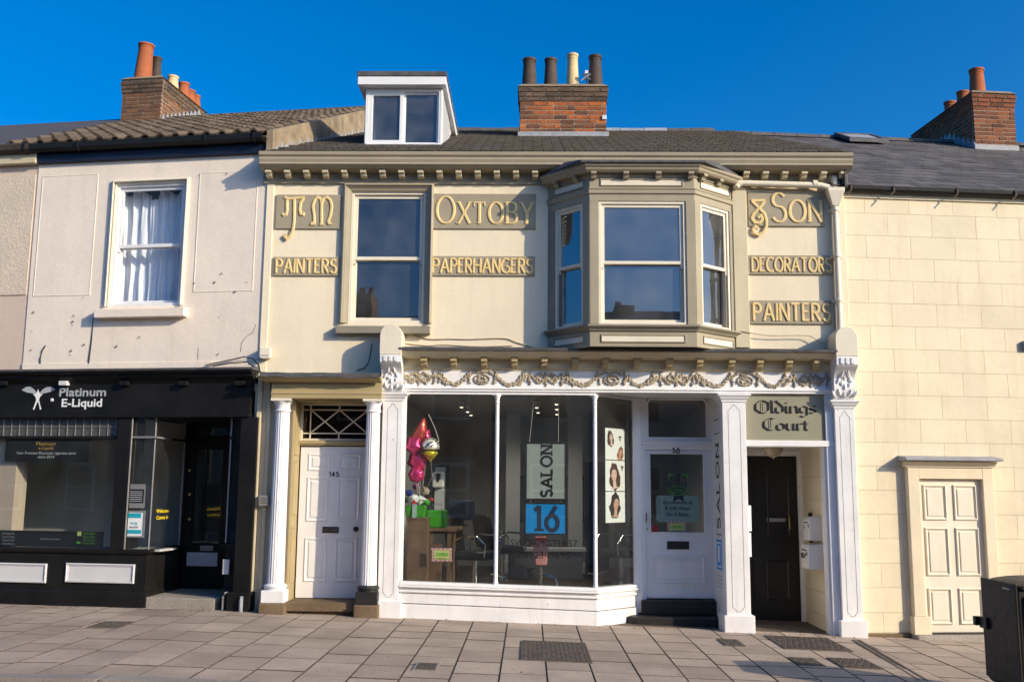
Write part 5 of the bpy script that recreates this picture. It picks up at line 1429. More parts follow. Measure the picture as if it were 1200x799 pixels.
tag(build(cu, 'curtain', 'curtain_cloth', None, True, fr='L'), 'long white curtain hanging inside the window above the black shop', 'curtain')
# shell, floor between storeys
s = MB(); s.box(EX, EX+.15, .31, 9, 3.1, 6.4); s.box(-.15, -.0, .31, 9, -.2, 6.4); s.box(EX+.15, -.15, 8.8, 9, -.2, 6.4); s.box(EX+.15, -.15, .31, 8.8, 2.95, 3.1)
build(s, 'party_wall', 'brick_dull', lh)
# soffit board, gutter
gz0, gz1 = ml(170, 183, -.1)[1], ml(170, 172, -.15)[1]
build(MB().box(EX, -.05, -.06, .0, ml(200, 184, -.06)[1], zeave+.02), 'eaves_board', 'navy_paint', lh, bev=.003)
gt = MB(); ga = [(-.06, zeave+.07), (-.07, zeave+.0), (-.10, zeave-.035), (-.15, zeave-.035), (-.185, zeave), (-.195, zeave+.075), (-.18, zeave+.075), (-.17, zeave+.005), (-.145, zeave-.02), (-.105, zeave-.02), (-.085, zeave+.01), (-.075, zeave+.07)]
gu = build(MB().profx(EX-.05, -.03, ga), 'gutter', 'black_plastic', lh)
for px in (30, 92, 241, 298):
    x = ml(px, 178, -.15)[0]; build(MB().profx(x-.012, x+.012, [(-.055, zeave+.09), (-.06, zeave-.01), (-.10, zeave-.05), (-.155, zeave-.05), (-.205, zeave-.005), (-.21, zeave+.085), (-.196, zeave+.085), (-.186, zeave-.0), (-.15, zeave-.036), (-.1, zeave-.036), (-.069, zeave), (-.065, zeave+.09)]), 'gutter_bracket', 'black_plastic', gu)
# pantiled roof
rly, rlz = 4.5, 8.58
ez_l = zeave+.07; sl_ = (rlz-ez_l)/(rly+.12)
rf = build(MB().prism([(-.12, ez_l-.03), (rly, rlz-.05), (9.2, ez_l), (9.2, ez_l-.2), (.0, ez_l-.1)], EX, .0, 'x'), 'roof', 'mortar', lh)
ang = math.atan(sl_)
TW, TG = .225, .33
tm = bpy.data.meshes.new('roof_tile'); tv = []; tf = []
npt = 9
for k in range(2):
    for i in range(npt):
        t = i/(npt-1); h = .05*max(0, math.sin(t*2*math.pi-.6))**.7+.0
        tv.append(((t-.5)*TW*1.04, k*(TG+.04), h+(.028 if k == 0 else .002)))
for i in range(npt): tv.append((tv[i][0], 0, tv[i][2]-.03))
for i in range(npt-1): tf += [(i, i+1, npt+i+1, npt+i), (2*npt+i, 2*npt+i+1, i+1, i)]
tm.from_pydata(tv, [], tf); tm.materials.append(MATS['pantile'])
tm.polygons.foreach_set('use_smooth', [True]*len(tm.polygons)); tm.set_sharp_from_angle(angle=rad(50))
Ls = math.hypot(rly+.2, rlz-ez_l); nr = int(Ls/TG)+1
ncol = 22; TWa = TW
for k in range(nr):
    for c in range(ncol):
        d = k*TG; y = -.19+d*math.cos(ang); z = ez_l-.01+d*math.sin(ang)
        xt = -(c+.5)*TWa
        if y > rly-.05 or xt < -3.72-.24*max(y, 0): continue
        piece(tm, 'roof_tile', rf, (xt, y, z+random.uniform(-.004, .004)), (TWa/TW, 1, 1), (ang+random.uniform(-.008, .008), 0, random.uniform(-.006, .006)))
for i in range(12):
    x = -.4-i*.385; build(MB().prism([(rly-.16, rlz-.03), (rly-.1, rlz+.06), (rly, rlz+.1), (rly+.1, rlz+.06), (rly+.16, rlz-.03)], x, x+.37, 'x'), 'ridge_tile', 'pantile', rf)
# rendered verge standing above the lower roof of the central house, with stepped lead
vg = MB(); vg.prism([(-.1, 6.2), (-.1, ez_l+.06), (rly+.1, rlz+.10), (rly+.1, 7.9), (0.2, 6.2)], .002, .09, 'x')
ve = build(vg, 'verge_upstand', 'cement', lh)
ld = MB(); yy = -.05; i = 0
while yy < rly-.1:
    zb_ = 6.19+(rz-ez)/ry*yy; h = .13+.05*(i % 2)
    ld.prism([(yy, zb_-.06), (yy, zb_+.06), (yy+.09, zb_+h+.02), (yy+.16, zb_+.08), (yy+.17, zb_-.02)], .091, .1+.002*(i % 2), 'x'); yy += .165; i += 1
build(ld, 'stepped_flashing', 'lead_light', ve)
# chimney with a row of pots going back
YC = 4.1
x0, x1, _, _ = RL(141, 100, 190, 145, YC)
z0, z1 = ml(165, 146, YC)[1], ml(165, 93, YC)[1]
ch = chimney(lh, x0+.02, x1-.02, YC, YC+1.75, z0, z1, 'brick_brown', faces='r', capm='brick_sooty')
for k, (px, pt, rr, mk, yo, ln) in enumerate(((170, 53, .168, 'pot_terracotta', .22, .04), (184.5, 68, .10, 'pot_brown', .5, 0), (203, 90, .12, 'pot_cream', .8, 0), (216, 98, .12, 'pot_terracotta', 1.05, 0), (228, 109, .12, 'pot_terracotta', 1.3, 0), (240, 123, .1, 'pot_terracotta', 1.55, 0))):
    xx, zt_ = ml(px, pt, YC+yo); xx = min(max(xx, x0+.15), x1-.15); pot(ch, xx, YC+yo, z1+.04, rr, max(.25, zt_-z1-.04), mk, 1, (0, ln))
fl_ = MB(); yy = YC; i = 0
while yy < YC+1.5:
    zb_ = ez_l+sl_*(yy+.1); fl_.prism([(yy, zb_-.05), (yy, zb_+.10), (yy+.05, zb_+.2), (yy+.14, zb_+.12), (yy+.15, zb_-.02)], x1+.0, x1+.012+.002*(i % 2), 'x'); yy += .15; i += 1
build(fl_, 'stepped_flashing', 'lead_light', ch)

# ---- black shopfront
shop_z = lambda py, px=150, y=0: ml(px, py, y)[1]
zf1, zf0 = shop_z(433), shop_z(486)
YS = -.10
fax0 = -4.6
bf = build(MB().box(fax0, -.05, YS, .3, zf0, zf1-.05), 'shop_fascia', 'black_paint', lh, bev=.003)
zq = zf1
build(MB().profx(fax0, .0, [(0, zq-.2), (YS-.001, zq-.2), (YS-.02, zq-.17), (YS-.09, zq-.12), (YS-.09, zq-.09), (YS-.14, zq-.07), (YS-.15, zq-.045), (0, zq-.045)]), 'shop_cornice', 'black_paint', bf, bev=.003)
build(MB().profx(fax0, .02, [(0, zq-.044), (YS-.16, zq-.044), (YS-.165, zq-.02), (0, zq+.02)]), 'lead_capping', 'lead', bf)
for px in (4, 75, 146, 215, 281):
    x = ml(px, 449, YS-.04)[0]; z = ml(px, 449, YS-.04)[1]
    build(MB().box(x-.06, x+.06, YS-.075, YS-.0005, z-.03, z+.03), 'bracket', 'panel_grey' if px == 75 else 'black_paint', bf, bev=.006)
build(MB().box(fax0, -.05, YS-.025, .0, zf0-.04, zf0-.001), 'fascia_bead', 'black_paint', bf, bev=.006)
# sign lettering with its winged emblem
sg = root('shop_sign', 'silver Platinum E-Liquid lettering with winged emblem on the black fascia', 'sign', 'L', (-2.9, YS, zf0+.2))
def tl(s, pxc, pyc, h_px, wpx, y, **k):
    x, z = ml(pxc, pyc, y); x2 = ml(pxc+wpx/2, pyc, y)[0]; h = ml(pxc, pyc-h_px/2, y)[1]-ml(pxc, pyc+h_px/2, y)[1]
    return text(MB(), s, x, z, h, y, (x2-x)*2, **k)
build(tl('Platinum', 97, 459, 10, 55, YS-.003, bold=.022), 'lettering', 'print_grey', sg)
build(tl('E-Liquid', 96, 471.5, 9.5, 47.5, YS-.003, bold=.022), 'lettering', 'print_white', sg)
E_ = lambda pts: [ml(0+a/5.33, 425+b_/5.33, YS-.003) for a, b_ in pts]
wg = MB()
wg.poly(E_([(135,170),(165,150),(190,150),(212,165),(228,185),(228,192),(200,190),(170,186)]), YS-.002, .002)
wg.poly(E_([(345,165),(318,150),(292,152),(268,165),(250,185),(250,192),(280,190),(312,182)]), YS-.002, .002)
build(wg, 'wing', 'print_grey', sg)
bd = MB(); bd.poly(E_([(232,182),(237,165),(243,182),(252,195),(268,193),(248,215),(243,235),(256,285),(249,286),(240,245),(233,245),(215,288),(208,286),(226,232),(222,212),(205,193),(222,195)]), YS-.0015, .003)
for cx_ in (212, 253): x, z = ml(cx_/5.33, 425+287/5.33, YS); bd.ell(x, z, .012, .012, YS-.0016, 10, .003)
build(bd, 'figure', 'print_white', sg)
x, z = ml(325/5.33, 425+232/5.33, YS); tag(build(MB(Matrix.Translation((x, YS, z)) @ Matrix.Rotation(rad(90), 4, 'X')).lathe([(.025, .0005), (.02, .012), (.004, .016)], 0, 0, 12), 'fixing_cap', 'panel_grey', None, True, fr='L'), 'round grey cap on the black fascia beside the emblem', 'cap')
# posts, riser, panes
YG = -.02
zsl_ = shop_z(643); zb_ = .165
post_x = [RL(131, 490, 146, 700, YS)[:2], RL(277, 490, 297, 700, YS)[:2]]
for i, (a, c) in enumerate(post_x): build(MB().box(a, c, YS+.01, .3, zb_-.05 if i else zsl_+.001, zf0-.041), 'shop_post', 'black_paint', lh, bev=.006)
a, c = post_x[1]; build(MB().box(a-.05, c+.03, YS-.06, .2, zb_-.05, zb_+.22), 'post_plinth', 'black_paint', lh, bev=.01)
xc0 = ml(172, 640, YS)[0]                        # corner of the splay
YD2 = 1.05
xe = ml(213, 640, YD2)[0]; xd1 = ml(267, 600, YD2)[0]; xr0 = ml(254, 640, .0)[0]; xr1 = post_x[1][0]
lp = [(fax0, YS+.02), (xc0, YS+.02), (xe, YD2)]
rp = [(xd1, YD2), (ml(268, 640, .1)[0]-.02, .05), (xr1, .03)]
lr = build(MB().sweep(lp, [(-.1, zb_-.1), (.03, zb_-.1), (.03, zb_+.16), (.015, zb_+.19), (.0, zb_+.19), (0, zsl_-.06), (-.1, zsl_-.06)]), 'stall_riser', 'black_paint', lh, bev=.003)
build(MB().sweep(lp, [(-.1, zsl_-.059), (.02, zsl_-.059), (.045, zsl_-.03), (.045, zsl_-.01), (.02, zsl_), (-.1, zsl_)]), 'window_sill', 'black_paint', lr, bev=.003)
for px in ((-40, 659, 55, 681.5), (77.5, 660, 158, 682.5)):
    q = RL(*px, YS+.02)
    pn = build(MB().box(q[0]+.02, q[1]-.02, YS+.012, YS+.0195, q[2]+.02, q[3]-.02), 'riser_panel', 'panel_grey', lr)
    build(MB().mould(q[0], q[1], q[2], q[3], [(0, YS+.0195), (0, YS), (.014, YS-.006), (.02, YS+.008), (.032, YS+.004), (.036, YS+.0195)]), 'panel_moulding', 'panel_grey', pn)
ztr = shop_z(512.6)                                # transom bar
mainw = build(MB().box(fax0, post_x[0][0]-.0005, YG-.03, YG+.05, ztr-.02, ztr+.02), 'shop_window', 'black_paint', lh, bev=.006)
xw0, xw1 = fax0, post_x[0][0]
build(MB().box(xw0, xw1, YG, YG+.006, zsl_, ztr-.018), 'pane', 'glass_shop', mainw)
build(MB().box(xw0, xw1, YG, YG+.006, ztr+.018, zf0-.03), 'pane', 'glass_obscure', mainw)
# leaded toplight squares
x = ml(8, 480, YG)[0]; x_end = xw1; sp_ = ml(107, 500, YG)[0]-ml(97.5, 500, YG)[0]
lead_b = MB(); xx = xw1-.06
while xx > -4.4: lead_b.box(xx-.004, xx+.004, YG-.012, YG-.0005, ztr+.021, zf0-.041); xx -= sp_
lead_b.box(-4.4, xw1, YG-.014, YG-.0005, (ztr+zf0)/2-.012, (ztr+zf0)/2-.004)
build(lead_b, 'toplight_bars', 'steel_grey', mainw)
# narrow front light and splayed light
def lpane(A, B, za, zb, mk='glass_shop'):
    A, B = Vector(A), Vector(B); d = (B-A).normalized(); n_ = Vector((-d.y, d.x))*.006
    vs = [(A.x, A.y, za), (B.x, B.y, za), (B.x, B.y, zb), (A.x, A.y, zb)]; vs += [(x+n_.x, y+n_.y, z) for x, y, z in vs]
    return build(MB().add(vs, [(0,1,2,3),(7,6,5,4),(0,1,5,4),(1,2,6,5),(2,3,7,6),(3,0,4,7)]), 'pane', mk, mainw)
ztr2 = shop_z(512.6, 170)
c0 = post_x[0][1]
for za, zb in ((zsl_, ztr2-.015), (ztr2+.015, zf0-.04)):
    lpane((c0+.03, YS+.06), (xc0-.02, YS+.06), za, zb)
    lpane((xc0+.0, YS+.07), (xe-.03, YD2-.02), za, zb)
    lpane((xd1+.02, YD2-.02), (rp[1][0], rp[1][1]+.02), za+.1 if za == zsl_ else za, zb)
    lpane((rp[1][0]+.01, rp[1][1]+.02), (xr1, rp[2][1]+.01), za+.1 if za == zsl_ else za, zb)
build(MB().box(c0, c0+.03, YS+.02, YS+.08, zsl_, zf0-.041), 'window_frame', 'black_paint', mainw, bev=.004)
build(MB().tube([(c0+.025, YS+.015, zsl_), (c0+.025, YS+.015, zf0-.04)], .011, 8), 'colonnette', 'steel_grey', mainw, True)
build(MB().tube([(xc0-.008, YS+.06, zsl_), (xc0-.008, YS+.06, zf0-.04)], .011, 8), 'colonnette', 'steel_grey', mainw, True)
build(MB().tube([(xe-.02, YD2-.05, zsl_), (xe-.02, YD2-.05, zf0-.04)], .013, 8), 'colonnette', 'steel_grey', mainw, True)
build(MB().sweep([(c0+.02, YS+.05), (xc0, YS+.05), (xc0+(xe-xc0)*.4, YS+.05+(YD2-YS)*.4)], [(-.02, ztr2-.014), (.03, ztr2-.014), (.035, ztr2), (.03, ztr2+.014), (-.02, ztr2+.014)]), 'transom', 'steel_grey', mainw, bev=.004)
build(MB().sweep([(xc0+(xe-xc0)*.4, YS+.05+(YD2-YS)*.4), (xe, YD2)], [(-.02, ztr2-.014), (.02, ztr2-.014), (.02, ztr2+.014), (-.02, ztr2+.014)]), 'transom', 'black_paint', mainw)
build(MB().tube([(rp[1][0], rp[1][1], zsl_+.1), (rp[1][0], rp[1][1], zf0-.04)], .012, 8), 'colonnette', 'steel_grey', mainw, True)
build(MB().sweep(rp[::1], [(-.03, ztr2-.016), (.02, ztr2-.016), (.02, ztr2+.016), (-.03, ztr2+.016)]), 'transom', 'black_paint', mainw)
# right stall riser with little grey panel
rr_ = build(MB().sweep(rp, [(-.05, zb_-.1), (.0, zb_-.1), (.0, zsl_+.04), (.03, zsl_+.06), (.03, zsl_+.09), (-.05, zsl_+.1)]), 'stall_riser', 'black_paint', lh, bev=.004)
build(MB().sweep(rp[1:], [(0, zb_-.1), (.06, zb_-.1), (.06, zb_+.22), (.03, zb_+.26), (0, zb_+.26)]), 'riser_plinth', 'black_paint', rr_, bev=.008)
q = RL(262, 655, 269.5, 672.5, .03); yq = .035
build(MB().box(q[0]+.01, q[1]-.01, .0, .02, q[2]+.01, q[3]-.01), 'riser_panel', 'panel_grey', rr_)
build(MB().mould(q[0], q[1], q[2], q[3], [(0, .021), (0, -.005), (.012, -.01), (.016, .021)]), 'panel_moulding', 'panel_grey', rr_)
# door of the black shop
dq = (xe+.01, xd1-.01, zb_+.17, zf0-.3)
dg = RL(226, 527, 259, 636, YD2)
d = MB(); wall(d, dq[0], dq[1], dq[2], shop_z(520, 240, YD2), [dg], YD2, YD2+.05); sd_ = build(d, 'shop_door', 'black_paint', lh, bev=.003)
build(MB().box(dg[0], dg[1], YD2+.02, YD2+.025, dg[2], dg[3]), 'pane', 'glass_shop', sd_)
q = RL(219, 647, 255, 663, YD2); build(MB().box(q[0], q[1], YD2-.012, YD2-.0005, q[2], q[3]), 'kick_panel', 'panel_grey', sd_, bev=.003)
q = RL(235, 639, 250, 645, YD2); build(MB().box(q[0], q[1], YD2-.012, YD2-.0005, q[2], q[3]), 'letter_plate', 'steel_grey', sd_, bev=.003)
for py in (551, 579, 608): x, z = ml(222, py, YD2); build(MB(Matrix.Translation((x, YD2, z)) @ Matrix.Rotation(rad(90), 4, 'X')).lathe([(.02, .0), (.02, .008), (.008, .012)], 0, 0, 12), 'lock', 'brass', sd_)
f_ = MB(); wall(f_, xe-.02, xd1+.02, shop_z(519.5, 240, YD2), zf0+.1, [(xe+.06, xd1-.03, shop_z(510, 240, YD2), shop_z(494, 240, YD2))], YD2, YD2+.06); tf_ = build(f_, 'door_transom', 'black_paint', lh, bev=.003)
build(MB().box(xe+.05, xd1-.02, YD2+.02, YD2+.025, shop_z(511, 240, YD2), shop_z(493, 240, YD2)), 'pane', 'glass_shop', tf_)
build(MB().box(xe-.02, xd1+.02, YD2-.005, YD2+.06, zb_, dq[2]-.001), 'door_threshold', 'black_paint', lh, bev=.006)
build(MB().prism([(c0, YS+.12), (xr1+.1, .08), (xr1+.1, YD2+.05), (c0, YD2+.05)], zf0-.04, zf0-.01, 'z'), 'lobby_soffit', 'black_paint', lh)
# granite step
build(MB().prism([(xc0+.02, -.085), (ml(252, 700, -.08)[0], -.085), (ml(252, 700, -.08)[0]+.05, .3), (xd1, YD2), (xe, YD2), (xe-.05, YD2)], zb_-.1, zb_+.125, 'z'), 'door_step', 'granite', lh, bev=.01)
# pipes at the post foot
x = ml(258, 705, -.2)[0]
tag(build(MB().tube([(x, -.12, zb_), (x, -.12, zb_+.17), (x+.01, -.08, zb_+.2), (x+.02, -.04, zb_+.2)], .018, 8), 'waste_pipe', 'steel_grey', None, True, fr='L'), 'short metal waste pipe at the foot of the black shop doorway', 'pipe')
x = ml(282, 705, -.2)[0]
tag(build(MB().tube([(x, -.19, zb_-.02), (x, -.19, zb_+.14), (x, -.17, zb_+.17)], .026, 8), 'waste_pipe', 'lead_light', None, True, fr='L'), 'stubby grey pipe let into the black plinth', 'pipe')
# interior of the black shop
ri = MB(); room(ri, -4.6, -.2, .2, 4.5, zb_+.12, 2.93, 'lrbtf'); build(ri, 'shop_room', 'room_pale', lh)
build(MB().box(-4.55, xc0+.1, .05, .5, zsl_-.03, zsl_-.005), 'window_board', 'room_pale', lh)
build(MB().box(xe-.06, xe-.03, YD2, 3, zb_+.12, 2.9), 'inner_screen', 'room_dark', lh)
build(MB().box(-4.6, c0+.02, 1.5, 1.55, zb_+.12, 2.9), 'inner_screen', 'room_pale', lh)
build(MB().box(c0+.03, -.3, 2.6, 2.65, zb_+.12, 2.9), 'inner_screen', 'room_mid', lh)
# dark window graphics
def graphic(name, px, mk, label, y=.005, cat='sign', fr='L', depth=.004, group=None):
    q = R(*px, y, fr); r = root(name, label, cat, fr, ((q[0]+q[1])/2, y, q[2]), group)
    build(MB().box(q[0], q[1], y, y+depth, q[2], q[3]), 'backboard', mk, r); return r, q
yg = YG+.012
r, q = graphic('window_banner', (6, 515, 104, 540.5), 'print_black', 'black hanging banner at the top of the left shop window', yg)
q2 = R(18, 515-12, 93, 515, yg, 'L'); build(MB().box(q2[0], q2[1], yg, yg+.004, q2[2]+.0005, q2[3]), 'header', 'print_black', r)
build(tl('Platinum', 54, 519.5, 4.2, 23, yg-.002, bold=.02), 'lettering', 'print_orange', r)
build(tl('e-Liquids', 54, 524.7, 3.6, 18, yg-.002, bold=.02), 'lettering', 'print_orange', r)
build(tl('Your Premium Electronic cigarette store', 54, 530.5, 3.2, 70, yg-.002), 'lettering', 'print_white', r)
build(tl('since 2014', 54, 535, 3.2, 19, yg-.002), 'lettering', 'print_white', r)
r, q = graphic('window_banner', (-30, 621.5, 121, 640), 'print_black', 'black strip of small print along the foot of the left shop window', yg)
for i, s in enumerate(('E-Liquids', 'Starter Kits', 'Mods & Tanks', 'Coils, Batteries')): build(tl(s, 10, 624.5+i*4, 2.4, 14, yg-.002), 'lettering', 'print_grey', r)
build(tl('all the flavours in one place', 58.5, 631, 2.4, 23, yg-.002), 'lettering', 'print_grey', r)
for i, s in enumerate(('VAPE HERE', 'Open daily', 'Mon to Sat', 'Order online')): build(tl(s, 104, 625+i*3.7, 2.2, 14, yg-.002), 'lettering', 'print_green', r)
x, z = ml(93, 625, yg); build(MB().box(x-.028, x+.028, yg-.003, yg-.0005, z-.028, z+.028), 'logo', 'print_lime', r)
x, z = ml(92, 635.5, yg); build(MB().box(x-.028, x+.028, yg-.003, yg-.0005, z-.012, z+.012), 'logo', 'print_green', r)
yn = YS+.052
r, q = graphic('hours_notice', (148, 567, 170, 595), 'steel_grey', 'framed opening hours notice in the narrow light of the black shop', yn)
q = R(150.5, 573, 168.5, 589, yn, 'L'); build(MB().box(q[0], q[1], yn-.003, yn-.0005, q[2], q[3]), 'print', 'print_black', r)
b_ = MB()
for i in range(6): z = q[2]+.02+i*(q[3]-q[2]-.03)/6; b_.box(q[0]+.02, q[1]-.02, yn-.0045, yn-.0032, z, z+.008)
build(b_, 'lettering', 'print_grey', r)
r, q = graphic('teal_notice', (147, 599, 168, 628), 'print_white', 'teal and white framed notice below the opening hours', yn)
for py0, py1 in ((601, 606.5), (620.5, 625)): 
    q = R(149.5, py0, 165.5, py1, yn, 'L'); build(MB().box(q[0], q[1], yn-.003, yn-.0005, q[2], q[3]), 'print', 'print_teal', r)
build(tl('ecig', 157, 612, 4, 8, yn-.002), 'lettering', 'print_teal', r); build(tl('REVIEW', 157, 617.5, 2.6, 10, yn-.002), 'lettering', 'print_black', r)
q = R(146, 598, 169.5, 629.5, yn, 'L'); build(MB().frame(q[0], q[1], q[2], q[3], .02, yn-.006, yn+.005), 'frame', 'steel_grey', r)
# yellow lettering on the splayed light
def splay_pt(px):                                # depth on the splay under a measured column
    best = None
    for i in range(101):
        t = i/100; x = xc0+(xe-xc0)*t; y = YS+.06+(YD2-.02-YS-.06)*t; e = abs(m(px, 603, y, 'L')[0]-x)
        if best is None or e < best[0]: best = (e, x, y)
    return best[1], best[2]
sx_, sy_ = splay_pt(190); z = m(190, 603, sy_, 'L')[1]
Msp = Matrix.Translation((sx_, sy_, 0)) @ Matrix.Rotation(math.atan2(YD2-YS, xe-xc0), 4, 'Z')
r = root('window_lettering', 'yellow lettering on the splayed light beside the black shop door', 'lettering', 'L', (sx_, sy_, z))
build(text(MB(Msp), 'Welcome', 0, z+.055, .05, -.006, .42, bold=.03), 'lettering', 'print_yellow', r); build(text(MB(Msp), 'Come in', 0, z-.03, .05, -.006, .40, bold=.03), 'lettering', 'print_yellow', r)
# cables trailing over the capping
def cable_l(pxs, y, label):
    pts = [Vector((m(px, py, y, 'L')[0], y+.01*math.sin(px), m(px, py, y, 'L')[1])) for px, py in pxs]
    tag(build(MB().tube(pts, .008, 6), 'cable', 'cable_black', None, True, fr='L'), label, 'cable', 'cables on the walls')
cable_l([(240, 428), (258, 424), (272, 421), (286, 418), (296, 420), (303, 428), (305, 436)], -.05, 'upper black cable looping above the right end of the black fascia')
cable_l([(250, 429), (270, 425.5), (290, 424), (299, 432), (301, 440)], -.09, 'lower black cable resting on the lead at the right end of the black fascia')
cable_l([(47, 427), (47, 420), (50, 410), (53, 405)], -.008, 'short black cable curling up the white wall at far left')
cable_l([(104, 426), (107, 400), (109, 372)], -.006, 'thin dark wire running up to the left end of the white window sill')

# rusted fixings, holes and a crack in the white render
hz_ = MB()
for i, (px, py) in enumerate(((98, 349), (87, 370), (86, 377), (86, 381), (164, 395), (137, 406), (38, 388), (37, 410), (84, 411), (83, 416), (228, 332), (252, 331), (290, 331), (260, 321), (276, 342), (257, 372), (256, 415), (40, 366), (233, 206), (266, 204), (99, 404))):
    x, z = ml(px, py); a_ = .007+.003*(i % 3); hz_.poly([(x+a_*math.cos(t)*(1+.3*math.sin(t*3+i)), z+a_*math.sin(t)*1.2) for t in [k*.9 for k in range(7)]], -.0125, .002)
o = build(hz_, 'fixing_holes', 'stone_brown', lh); o['kind'] = 'stuff'
for pxs in (((232, 421), (232, 412), (233, 408)), ((300, 380), (296, 390), (288, 395), (283, 402), (282, 412)), ((230, 428), (150, 427.5), (60, 428), (34, 427))):
    build(MB().ribbon([ml(*p) for p in pxs], .007, -.0005, .0015, flat=True), 'crack', 'seam', lh)

# ---- the sliver of the next house at far left
fh_ = root('terraced_house', 'buff rendered house with roughcast panel cut by the left edge', 'house', 'L', (-4.2, 0, 0))
build(MB().box(-8.5, EX-.003, .012, 9, zfa-.3, zeave-.02), 'wall', 'stucco_buff', fh_)
build(MB().box(-8.5, EX-.003, .05, .3, -.2, zfa-.31), 'wall', 'stucco_buff', fh_)
q = RL(-120, 208, 36, 347, 0)
build(MB().box(q[0], q[1], -.002, .011, q[2], q[3]), 'roughcast_panel', 'roughcast', fh_)
build(MB().box(-8.5, EX-.002, -.09, .01, zeave-.17, zeave-.03), 'eaves_board', 'cream_shop', fh_, bev=.006)
build(MB().profx(-8.5, EX-.055, ga), 'gutter', 'pot_brown', fh_)
fp_ = [(-.16, ez_l-.02), (rly, rlz+.10), (9.2, ez_l), (9.2, ez_l-.2), (0, ez_l-.1)]
frf = build(MB().add([(-9.5-.3*max(0, y), y, z) for y, z in fp_]+[(-3.62-.24*min(4.5, max(0, y)), y, z) for y, z in fp_], [(4,3,2,1,0), (5,6,7,8,9)]+[(i, (i+1) % 5, 5+(i+1) % 5, 5+i) for i in range(5)]), 'roof', 'slate', fh_)
fs_me = unit('slate', 'slate', (.3, .33, .012)); an2 = math.atan((rlz+.09-ez_l)/(rly+.16))
for k in range(18):
    for c in range(14):
        d = k*.27; x = EX-.17-c*.305-(k % 2)*.15
        if d*math.cos(an2) > rly-.25 or x > -3.78-.24*d or x < -4.7-.55*d: continue
        piece(fs_me, 'slate', frf, (x, -.10+d*math.cos(an2)+.1, ez_l+.0+d*math.sin(an2)+.035), (1, 1, 1), (an2-.02, 0, 0))
# ---------------------------------------------------------------- the cream block-marked house on the right (frame R)
rh = root('terraced_house', 'cream house with block-marked render and slate roof on the right', 'house', 'R', (1.5, 0, 0))
def mr_(px, py, y=0): return m(px, py, y, 'R')
def RR(a, b_, c, d_, y=0): return R(a, b_, c, d_, y, 'R')
RX1 = 8.0
ztop_r = 5.60
build(MB().box(.0, RX1, .004, 9, -.6, ztop_r), 'wall', 'block_joint', rh)
wl_r = [o for o in rh.children][0]
DRx = RR(1064, 548, 1164, 745)                   # false door surround
zrow = [mr_(1090, py)[1] for py in (252.5, 278, 304, 329.5, 357.5, 383.5, 410)]
pit = (zrow[0]-zrow[-1])/6
blk = unit('rendered_block', 'block_cream')
xj = mr_(1015, 290)[0]; bw = mr_(1094, 290)[0]-mr_(1042, 290)[0]
rows = []
z = zrow[0]+pit*2
while z > -.5:
    rows.append(z); z -= pit
for k, zt_ in enumerate(rows):
    z1_ = min(zt_, ztop_r-.002); z0_ = max(zt_-pit, ground_z(4.5)+.05)
    if z1_-z0_ < .02: continue
    x = xj+(0 if k % 2 else .5*bw)-2*bw
    while x < 4.6:
        a, c = max(x, .002), min(x+bw, RX1)
        if c-a > .04:
            # leave out what the doorway takes
            piece(blk, 'rendered_block', wl_r, ((a+c)/2, 0.0, (z0_+z1_)/2), (c-a-.0035, .010, z1_-z0_-.0035), (random.uniform(-.001, .001), 0, random.uniform(-.0012, .0012)))
        x += bw
build(MB().box(.0, RX1, -.003, .004, -.6, ground_z(5)+.0), 'wall_foot', 'stone_brown', rh)
build(MB().box(.03, .72, -.03, -.0051, -.3, ground_z(4.6)+.045), 'wall_foot', 'stone_brown', rh, bev=.008)
# gutter
ge = 5.69
ga2 = [(-.04, ge+.045), (-.045, ge), (-.07, ge-.03), (-.11, ge-.03), (-.14, ge), (-.15, ge+.045), (-.137, ge+.045), (-.127, ge+.005), (-.105, ge-.016), (-.075, ge-.016), (-.06, ge+.01), (-.055, ge+.045)]
build(MB().box(.0, RX1, -.03, .004, ge-.09, ge+.05), 'eaves_board', 'block_cream', rh)
gu = build(MB().profx(-.10, RX1, ga2), 'gutter', 'black_plastic', rh)
for px in (994, 1044, 1118, 1186):
    x = mr_(px, 230, -.1)[0]; build(MB().prism([(x-.05, ge-.09), (x-.035, ge-.1), (x+.03, ge-.03), (x+.025, ge+.055), (x+.01, ge+.055), (x+.01, ge-.03)], -.165, -.152, 'y'), 'gutter_bracket', 'pot_brown', gu)
# slate roof, slate by slate
rry, rrz = 4.6, 8.2; ezr = ge+.06
rf = build(MB().prism([(-.1, ezr-.02), (rry, rrz-.03), (9.2, ezr), (9.2, ezr-.2), (0, ezr-.1)], -.1, RX1, 'x'), 'roof', 'slate', rh)
an3 = math.atan((rrz-ezr)/(rry+.1)); sme = unit('slate', 'slate', (.293, .36, .018))
kk = 0
while True:
    d = kk*.29; y = -.02+d*math.cos(an3)
    if y > rry-.1: break
    for c in range(24):
        x = -.05+c*.3+(kk % 2)*.15
        if x > 2.7+.62*y: continue
        piece(sme, 'slate', rf, (x+random.uniform(-.003, .003), y+.04, ezr+.02+d*math.sin(an3)+.035), (1, 1, 1), (an3-.035+random.uniform(-.006, .006), random.uniform(-.01, .01), random.uniform(-.008, .008)))
    kk += 1
for i in range(18):
    x = -.1+i*.43; build(MB().prism([(rry-.15, rrz-.06), (rry-.09, rrz+.02), (rry, rrz+.055), (rry+.09, rrz+.02), (rry+.15, rrz-.06)], x, x+.42, 'x'), 'ridge_tile', 'slate', rf)
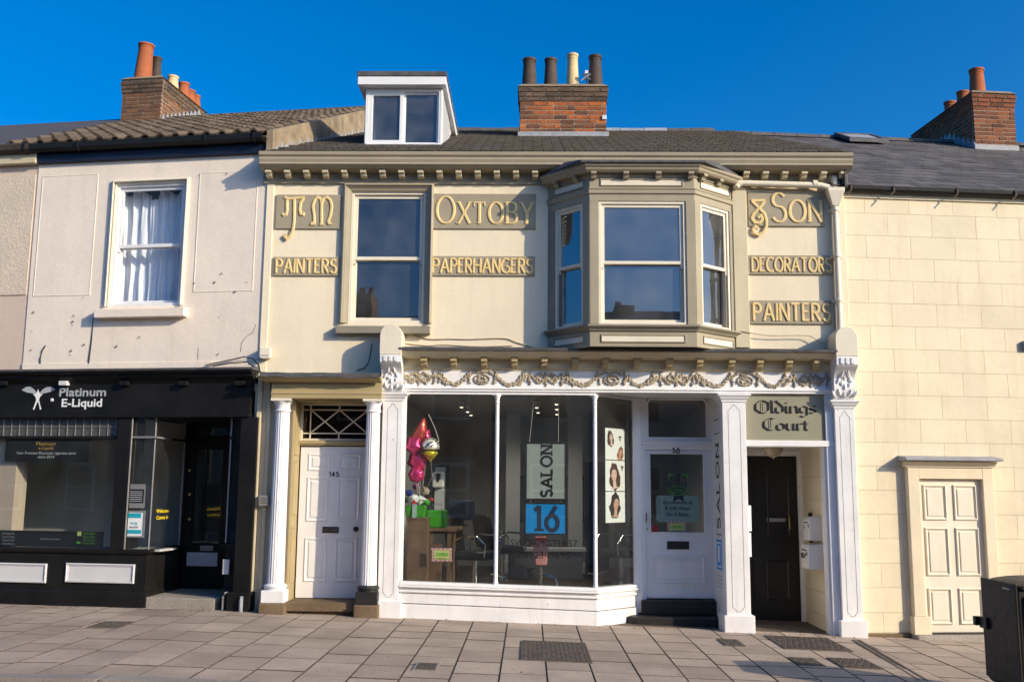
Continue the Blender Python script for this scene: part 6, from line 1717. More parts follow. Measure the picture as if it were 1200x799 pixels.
# gable step of the central house above this lower roof
build(MB().add([(XR-.105*max(0,y)+q, y, z) for q in (-.03, .0) for y, z in ((-.2, 5.7), (-.2, zt+.0), (4.4, rz-.06), (4.4, 7.6))], [(0,1,2,3),(7,6,5,4),(0,1,5,4),(1,2,6,5),(2,3,7,6),(3,0,4,7)]), 'gable_upstand', 'slate', house)

# roof light just under the ridge
sy0, sy1 = 3.85, 4.5; sx0, sx1 = 1.9, 2.62
def zroof_r(y): return ezr+(rrz-ezr)/(rry+.1)*(y+.1)+.05
r = root('skylight', 'low roof light just under the ridge at the left end of the slate roof', 'skylight', 'R', (sx0, sy0, zroof_r(sy0)))
def slope_box(mb, xa, xb, ya, yb, t0, t1):
    za, zb = zroof_r(ya), zroof_r(yb)
    return mb.add([(xa,ya,za+t0),(xb,ya,za+t0),(xb,yb,zb+t0),(xa,yb,zb+t0),(xa,ya,za+t1),(xb,ya,za+t1),(xb,yb,zb+t1),(xa,yb,zb+t1)],
                  [(3,2,1,0),(4,5,6,7),(0,1,5,4),(1,2,6,5),(2,3,7,6),(3,0,4,7)])
build(slope_box(MB(), sx0, sx0+.07, sy0, sy1, .0, .07), 'frame', 'lead', r)
build(slope_box(MB(), sx1-.07, sx1, sy0, sy1, .0, .07), 'frame', 'lead', r)
build(slope_box(MB(), sx0+.07, sx1-.07, sy0, sy0+.07, .0, .07), 'frame', 'lead', r)
build(slope_box(MB(), sx0+.07, sx1-.07, sy1-.07, sy1, .0, .07), 'frame', 'lead', r)
build(slope_box(MB(), sx0+.07, sx1-.07, sy0+.07, sy1-.07, .02, .05), 'pane', 'lead_light', r)
# chimney
YK = 3.8
x0, x1, _, _ = RR(1141, 110, 1190, 170, YK)
z0, z1 = mr_(1165, 174, YK)[1], mr_(1165, 110, YK)[1]
ch = chimney(rh, x0, x1, YK, YK+2.2, z0, z1, 'brick_dull', faces='l', capm='brick_dull')
build(MB().box(x0-.02, x1+.02, YK-.02, YK+.1, z0-.2, z0+.06), 'lead_flashing', 'lead_light', ch, bev=.006)
fl_ = MB(); yy = YK; i = 0
while yy < YK+1.9:
    zb_ = ezr+(rrz-ezr)/(rry+.1)*(min(yy, rry)+.1); fl_.prism([(yy, zb_-.05), (yy, zb_+.12), (yy+.05, zb_+.22), (yy+.14, zb_+.14), (yy+.15, zb_-.02)], x0-.012-.002*(i % 2), x0-.0, 'x'); yy += .15; i += 1
build(fl_, 'stepped_flashing', 'lead_light', ch)
for px, pt, rr, mk, yo in ((1144, 82, .15, 'pot_terracotta', .5), (1128, 108, .13, 'pot_terracotta', 1.1), (1113, 120, .13, 'pot_terracotta', 1.65)):
    xx, zt_ = mr_(px, pt, YK+yo); xx = min(max(xx, x0+.16), x1-.16); pot(ch, xx, YK+yo, z1+.04, rr, max(.3, zt_-z1-.04), mk)
# blocked doorway: surround, hood and six panelled leaf
jz0 = ground_z(5.2)+.06
sur = build(MB().box(DRx[0], DRx[0]+.15, -.10, -.006, jz0+.22, DRx[3]-.0), 'door_surround', 'block_cream', rh, bev=.006)
dz1_ = mr_(1115, 561)[1]
build(MB().box(DRx[1]-.14, DRx[1], -.10, -.006, jz0, DRx[3]-.0), 'door_jamb', 'block_cream', sur, bev=.006)
build(MB().box(DRx[0]-.025, DRx[0]+.20, -.125, -.006, jz0, jz0+.219), 'jamb_block', 'block_cream', sur, bev=.006)
build(MB().box(DRx[0]+.1501, DRx[1]-.1401, -.098, -.006, dz1_, DRx[3]-.001), 'door_lintel', 'block_cream', sur, bev=.004)
hz0 = DRx[3]
build(MB().profx(DRx[0]-.03, DRx[1]+.03, [(-.006, hz0+.001), (-.115, hz0+.001), (-.12, hz0+.02), (-.16, hz0+.06), (-.17, hz0+.075), (-.006, hz0+.08)]), 'hood_moulding', 'block_cream', sur, bev=.003)
build(MB().profx(DRx[0]-.08, DRx[1]+.08, [(-.006, hz0+.081), (-.20, hz0+.081), (-.235, hz0+.087), (-.235, hz0+.108), (-.2, hz0+.125), (-.006, hz0+.15)]), 'lead_hood', 'lead_light', sur, bev=.004)
DD = (DRx[0]+.15, DRx[1]-.14, jz0+.0, dz1_)
lf_ = build(MB().box(DD[0]+.0005, DD[1]-.0005, -.035, -.006, DD[2]+.02, DD[3]-.002), 'door_leaf', 'cream_paint', rh)
xm_ = (DD[0]+DD[1])/2; hw = (DD[1]-DD[0])
for (f0, f1) in ((.73, .96), (.37, .68), (.06, .29)):
    H_ = DD[3]-DD[2]
    for a, c in ((DD[0]+.07, xm_-.05), (xm_+.05, DD[1]-.07)):
        z0, z1 = DD[2]+f0*H_, DD[2]+f1*H_
        build(MB().mould(a, c, z0, z1, [(0, -.0345), (0, -.05), (.012, -.056), (.03, -.04), (.034, -.0345)]), 'panel_moulding', 'cream_paint', lf_, bev=.001)
        build(MB().box(a+.05, c-.05, -.046, -.0352, z0+.05, z1-.05), 'panel_field', 'cream_paint', lf_, bev=.008)
build(MB().box(DRx[0]-.02, DRx[1]+.1, -.20, -.001, ground_z(5.2)-.2, jz0-.001), 'door_sill', 'granite', rh, bev=.015)
build(MB().box(DD[0]+.002, DD[1]-.002, -.09, -.036, jz0, jz0+.019), 'door_sill', 'step_black', rh)
# small vent box at the right edge
x, z = mr_(1199, 405); tag(build(MB().box(x-.02, x+.18, -.07, -.006, z-.06, z+.06), 'vent_box', 'steel_grey', None, bev=.006, fr='R'), 'small grey vent box high on the cream wall at the right edge', 'vent')
for i, (px, py) in enumerate(((1056, 680), (1183, 690))): pass

# ---------------------------------------------------------------- litter bin by the kerb
def bp3(px, py, Y): x, z = m(px, py, Y); return Vector((x, Y, z))
Yf_, Yn_ = -3.55, -4.22
xb0 = m(1153, 700, Yf_)[0]; xb1 = m(1193, 700, Yn_)[0]; bx = (xb0+xb1)/2
zbt = m(1153, 676, Yf_)[1]; zg = ground_z(bx)
WB = .75
bn = root('litter_bin', 'black metal street bin standing by the kerb at the right edge', 'bin', 'C', (bx+WB/2, (Yf_+Yn_)/2, zg))
build(MB().box(bx+.09, bx+WB-.09, Yn_+.09, Yf_-.09, zg-.03, zg+.15), 'plinth', 'bin_metal', bn, bev=.01)
build(MB().prism([(bx+.03, zg+.12), (bx+WB-.03, zg+.12), (bx+WB, zg+.16), (bx+WB, zbt-.05), (bx, zbt-.05), (bx, zg+.16)], Yn_+.03, Yf_, 'y'), 'body', 'bin_metal', bn, bev=.02)
build(MB().box(bx-.02, bx+.0, Yn_+.02, Yf_-.01, zg+.17, zbt), 'side_panel', 'bin_metal', bn, bev=.008)
build(MB().box(bx+.06, bx+WB-.06, Yn_+.005, Yn_+.0295, zg+.2, zbt-.1), 'door', 'bin_metal', bn, bev=.01)
build(MB().box(bx+.12, bx+WB-.12, Yn_-.004, Yn_+.0045, zbt-.3, zbt-.14), 'mouth', 'print_black', bn, bev=.005)
lid = [(bx+.03, zbt-.049), (bx+WB+.0, zbt-.049)]+[(bx+.015+WB/2+(WB/2-.015)*math.cos(t), zbt-.03+.055*math.sin(t)) for t in [math.pi*i/12 for i in range(13)]]
build(MB().prism(lid, Yn_, Yf_-.02, 'y'), 'lid', 'bin_metal', bn, bev=.008)
zl_ = m(1156, 728, Yf_)[1]
lt = build(MB().box(bx-.05, bx-.0205, Yf_-.14, Yf_-.0, zl_-.05, zl_+.05), 'latch', 'black_plastic', bn, bev=.008)
build(MB().box(bx-.08, bx-.02, Yf_+.001, Yf_+.06, zl_-.035, zl_+.045), 'latch_hook', 'black_plastic', lt, bev=.006)
build(MB().tube([(bx-.021, Yn_+.08, zbt-.05), (bx-.035, Yn_+.08, zbt-.05), (bx-.035, Yn_+.2, zbt-.05), (bx-.021, Yn_+.2, zbt-.05)], .01, 6), 'grab_handle', 'steel_grey', bn, True)

# crumbs of leaf and grit caught along the foot of the fronts
lt_ = MB(); rgl = random.Random(21)
for i in range(150):
    x = rgl.uniform(-7.2, 6.4); y = -.10-abs(rgl.gauss(0, .12))
    if x < -3.6: y += (-3.6-x)*math.tan(rad(8))-.06
    elif x > 4.2: y += (x-4.2)*math.tan(rad(6))
    if i % 7 == 0: y = rgl.uniform(-4.3, -.3)
    s_ = rgl.uniform(.006, .02); a_ = rgl.uniform(0, 6); z = ground_z(x)+.003
    lt_.add([(x+s_*math.cos(a_+k*2.1)*(1+.5*(k == 0)), y+s_*math.sin(a_+k*2.1), z+.004*(k % 2)) for k in range(3)]+[(x, y, z+.008)], [(0, 1, 3), (1, 2, 3), (2, 0, 3), (2, 1, 0)])
o = build(lt_, 'leaf_litter', 'stone_brown'); o['kind'] = 'stuff'; tag(o, 'crumbs of brown leaf and grit scattered along the foot of the buildings', 'litter')
# ---------------------------------------------------------------- inside the salon
zfl = .30; ztp_ = 3.02
sr_ = MB(); sr_.mi = 0
XI0, XI1, YI1 = PA[0]+.05, PB[1]-.05, 5.6
room(sr_, XI0, XI1, .22, YI1, zfl, ztp_, 'lrb'); build(sr_, 'salon_room', 'room_grey', house)
build(MB().box(XI0, XI1, .0, YI1, ztp_-.03, ztp_), 'salon_ceiling', 'ceiling', house)
build(MB().box(XI0, XI1, YR+.1, YI1, zfl-.05, zfl), 'salon_floor', 'wood_floor', house)
build(MB().prism([(XI0, .0), (xs1-.1, .0), (xs2-.1, YR), (xs2-.1, YR+.1), (XI0, YR+.1)], zfl-.05, zfl, 'z'), 'salon_floor', 'wood_floor', house)
build(MB().box(XI0+.0, PA[1]-.0, -.0, .22, zfl, 2.95), 'window_return', 'white_worn', house)
# white columns and back openings
for px in (601, 674):
    x = m(px, 600, 4.2)[0]
    cl = build(MB().box(x-.12, x+.12, 4.1, 4.35, zfl+.2, ztp_-.03), 'inner_pier', 'room_pale', house)
    build(MB().box(x-.16, x+.16, 4.06, 4.39, zfl, zfl+.2), 'pier_base', 'room_pale', cl, bev=.01)
# ceiling spots
def spot(px, py, y, label):
    x, z = m(px, py, y); zt_ = ztp_-.031
    # put the lamp on the ceiling where the line of sight meets it
    o = CAM_POS; d = Vector((x, y, z))-o; t = (zt_-.07-o.z)/d.z; p = o+d*t
    if p.y > YI1-.2: p.y = YI1-.3
    r = root('ceiling_spot', label, 'spotlight', 'C', (p.x, p.y, zt_-.1), 'spotlights on the salon ceiling')
    build(MB().lathe([(.05, zt_), (.05, zt_-.02), (.02, zt_-.022), (.02, zt_-.04), (.035, zt_-.045), (.04, zt_-.09)], p.x, p.y, 12), 'fitting', 'white_upvc', r, True)
    ld_ = bpy.data.lights.new('spot_lamp', 'SPOT'); ld_.energy = 10; ld_.spot_size = rad(150); ld_.spot_blend = .6; ld_.shadow_soft_size = .03; ld_.color = (1, .9, .76)
    lo_ = bpy.data.objects.new('spot_lamp', ld_); COL.objects.link(lo_); lo_.parent = r; lo_.location = (0, 0, -.02)
    build(MB().lathe([(.024, zt_-.0905), (.02, zt_-.098), (.005, zt_-.1)], p.x, p.y, 12), 'bulb', 'lamp_glow', r, True)
for i, (px, py, lab) in enumerate(((541, 475.5, 'front'), (548, 481, 'middle'), (552, 485, 'rear'))): spot(px, py, 2+i*.5, '%s lit spotlight of the row behind the left salon pane' % lab)
for i, (px, py, lab) in enumerate(((652, 472, 'front'), (652.5, 478, 'middle'), (652.5, 484, 'rear'))): spot(px, py, 2+i*.5, '%s lit spotlight of the row behind the middle salon pane' % lab)
for i, (px, py, lab) in enumerate(((629, 476, 'upper'), (630.5, 482, 'lower'))): spot(px, py, 1.6+i*.5, '%s lamp of the fitting near the hanging salon sign' % lab)
# tall end panel and reception desk
def in_box(name, label, cat, px, y0, y1, mk, parts=None):
    q = R(*px, y0); r = root(name, label, cat, 'C', ((q[0]+q[1])/2, (y0+y1)/2, q[2])); return r, q
q = R(478, 606, 500.5, 678, .25)
r = root('display_plinth', 'tall brown wooden plinth just inside the left salon pane', 'plinth', 'C', ((q[0]+q[1])/2, .35, zfl))
build(MB().box(q[0], q[1]-.025, .15, .55, zfl, q[3]-.025), 'carcass', 'wood', r, bev=.004)
build(MB().box(q[0]-.01, q[1]-.01, .14, .56, q[3]-.0245, q[3]), 'top', 'wood', r, bev=.004)
build(MB().box(q[1]-.0245, q[1], .15, .55, zfl, q[3]-.025), 'side_panel', 'wood', r, bev=.002)
plx, ply, plz = (q[0]+q[1])/2, .35, q[3]
xa_, za_ = m(500, 616, .7); xb_, zb2_ = m(546, 611, 1.9)
dk = root('reception_desk', 'dark wooden reception desk behind the plinth in the salon', 'desk', 'C', ((xa_+xb_)/2, 1.3, zfl))
zt_d = m(520, 618, 1.0)[1]
xd0_, xd1_ = m(500, 620, .8)[0], m(529, 640, .8)[0]
build(MB().box(xd0_-.2, xd1_+.1, .75, 2.3, zt_d-.04, zt_d), 'desk_top', 'wood', dk, bev=.004)
build(MB().box(xd1_-.06, xd1_, .8, 2.25, zfl, zt_d-.041), 'end_panel', 'wood', dk)
build(MB().box(xd0_-.15, xd1_-.25, .8, .83, zfl, zt_d-.041), 'front_panel', 'wood', dk)
build(MB().box(xd0_-.1, xd1_-.12, .62, .745, zfl, zt_d-.2), 'drawer_unit', 'wood', dk, bev=.004)
mo = m(540, 603, 1.7)
mn = root('computer_monitor', 'dark computer monitor on the reception desk', 'monitor', 'C', (mo[0], 1.8, zt_d))
build(MB().box(mo[0]-.25, mo[0]+.2, 1.8, 1.84, zt_d+.08, zt_d+.36), 'screen', 'print_navy', mn, bev=.006)
build(MB().box(mo[0]-.06, mo[0]+.04, 1.841, 1.87, zt_d+.02, zt_d+.2), 'stand', 'black_plastic', mn)
build(MB().box(mo[0]-.12, mo[0]+.1, 1.76, 1.92, zt_d, zt_d+.018), 'foot', 'black_plastic', mn)
# mirror frame and dispenser on the left wall
q = R(505, 543, 522, 625, 1.6)
r = root('wall_mirror', 'dark framed wall mirror behind the balloons', 'mirror', 'C', (q[0], 1.6, q[2]))
build(MB().frame(q[0], q[1]+.05, q[2], q[3], .05, 1.6, 1.64), 'frame', 'black_plastic', r); build(MB().box(q[0]+.05, q[1], 1.61, 1.62, q[2]+.05, q[3]-.05), 'glass', 'print_grey', r)
q = R(507, 553, 520.5, 571, 1.5)
r = root('dispenser', 'grey wall dispenser with a dark window behind the balloons', 'dispenser', 'C', ((q[0]+q[1])/2, 1.5, q[2]))
build(MB().box(q[0], q[1], 1.45, 1.59, q[2], q[3]), 'case', 'panel_grey', r, bev=.02); build(MB().prism([(q[0]+.05, q[3]-.02), (q[1]-.05, q[3]-.02), (q[1]-.06, (q[2]+q[3])/2), ((q[0]+q[1])/2, q[2]+.07), (q[0]+.06, (q[2]+q[3])/2)], 1.44, 1.449, 'y'), 'window', 'print_black', r)
# styling chairs
def styling_chair(px, y, rz, label, s=1.0):
    x = m(px, 640, y)[0]
    r = root('styling_chair', label, 'chair', 'C', (x, y, zfl), 'styling chairs in the salon')
    M = Matrix.Translation((x, y, zfl)) @ Matrix.Rotation(rad(rz), 4, 'Z') @ Matrix.Scale(s, 4)
    build(MB(M).lathe([(.30, 0), (.30, .015), (.1, .03), (.045, .04), (.045, .38), (.08, .385), (.08, .4)], 0, 0, 20), 'pedestal', 'chrome', r, True)
    build(MB(M).box(-.27, .27, -.27, .24, .401, .52), 'seat', 'leather', r, bev=.04)
    Mb = M @ Matrix.Translation((0, .25, .5)) @ Matrix.Rotation(rad(-10), 4, 'X')
    build(MB(Mb).box(-.26, .26, 0, .09, 0, .52), 'backrest', 'leather', r, bev=.035)
    for sx in (-1, 1):
        pts = [(sx*.30, .22, .45), (sx*.31, .2, .66), (sx*.31, .05, .74), (sx*.31, -.18, .72), (sx*.30, -.28, .62), (sx*.29, -.26, .45)]
        ar = build(MB(M).tube(pts, .016, 8), 'armrest', 'chrome', r, True)
    build(MB(M).tube([(0, -.25, .2), (0, -.48, .16), (-.16, -.5, .16), (.16, -.5, .16)], .014, 8), 'footrest', 'chrome', r, True)
    return r
styling_chair(557, 1.6, 70, 'black styling chair with chrome arms behind the left salon pane')
styling_chair(588, 3.0, 120, 'black styling chair half hidden behind the first colonnette')
styling_chair(728, 2.4, -60, 'black styling chair behind the portrait posters')
# shop mannequin stand with a red topped block behind the number sign
q = R(625, 630, 643, 662, 1.2); xx = (q[0]+q[1])/2
r = root('display_stand', 'display stand with a patterned block below the number sixteen sign', 'stand', 'C', (xx, 1.2, zfl))
build(MB().lathe([(.2, zfl), (.2, zfl+.015), (.025, zfl+.03), (.025, q[2])], xx, 1.2, 16), 'pole', 'chrome', r, True)
build(MB().prism([(q[0]+.03, q[2]), (q[1]-.03, q[2]), (q[1], q[2]+.2), (q[1]-.02, q[3]-.04), (q[0]+.02, q[3]-.04), (q[0], q[2]+.2)], 1.13, 1.27, 'y'), 'block', 'print_pink', r, bev=.02)
build(MB().box(q[0]+.02, q[1]-.02, 1.13, 1.27, q[3]-.039, q[3]+.02), 'top', 'foil_red', r, bev=.02)
build(MB().tube([(xx, 1.2, q[2]-.1), (xx+.2, 1.15, q[2]-.16), (xx+.24, 1.1, zfl+.02)], .014, 8), 'brace', 'chrome', r, True)
r = root('side_counter', 'low pale counter at the back of the salon', 'counter', 'C', (xx, 3.4, zfl))
build(MB().box(xx-.55, xx+.75, 3.2, 3.6, zfl+.42, zfl+.47), 'top', 'panel_grey', r, bev=.004); build(MB().box(xx-.5, xx+.7, 3.25, 3.6, zfl, zfl+.42), 'carcass', 'room_mid', r)
# dark mirrors on the rear wall
for i, (px, lab) in enumerate(((612, 'left'), (671, 'right'))):
    q = R(px-7, 557, px+7, 612, 4.9); r = root('wall_mirror', 'dark framed rear wall mirror to the %s of the hanging sign' % lab, 'mirror', 'C', ((q[0]+q[1])/2, 4.9, q[2]), 'rear wall mirrors')
    build(MB().frame(q[0]-.1, q[1]+.1, q[2], q[3], .05, 4.9, 4.94), 'frame', 'black_plastic', r); build(MB().box(q[0]-.05, q[1]+.05, 4.91, 4.92, q[2]+.05, q[3]-.05), 'glass', 'room_dark', r)
q = R(688, 540, 716, 640, 5.0)
r = root('inner_door', 'dark doorway in the rear wall of the salon', 'door', 'C', ((q[0]+q[1])/2, 5.2, zfl))
build(MB().box(q[0], q[1], 5.5, 5.59, zfl, q[3]), 'leaf', 'print_navy', r); build(MB().sweep([(q[0], zfl), (q[0], q[3]), (q[1], q[3]), (q[1], zfl)], [(0, 5.47), (-.1, 5.47), (-.1, 5.595), (0, 5.595)], False, lambda u, v, h: (u, h, v)), 'architrave', 'room_pale', r)

# ---- hanging signs in the window
YH = .16
q = R(615.5, 518, 664, 586, YH)
r = root('hanging_sign', 'pale sign with upright word Salon hanging in the middle pane', 'sign', 'C', ((q[0]+q[1])/2, YH, q[2]))
build(MB().box(q[0]+.02, q[1]-.02, YH, YH+.02, q[2]+.02, q[3]-.02), 'backboard', 'print_sage', r)
build(MB().frame(q[0], q[1], q[2], q[3], .022, YH-.006, YH+.026), 'frame', 'print_black', r, bev=.002)
lx0, lx1 = m(634, 550, YH)[0], m(647, 550, YH)[0]; lz0, lz1 = m(640, 583, YH)[1], m(640, 521, YH)[1]
build(letters(MB(), 'SALON', lx0, lx1, lz0, lz1, YH-.0005, .2, .003, .26, serif=.5, flat=True, rotate=True), 'lettering', 'print_black', r)
for px0, py0, px1, py1 in ((624.5, 479, 620.5, 517), (654.5, 490, 654.5, 517)):
    a = m(px0, py0, YH); c = m(px1, py1, YH); t_ = (2.98-c[1])/(a[1]-c[1])
    build(MB().tube([(c[0], YH+.01, c[1]-.01), (c[0]+(a[0]-c[0])*t_, YH+.01, 2.98)], .003, 5), 'hanging_wire', 'ribbon', r)
q2 = R(614.5, 588.5, 664.5, 626.5, YH)
r = root('hanging_sign', 'bright blue number 16 sign hanging below the Salon sign', 'sign', 'C', ((q2[0]+q2[1])/2, YH, q2[2]))
build(MB().box(q2[0]+.02, q2[1]-.02, YH, YH+.02, q2[2]+.02, q2[3]-.02), 'backboard', 'print_blue', r)
build(MB().frame(q2[0], q2[1], q2[2], q2[3], .02, YH-.006, YH+.026), 'frame', 'print_black', r, bev=.002)
lx0, lx1 = m(624, 607, YH)[0], m(656, 607, YH)[0]; lz0, lz1 = m(640, 621.5, YH)[1], m(640, 592.5, YH)[1]
build(letters(MB(), '16', lx0, lx1, lz0, lz1, YH-.0005, .17, .003, .34, serif=.5, flat=True), 'lettering', 'print_navy', r)
for px in (622, 658):
    x = m(px, 587, YH)[0]; build(MB().tube([(x, YH+.01, q2[3]-.01), (x, YH+.01, q[2]+.01)], .003, 5), 'hanging_wire', 'ribbon', r)
# dark lettering on the pane
yt = YF+.029
r = root('window_lettering', 'two lines of thin dark lettering low on the middle salon pane', 'lettering', 'C', (.15, yt, .7))
def tc(s, pxc, pyc, h_px, wpx, y, **k):
    x, z = m(pxc, pyc, y); x2 = m(pxc+wpx/2, pyc, y)[0]; h = m(pxc, pyc-h_px/2, y)[1]-m(pxc, pyc+h_px/2, y)[1]
    return text(MB(), s, x, z, h, y, (x2-x)*2, **k)
build(tc('SWORMGTER57', 637.5, 636, 8.5, 78, yt), 'lettering', 'print_black', r)
build(tc('0812349695', 637.5, 650, 8.5, 60, yt), 'lettering', 'print_black', r)
# little coloured plaques
def plaque(px, y, label):
    q = R(*px, y); r = root('open_plaque', label, 'sign', 'C', ((q[0]+q[1])/2, y, q[2]), 'patterned open plaques')
    build(MB().box(q[0], q[1], y, y+.008, q[2], q[3]), 'backboard', 'print_pink', r, bev=.002)
    w_ = .12*(q[1]-q[0]); build(MB().box(q[0]+w_, q[1]-w_, y-.003, y-.0005, q[2]+w_*.8, q[3]-w_*.8), 'field', 'print_lime', r)
    build(text(MB(), 'OPEN', (q[0]+q[1])/2, q[2]*.47+q[3]*.53, (q[3]-q[2])*.26, y-.0035, (q[1]-q[0])*.58, bold=.03), 'lettering', 'print_green', r)
    build(text(MB(), 'COME ON IN', (q[0]+q[1])/2, q[2]*.78+q[3]*.22, (q[3]-q[2])*.10, y-.0035, (q[1]-q[0])*.5), 'lettering', 'print_black', r)
    b_ = MB(); rg_ = random.Random(4)
    for i in range(18):
        t = i/18*4; k = int(t); f = t-k; W_, H_ = q[1]-q[0], q[3]-q[2]
        p = [(q[0]+f*W_, q[3]-.05*H_), (q[1]-.05*W_, q[3]-f*H_), (q[1]-f*W_, q[2]+.05*H_), (q[0]+.05*W_, q[2]+f*H_)][k]
        b_.ell(p[0], p[1], .008, .008, y-.0008, 8)
    build(b_, 'dots', 'print_white', r)
plaque((506, 642, 529.5, 657.5), .04, 'patterned open plaque low in the left salon pane')
plaque((782, 610.5, 804, 624), YR+.052, 'patterned open plaque at the foot of the salon door glass')
# mint certificate on the salon door
yd_ = YR+.054; q = R(769, 580.5, 819, 611.5, yd_)
r = root('certificate', 'mint green framed notice behind the glass of the salon door', 'notice', 'C', ((q[0]+q[1])/2, yd_, q[2]))
rr_c = .03; pts = []
for cx_, cz_, a0 in ((q[1]-rr_c, q[3]-rr_c, 0), (q[0]+rr_c, q[3]-rr_c, 90), (q[0]+rr_c, q[2]+rr_c, 180), (q[1]-rr_c, q[2]+rr_c, 270)):
    pts += [(cx_+rr_c*math.cos(rad(a0+i*18)), cz_+rr_c*math.sin(rad(a0+i*18))) for i in range(6)]
build(MB().prism(pts, yd_, yd_+.006, 'y'), 'backboard', 'print_mint', r)
for s, py, wpx in (('Appointments by', 588, 36), ('Mr & Mrs Oldroyd', 595, 30), ('Hair & Beauty', 602, 28)): build(tc(s, 794, py, 4.6, wpx, yd_-.002, bold=.015, shear=.3), 'lettering', 'print_navy', r)
xr_, zr_ = m(795, 566, yd_)
r = root('green_emblem', 'round green emblem with ribbon on the salon door glass', 'emblem', 'C', (xr_, yd_, zr_-.15))
b_ = MB(); q0 = m(795, 571, yd_)
b_.ribbon([(q0[0]+.16*math.cos(t), q0[1]+.105*math.sin(t)) for t in [math.pi+math.pi*i/16 for i in range(17)]], .012, yd_, .003, flat=True)
b_.ribbon([(q0[0]+.11*math.cos(t), q0[1]-.03+.045*math.sin(t)) for t in [2*math.pi*i/24 for i in range(24)]], .010, yd_-.0005, .003, True, True)
build(b_, 'ring', 'print_green', r)
b_ = MB(); b_.ell(q0[0], q0[1]-.03, .10, .04, yd_-.0002, 20); b_.poly([(q0[0]-.06, q0[1]-.08), (q0[0]+.06, q0[1]-.08), (q0[0]+.075, q0[1]-.19), (q0[0], q0[1]-.15), (q0[0]-.075, q0[1]-.19)], yd_)
build(b_, 'ribbon', 'print_black', r)
build(text(MB(), 'vertise', q0[0], q0[1]-.03, .035, yd_-.0032, .13, bold=.02), 'lettering', 'print_green', r)
b_ = MB()
for s_ in (-1, 1): b_.ribbon([(q0[0]+s_*.05, q0[1]+.17), (q0[0]+s_*.12, q0[1]+.18), (q0[0]+s_*.13, q0[1]+.12)], .018, yd_, .003, flat=True)
build(b_, 'leaf', 'print_green', r)
b_ = MB()
for s_ in (-.1, 0.0, .1): b_.box(q0[0]+s_-.012, q0[0]+s_+.012, yd_, yd_+.002, q0[1]-.0, q0[1]+.2)
build(b_, 'bars', 'print_black', r)
q = R(763.5, 615, 772.5, 624, YR+.2); tag(build(MB().prism([(q[0], q[2]), (q[1], q[2]), (q[1]-.02, q[3]), (q[0]+.02, q[3])], YR+.18, YR+.26, 'y'), 'red_box', 'foil_red', None, bev=.006), 'small red box inside the foot of the salon door glass', 'box')
# portrait posters on the splayed pane
def sp_pt(px, back=.03):
    best = None
    for i in range(201):
        t = i/200; p = A_+(B_-A_)*t+Vector((-dsp.y, dsp.x))*back; e = abs(m(px, 560, p.y)[0]-p.x)
        if best is None or e < best[0]: best = (e, p)
    return best[1]
pa_, pb_ = sp_pt(709.5), sp_pt(732)
Mp = Matrix.Translation((pa_.x, pa_.y, 0)) @ Matrix.Rotation(math.atan2((pb_-pa_).y, (pb_-pa_).x), 4, 'Z'); Lp = (pb_-pa_).length
def zsp(py): return m(720, py, (pa_.y+pb_.y)/2)[1]
def portrait(mb_h, mb_s, mb_l, cx, cz, sx, s, tilt, wavy, hairside):
    c = lambda x, z: (cx+sx*(x*math.cos(tilt)-z*math.sin(tilt)), cz+s*(x*math.sin(tilt)+z*math.cos(tilt)))
    hair = []
    for i in range(28):
        a = 2*math.pi*i/28; rx, rz = .62, .95
        k = 1+.07*math.sin(a*7+wavy)
        z = rz*math.sin(a)*k-.25*(math.sin(a) < 0)*abs(math.sin(a)); x = rx*math.cos(a)*k*(1.15 if math.sin(a) < 0 else .85)+hairside*.1
        hair.append(c(x, z))
    mb_h.poly(hair, -.0012, .0012)
    mb_s.poly([c(-.14, -.3), c(.16, -.3), c(.2, -.9), c(.5, -1.05), c(-.5, -1.05), c(-.18, -.9)], -.0026, .0012)
    face_ = [c(.36*math.cos(t)*(1 if math.sin(t) > 0 else .86), .50*math.sin(t)+.05) for t in [2*math.pi*i/20 for i in range(20)]]
    mb_s.poly(face_, -.0042, .0012)
    fr_h = [c(-.42, .1), c(-.40, .45), c(-.1, .66), c(.25, .6), c(.42, .35), c(.42, .0), c(.3, .3), c(.05, .48), c(-.22, .32), c(-.36, -.1)]
    mb_h.poly(fr_h, -.0056, .001)
    for ex in (-.14, .15):
        mb_h.ell(*c(ex, .10), sx*.07, s*.028, -.0056, 10, .0008, tilt); mb_h.ell(*c(ex, .20), sx*.09, s*.018, -.0056, 8, .0008, tilt)
    mb_h.ell(*c(.02, -.09), sx*.03, s*.014, -.0056, 8, .0008); mb_l.ell(*c(.01, -.22), sx*.10, s*.035, -.0058, 12, .001, tilt)
def poster(py0, py1, label, specs, logo=None):
    z0, z1 = zsp(py1), zsp(py0)
    r = root('poster', label, 'poster', 'C', (pa_.x, pa_.y, z0), 'portrait posters on the splayed pane')
    build(MB(Mp).box(0, Lp, 0, .006, z0, z1), 'sheet', 'print_white', r)
    for (fx_, fz_, s_, tilt, hm, sm, wv, hs) in specs:
        h, s, l = MB(Mp), MB(Mp), MB(Mp); portrait(h, s, l, fx_*Lp, z0+fz_*(z1-z0), s_*Lp*1.1, s_*.42, tilt, wv, hs)
        build(h, 'hair', hm, r); build(s, 'face', sm, r); build(l, 'lips', 'lip', r)
    if logo:
        b2 = MB(Mp); lx_, lz_ = logo[0]*Lp, z0+logo[1]*(z1-z0)
        b2.ell(lx_, lz_, .035, .012, -.001, 10); b2.ell(lx_, lz_-.03, .012, .03, -.001, 10); build(b2, 'logo', 'print_black', r)
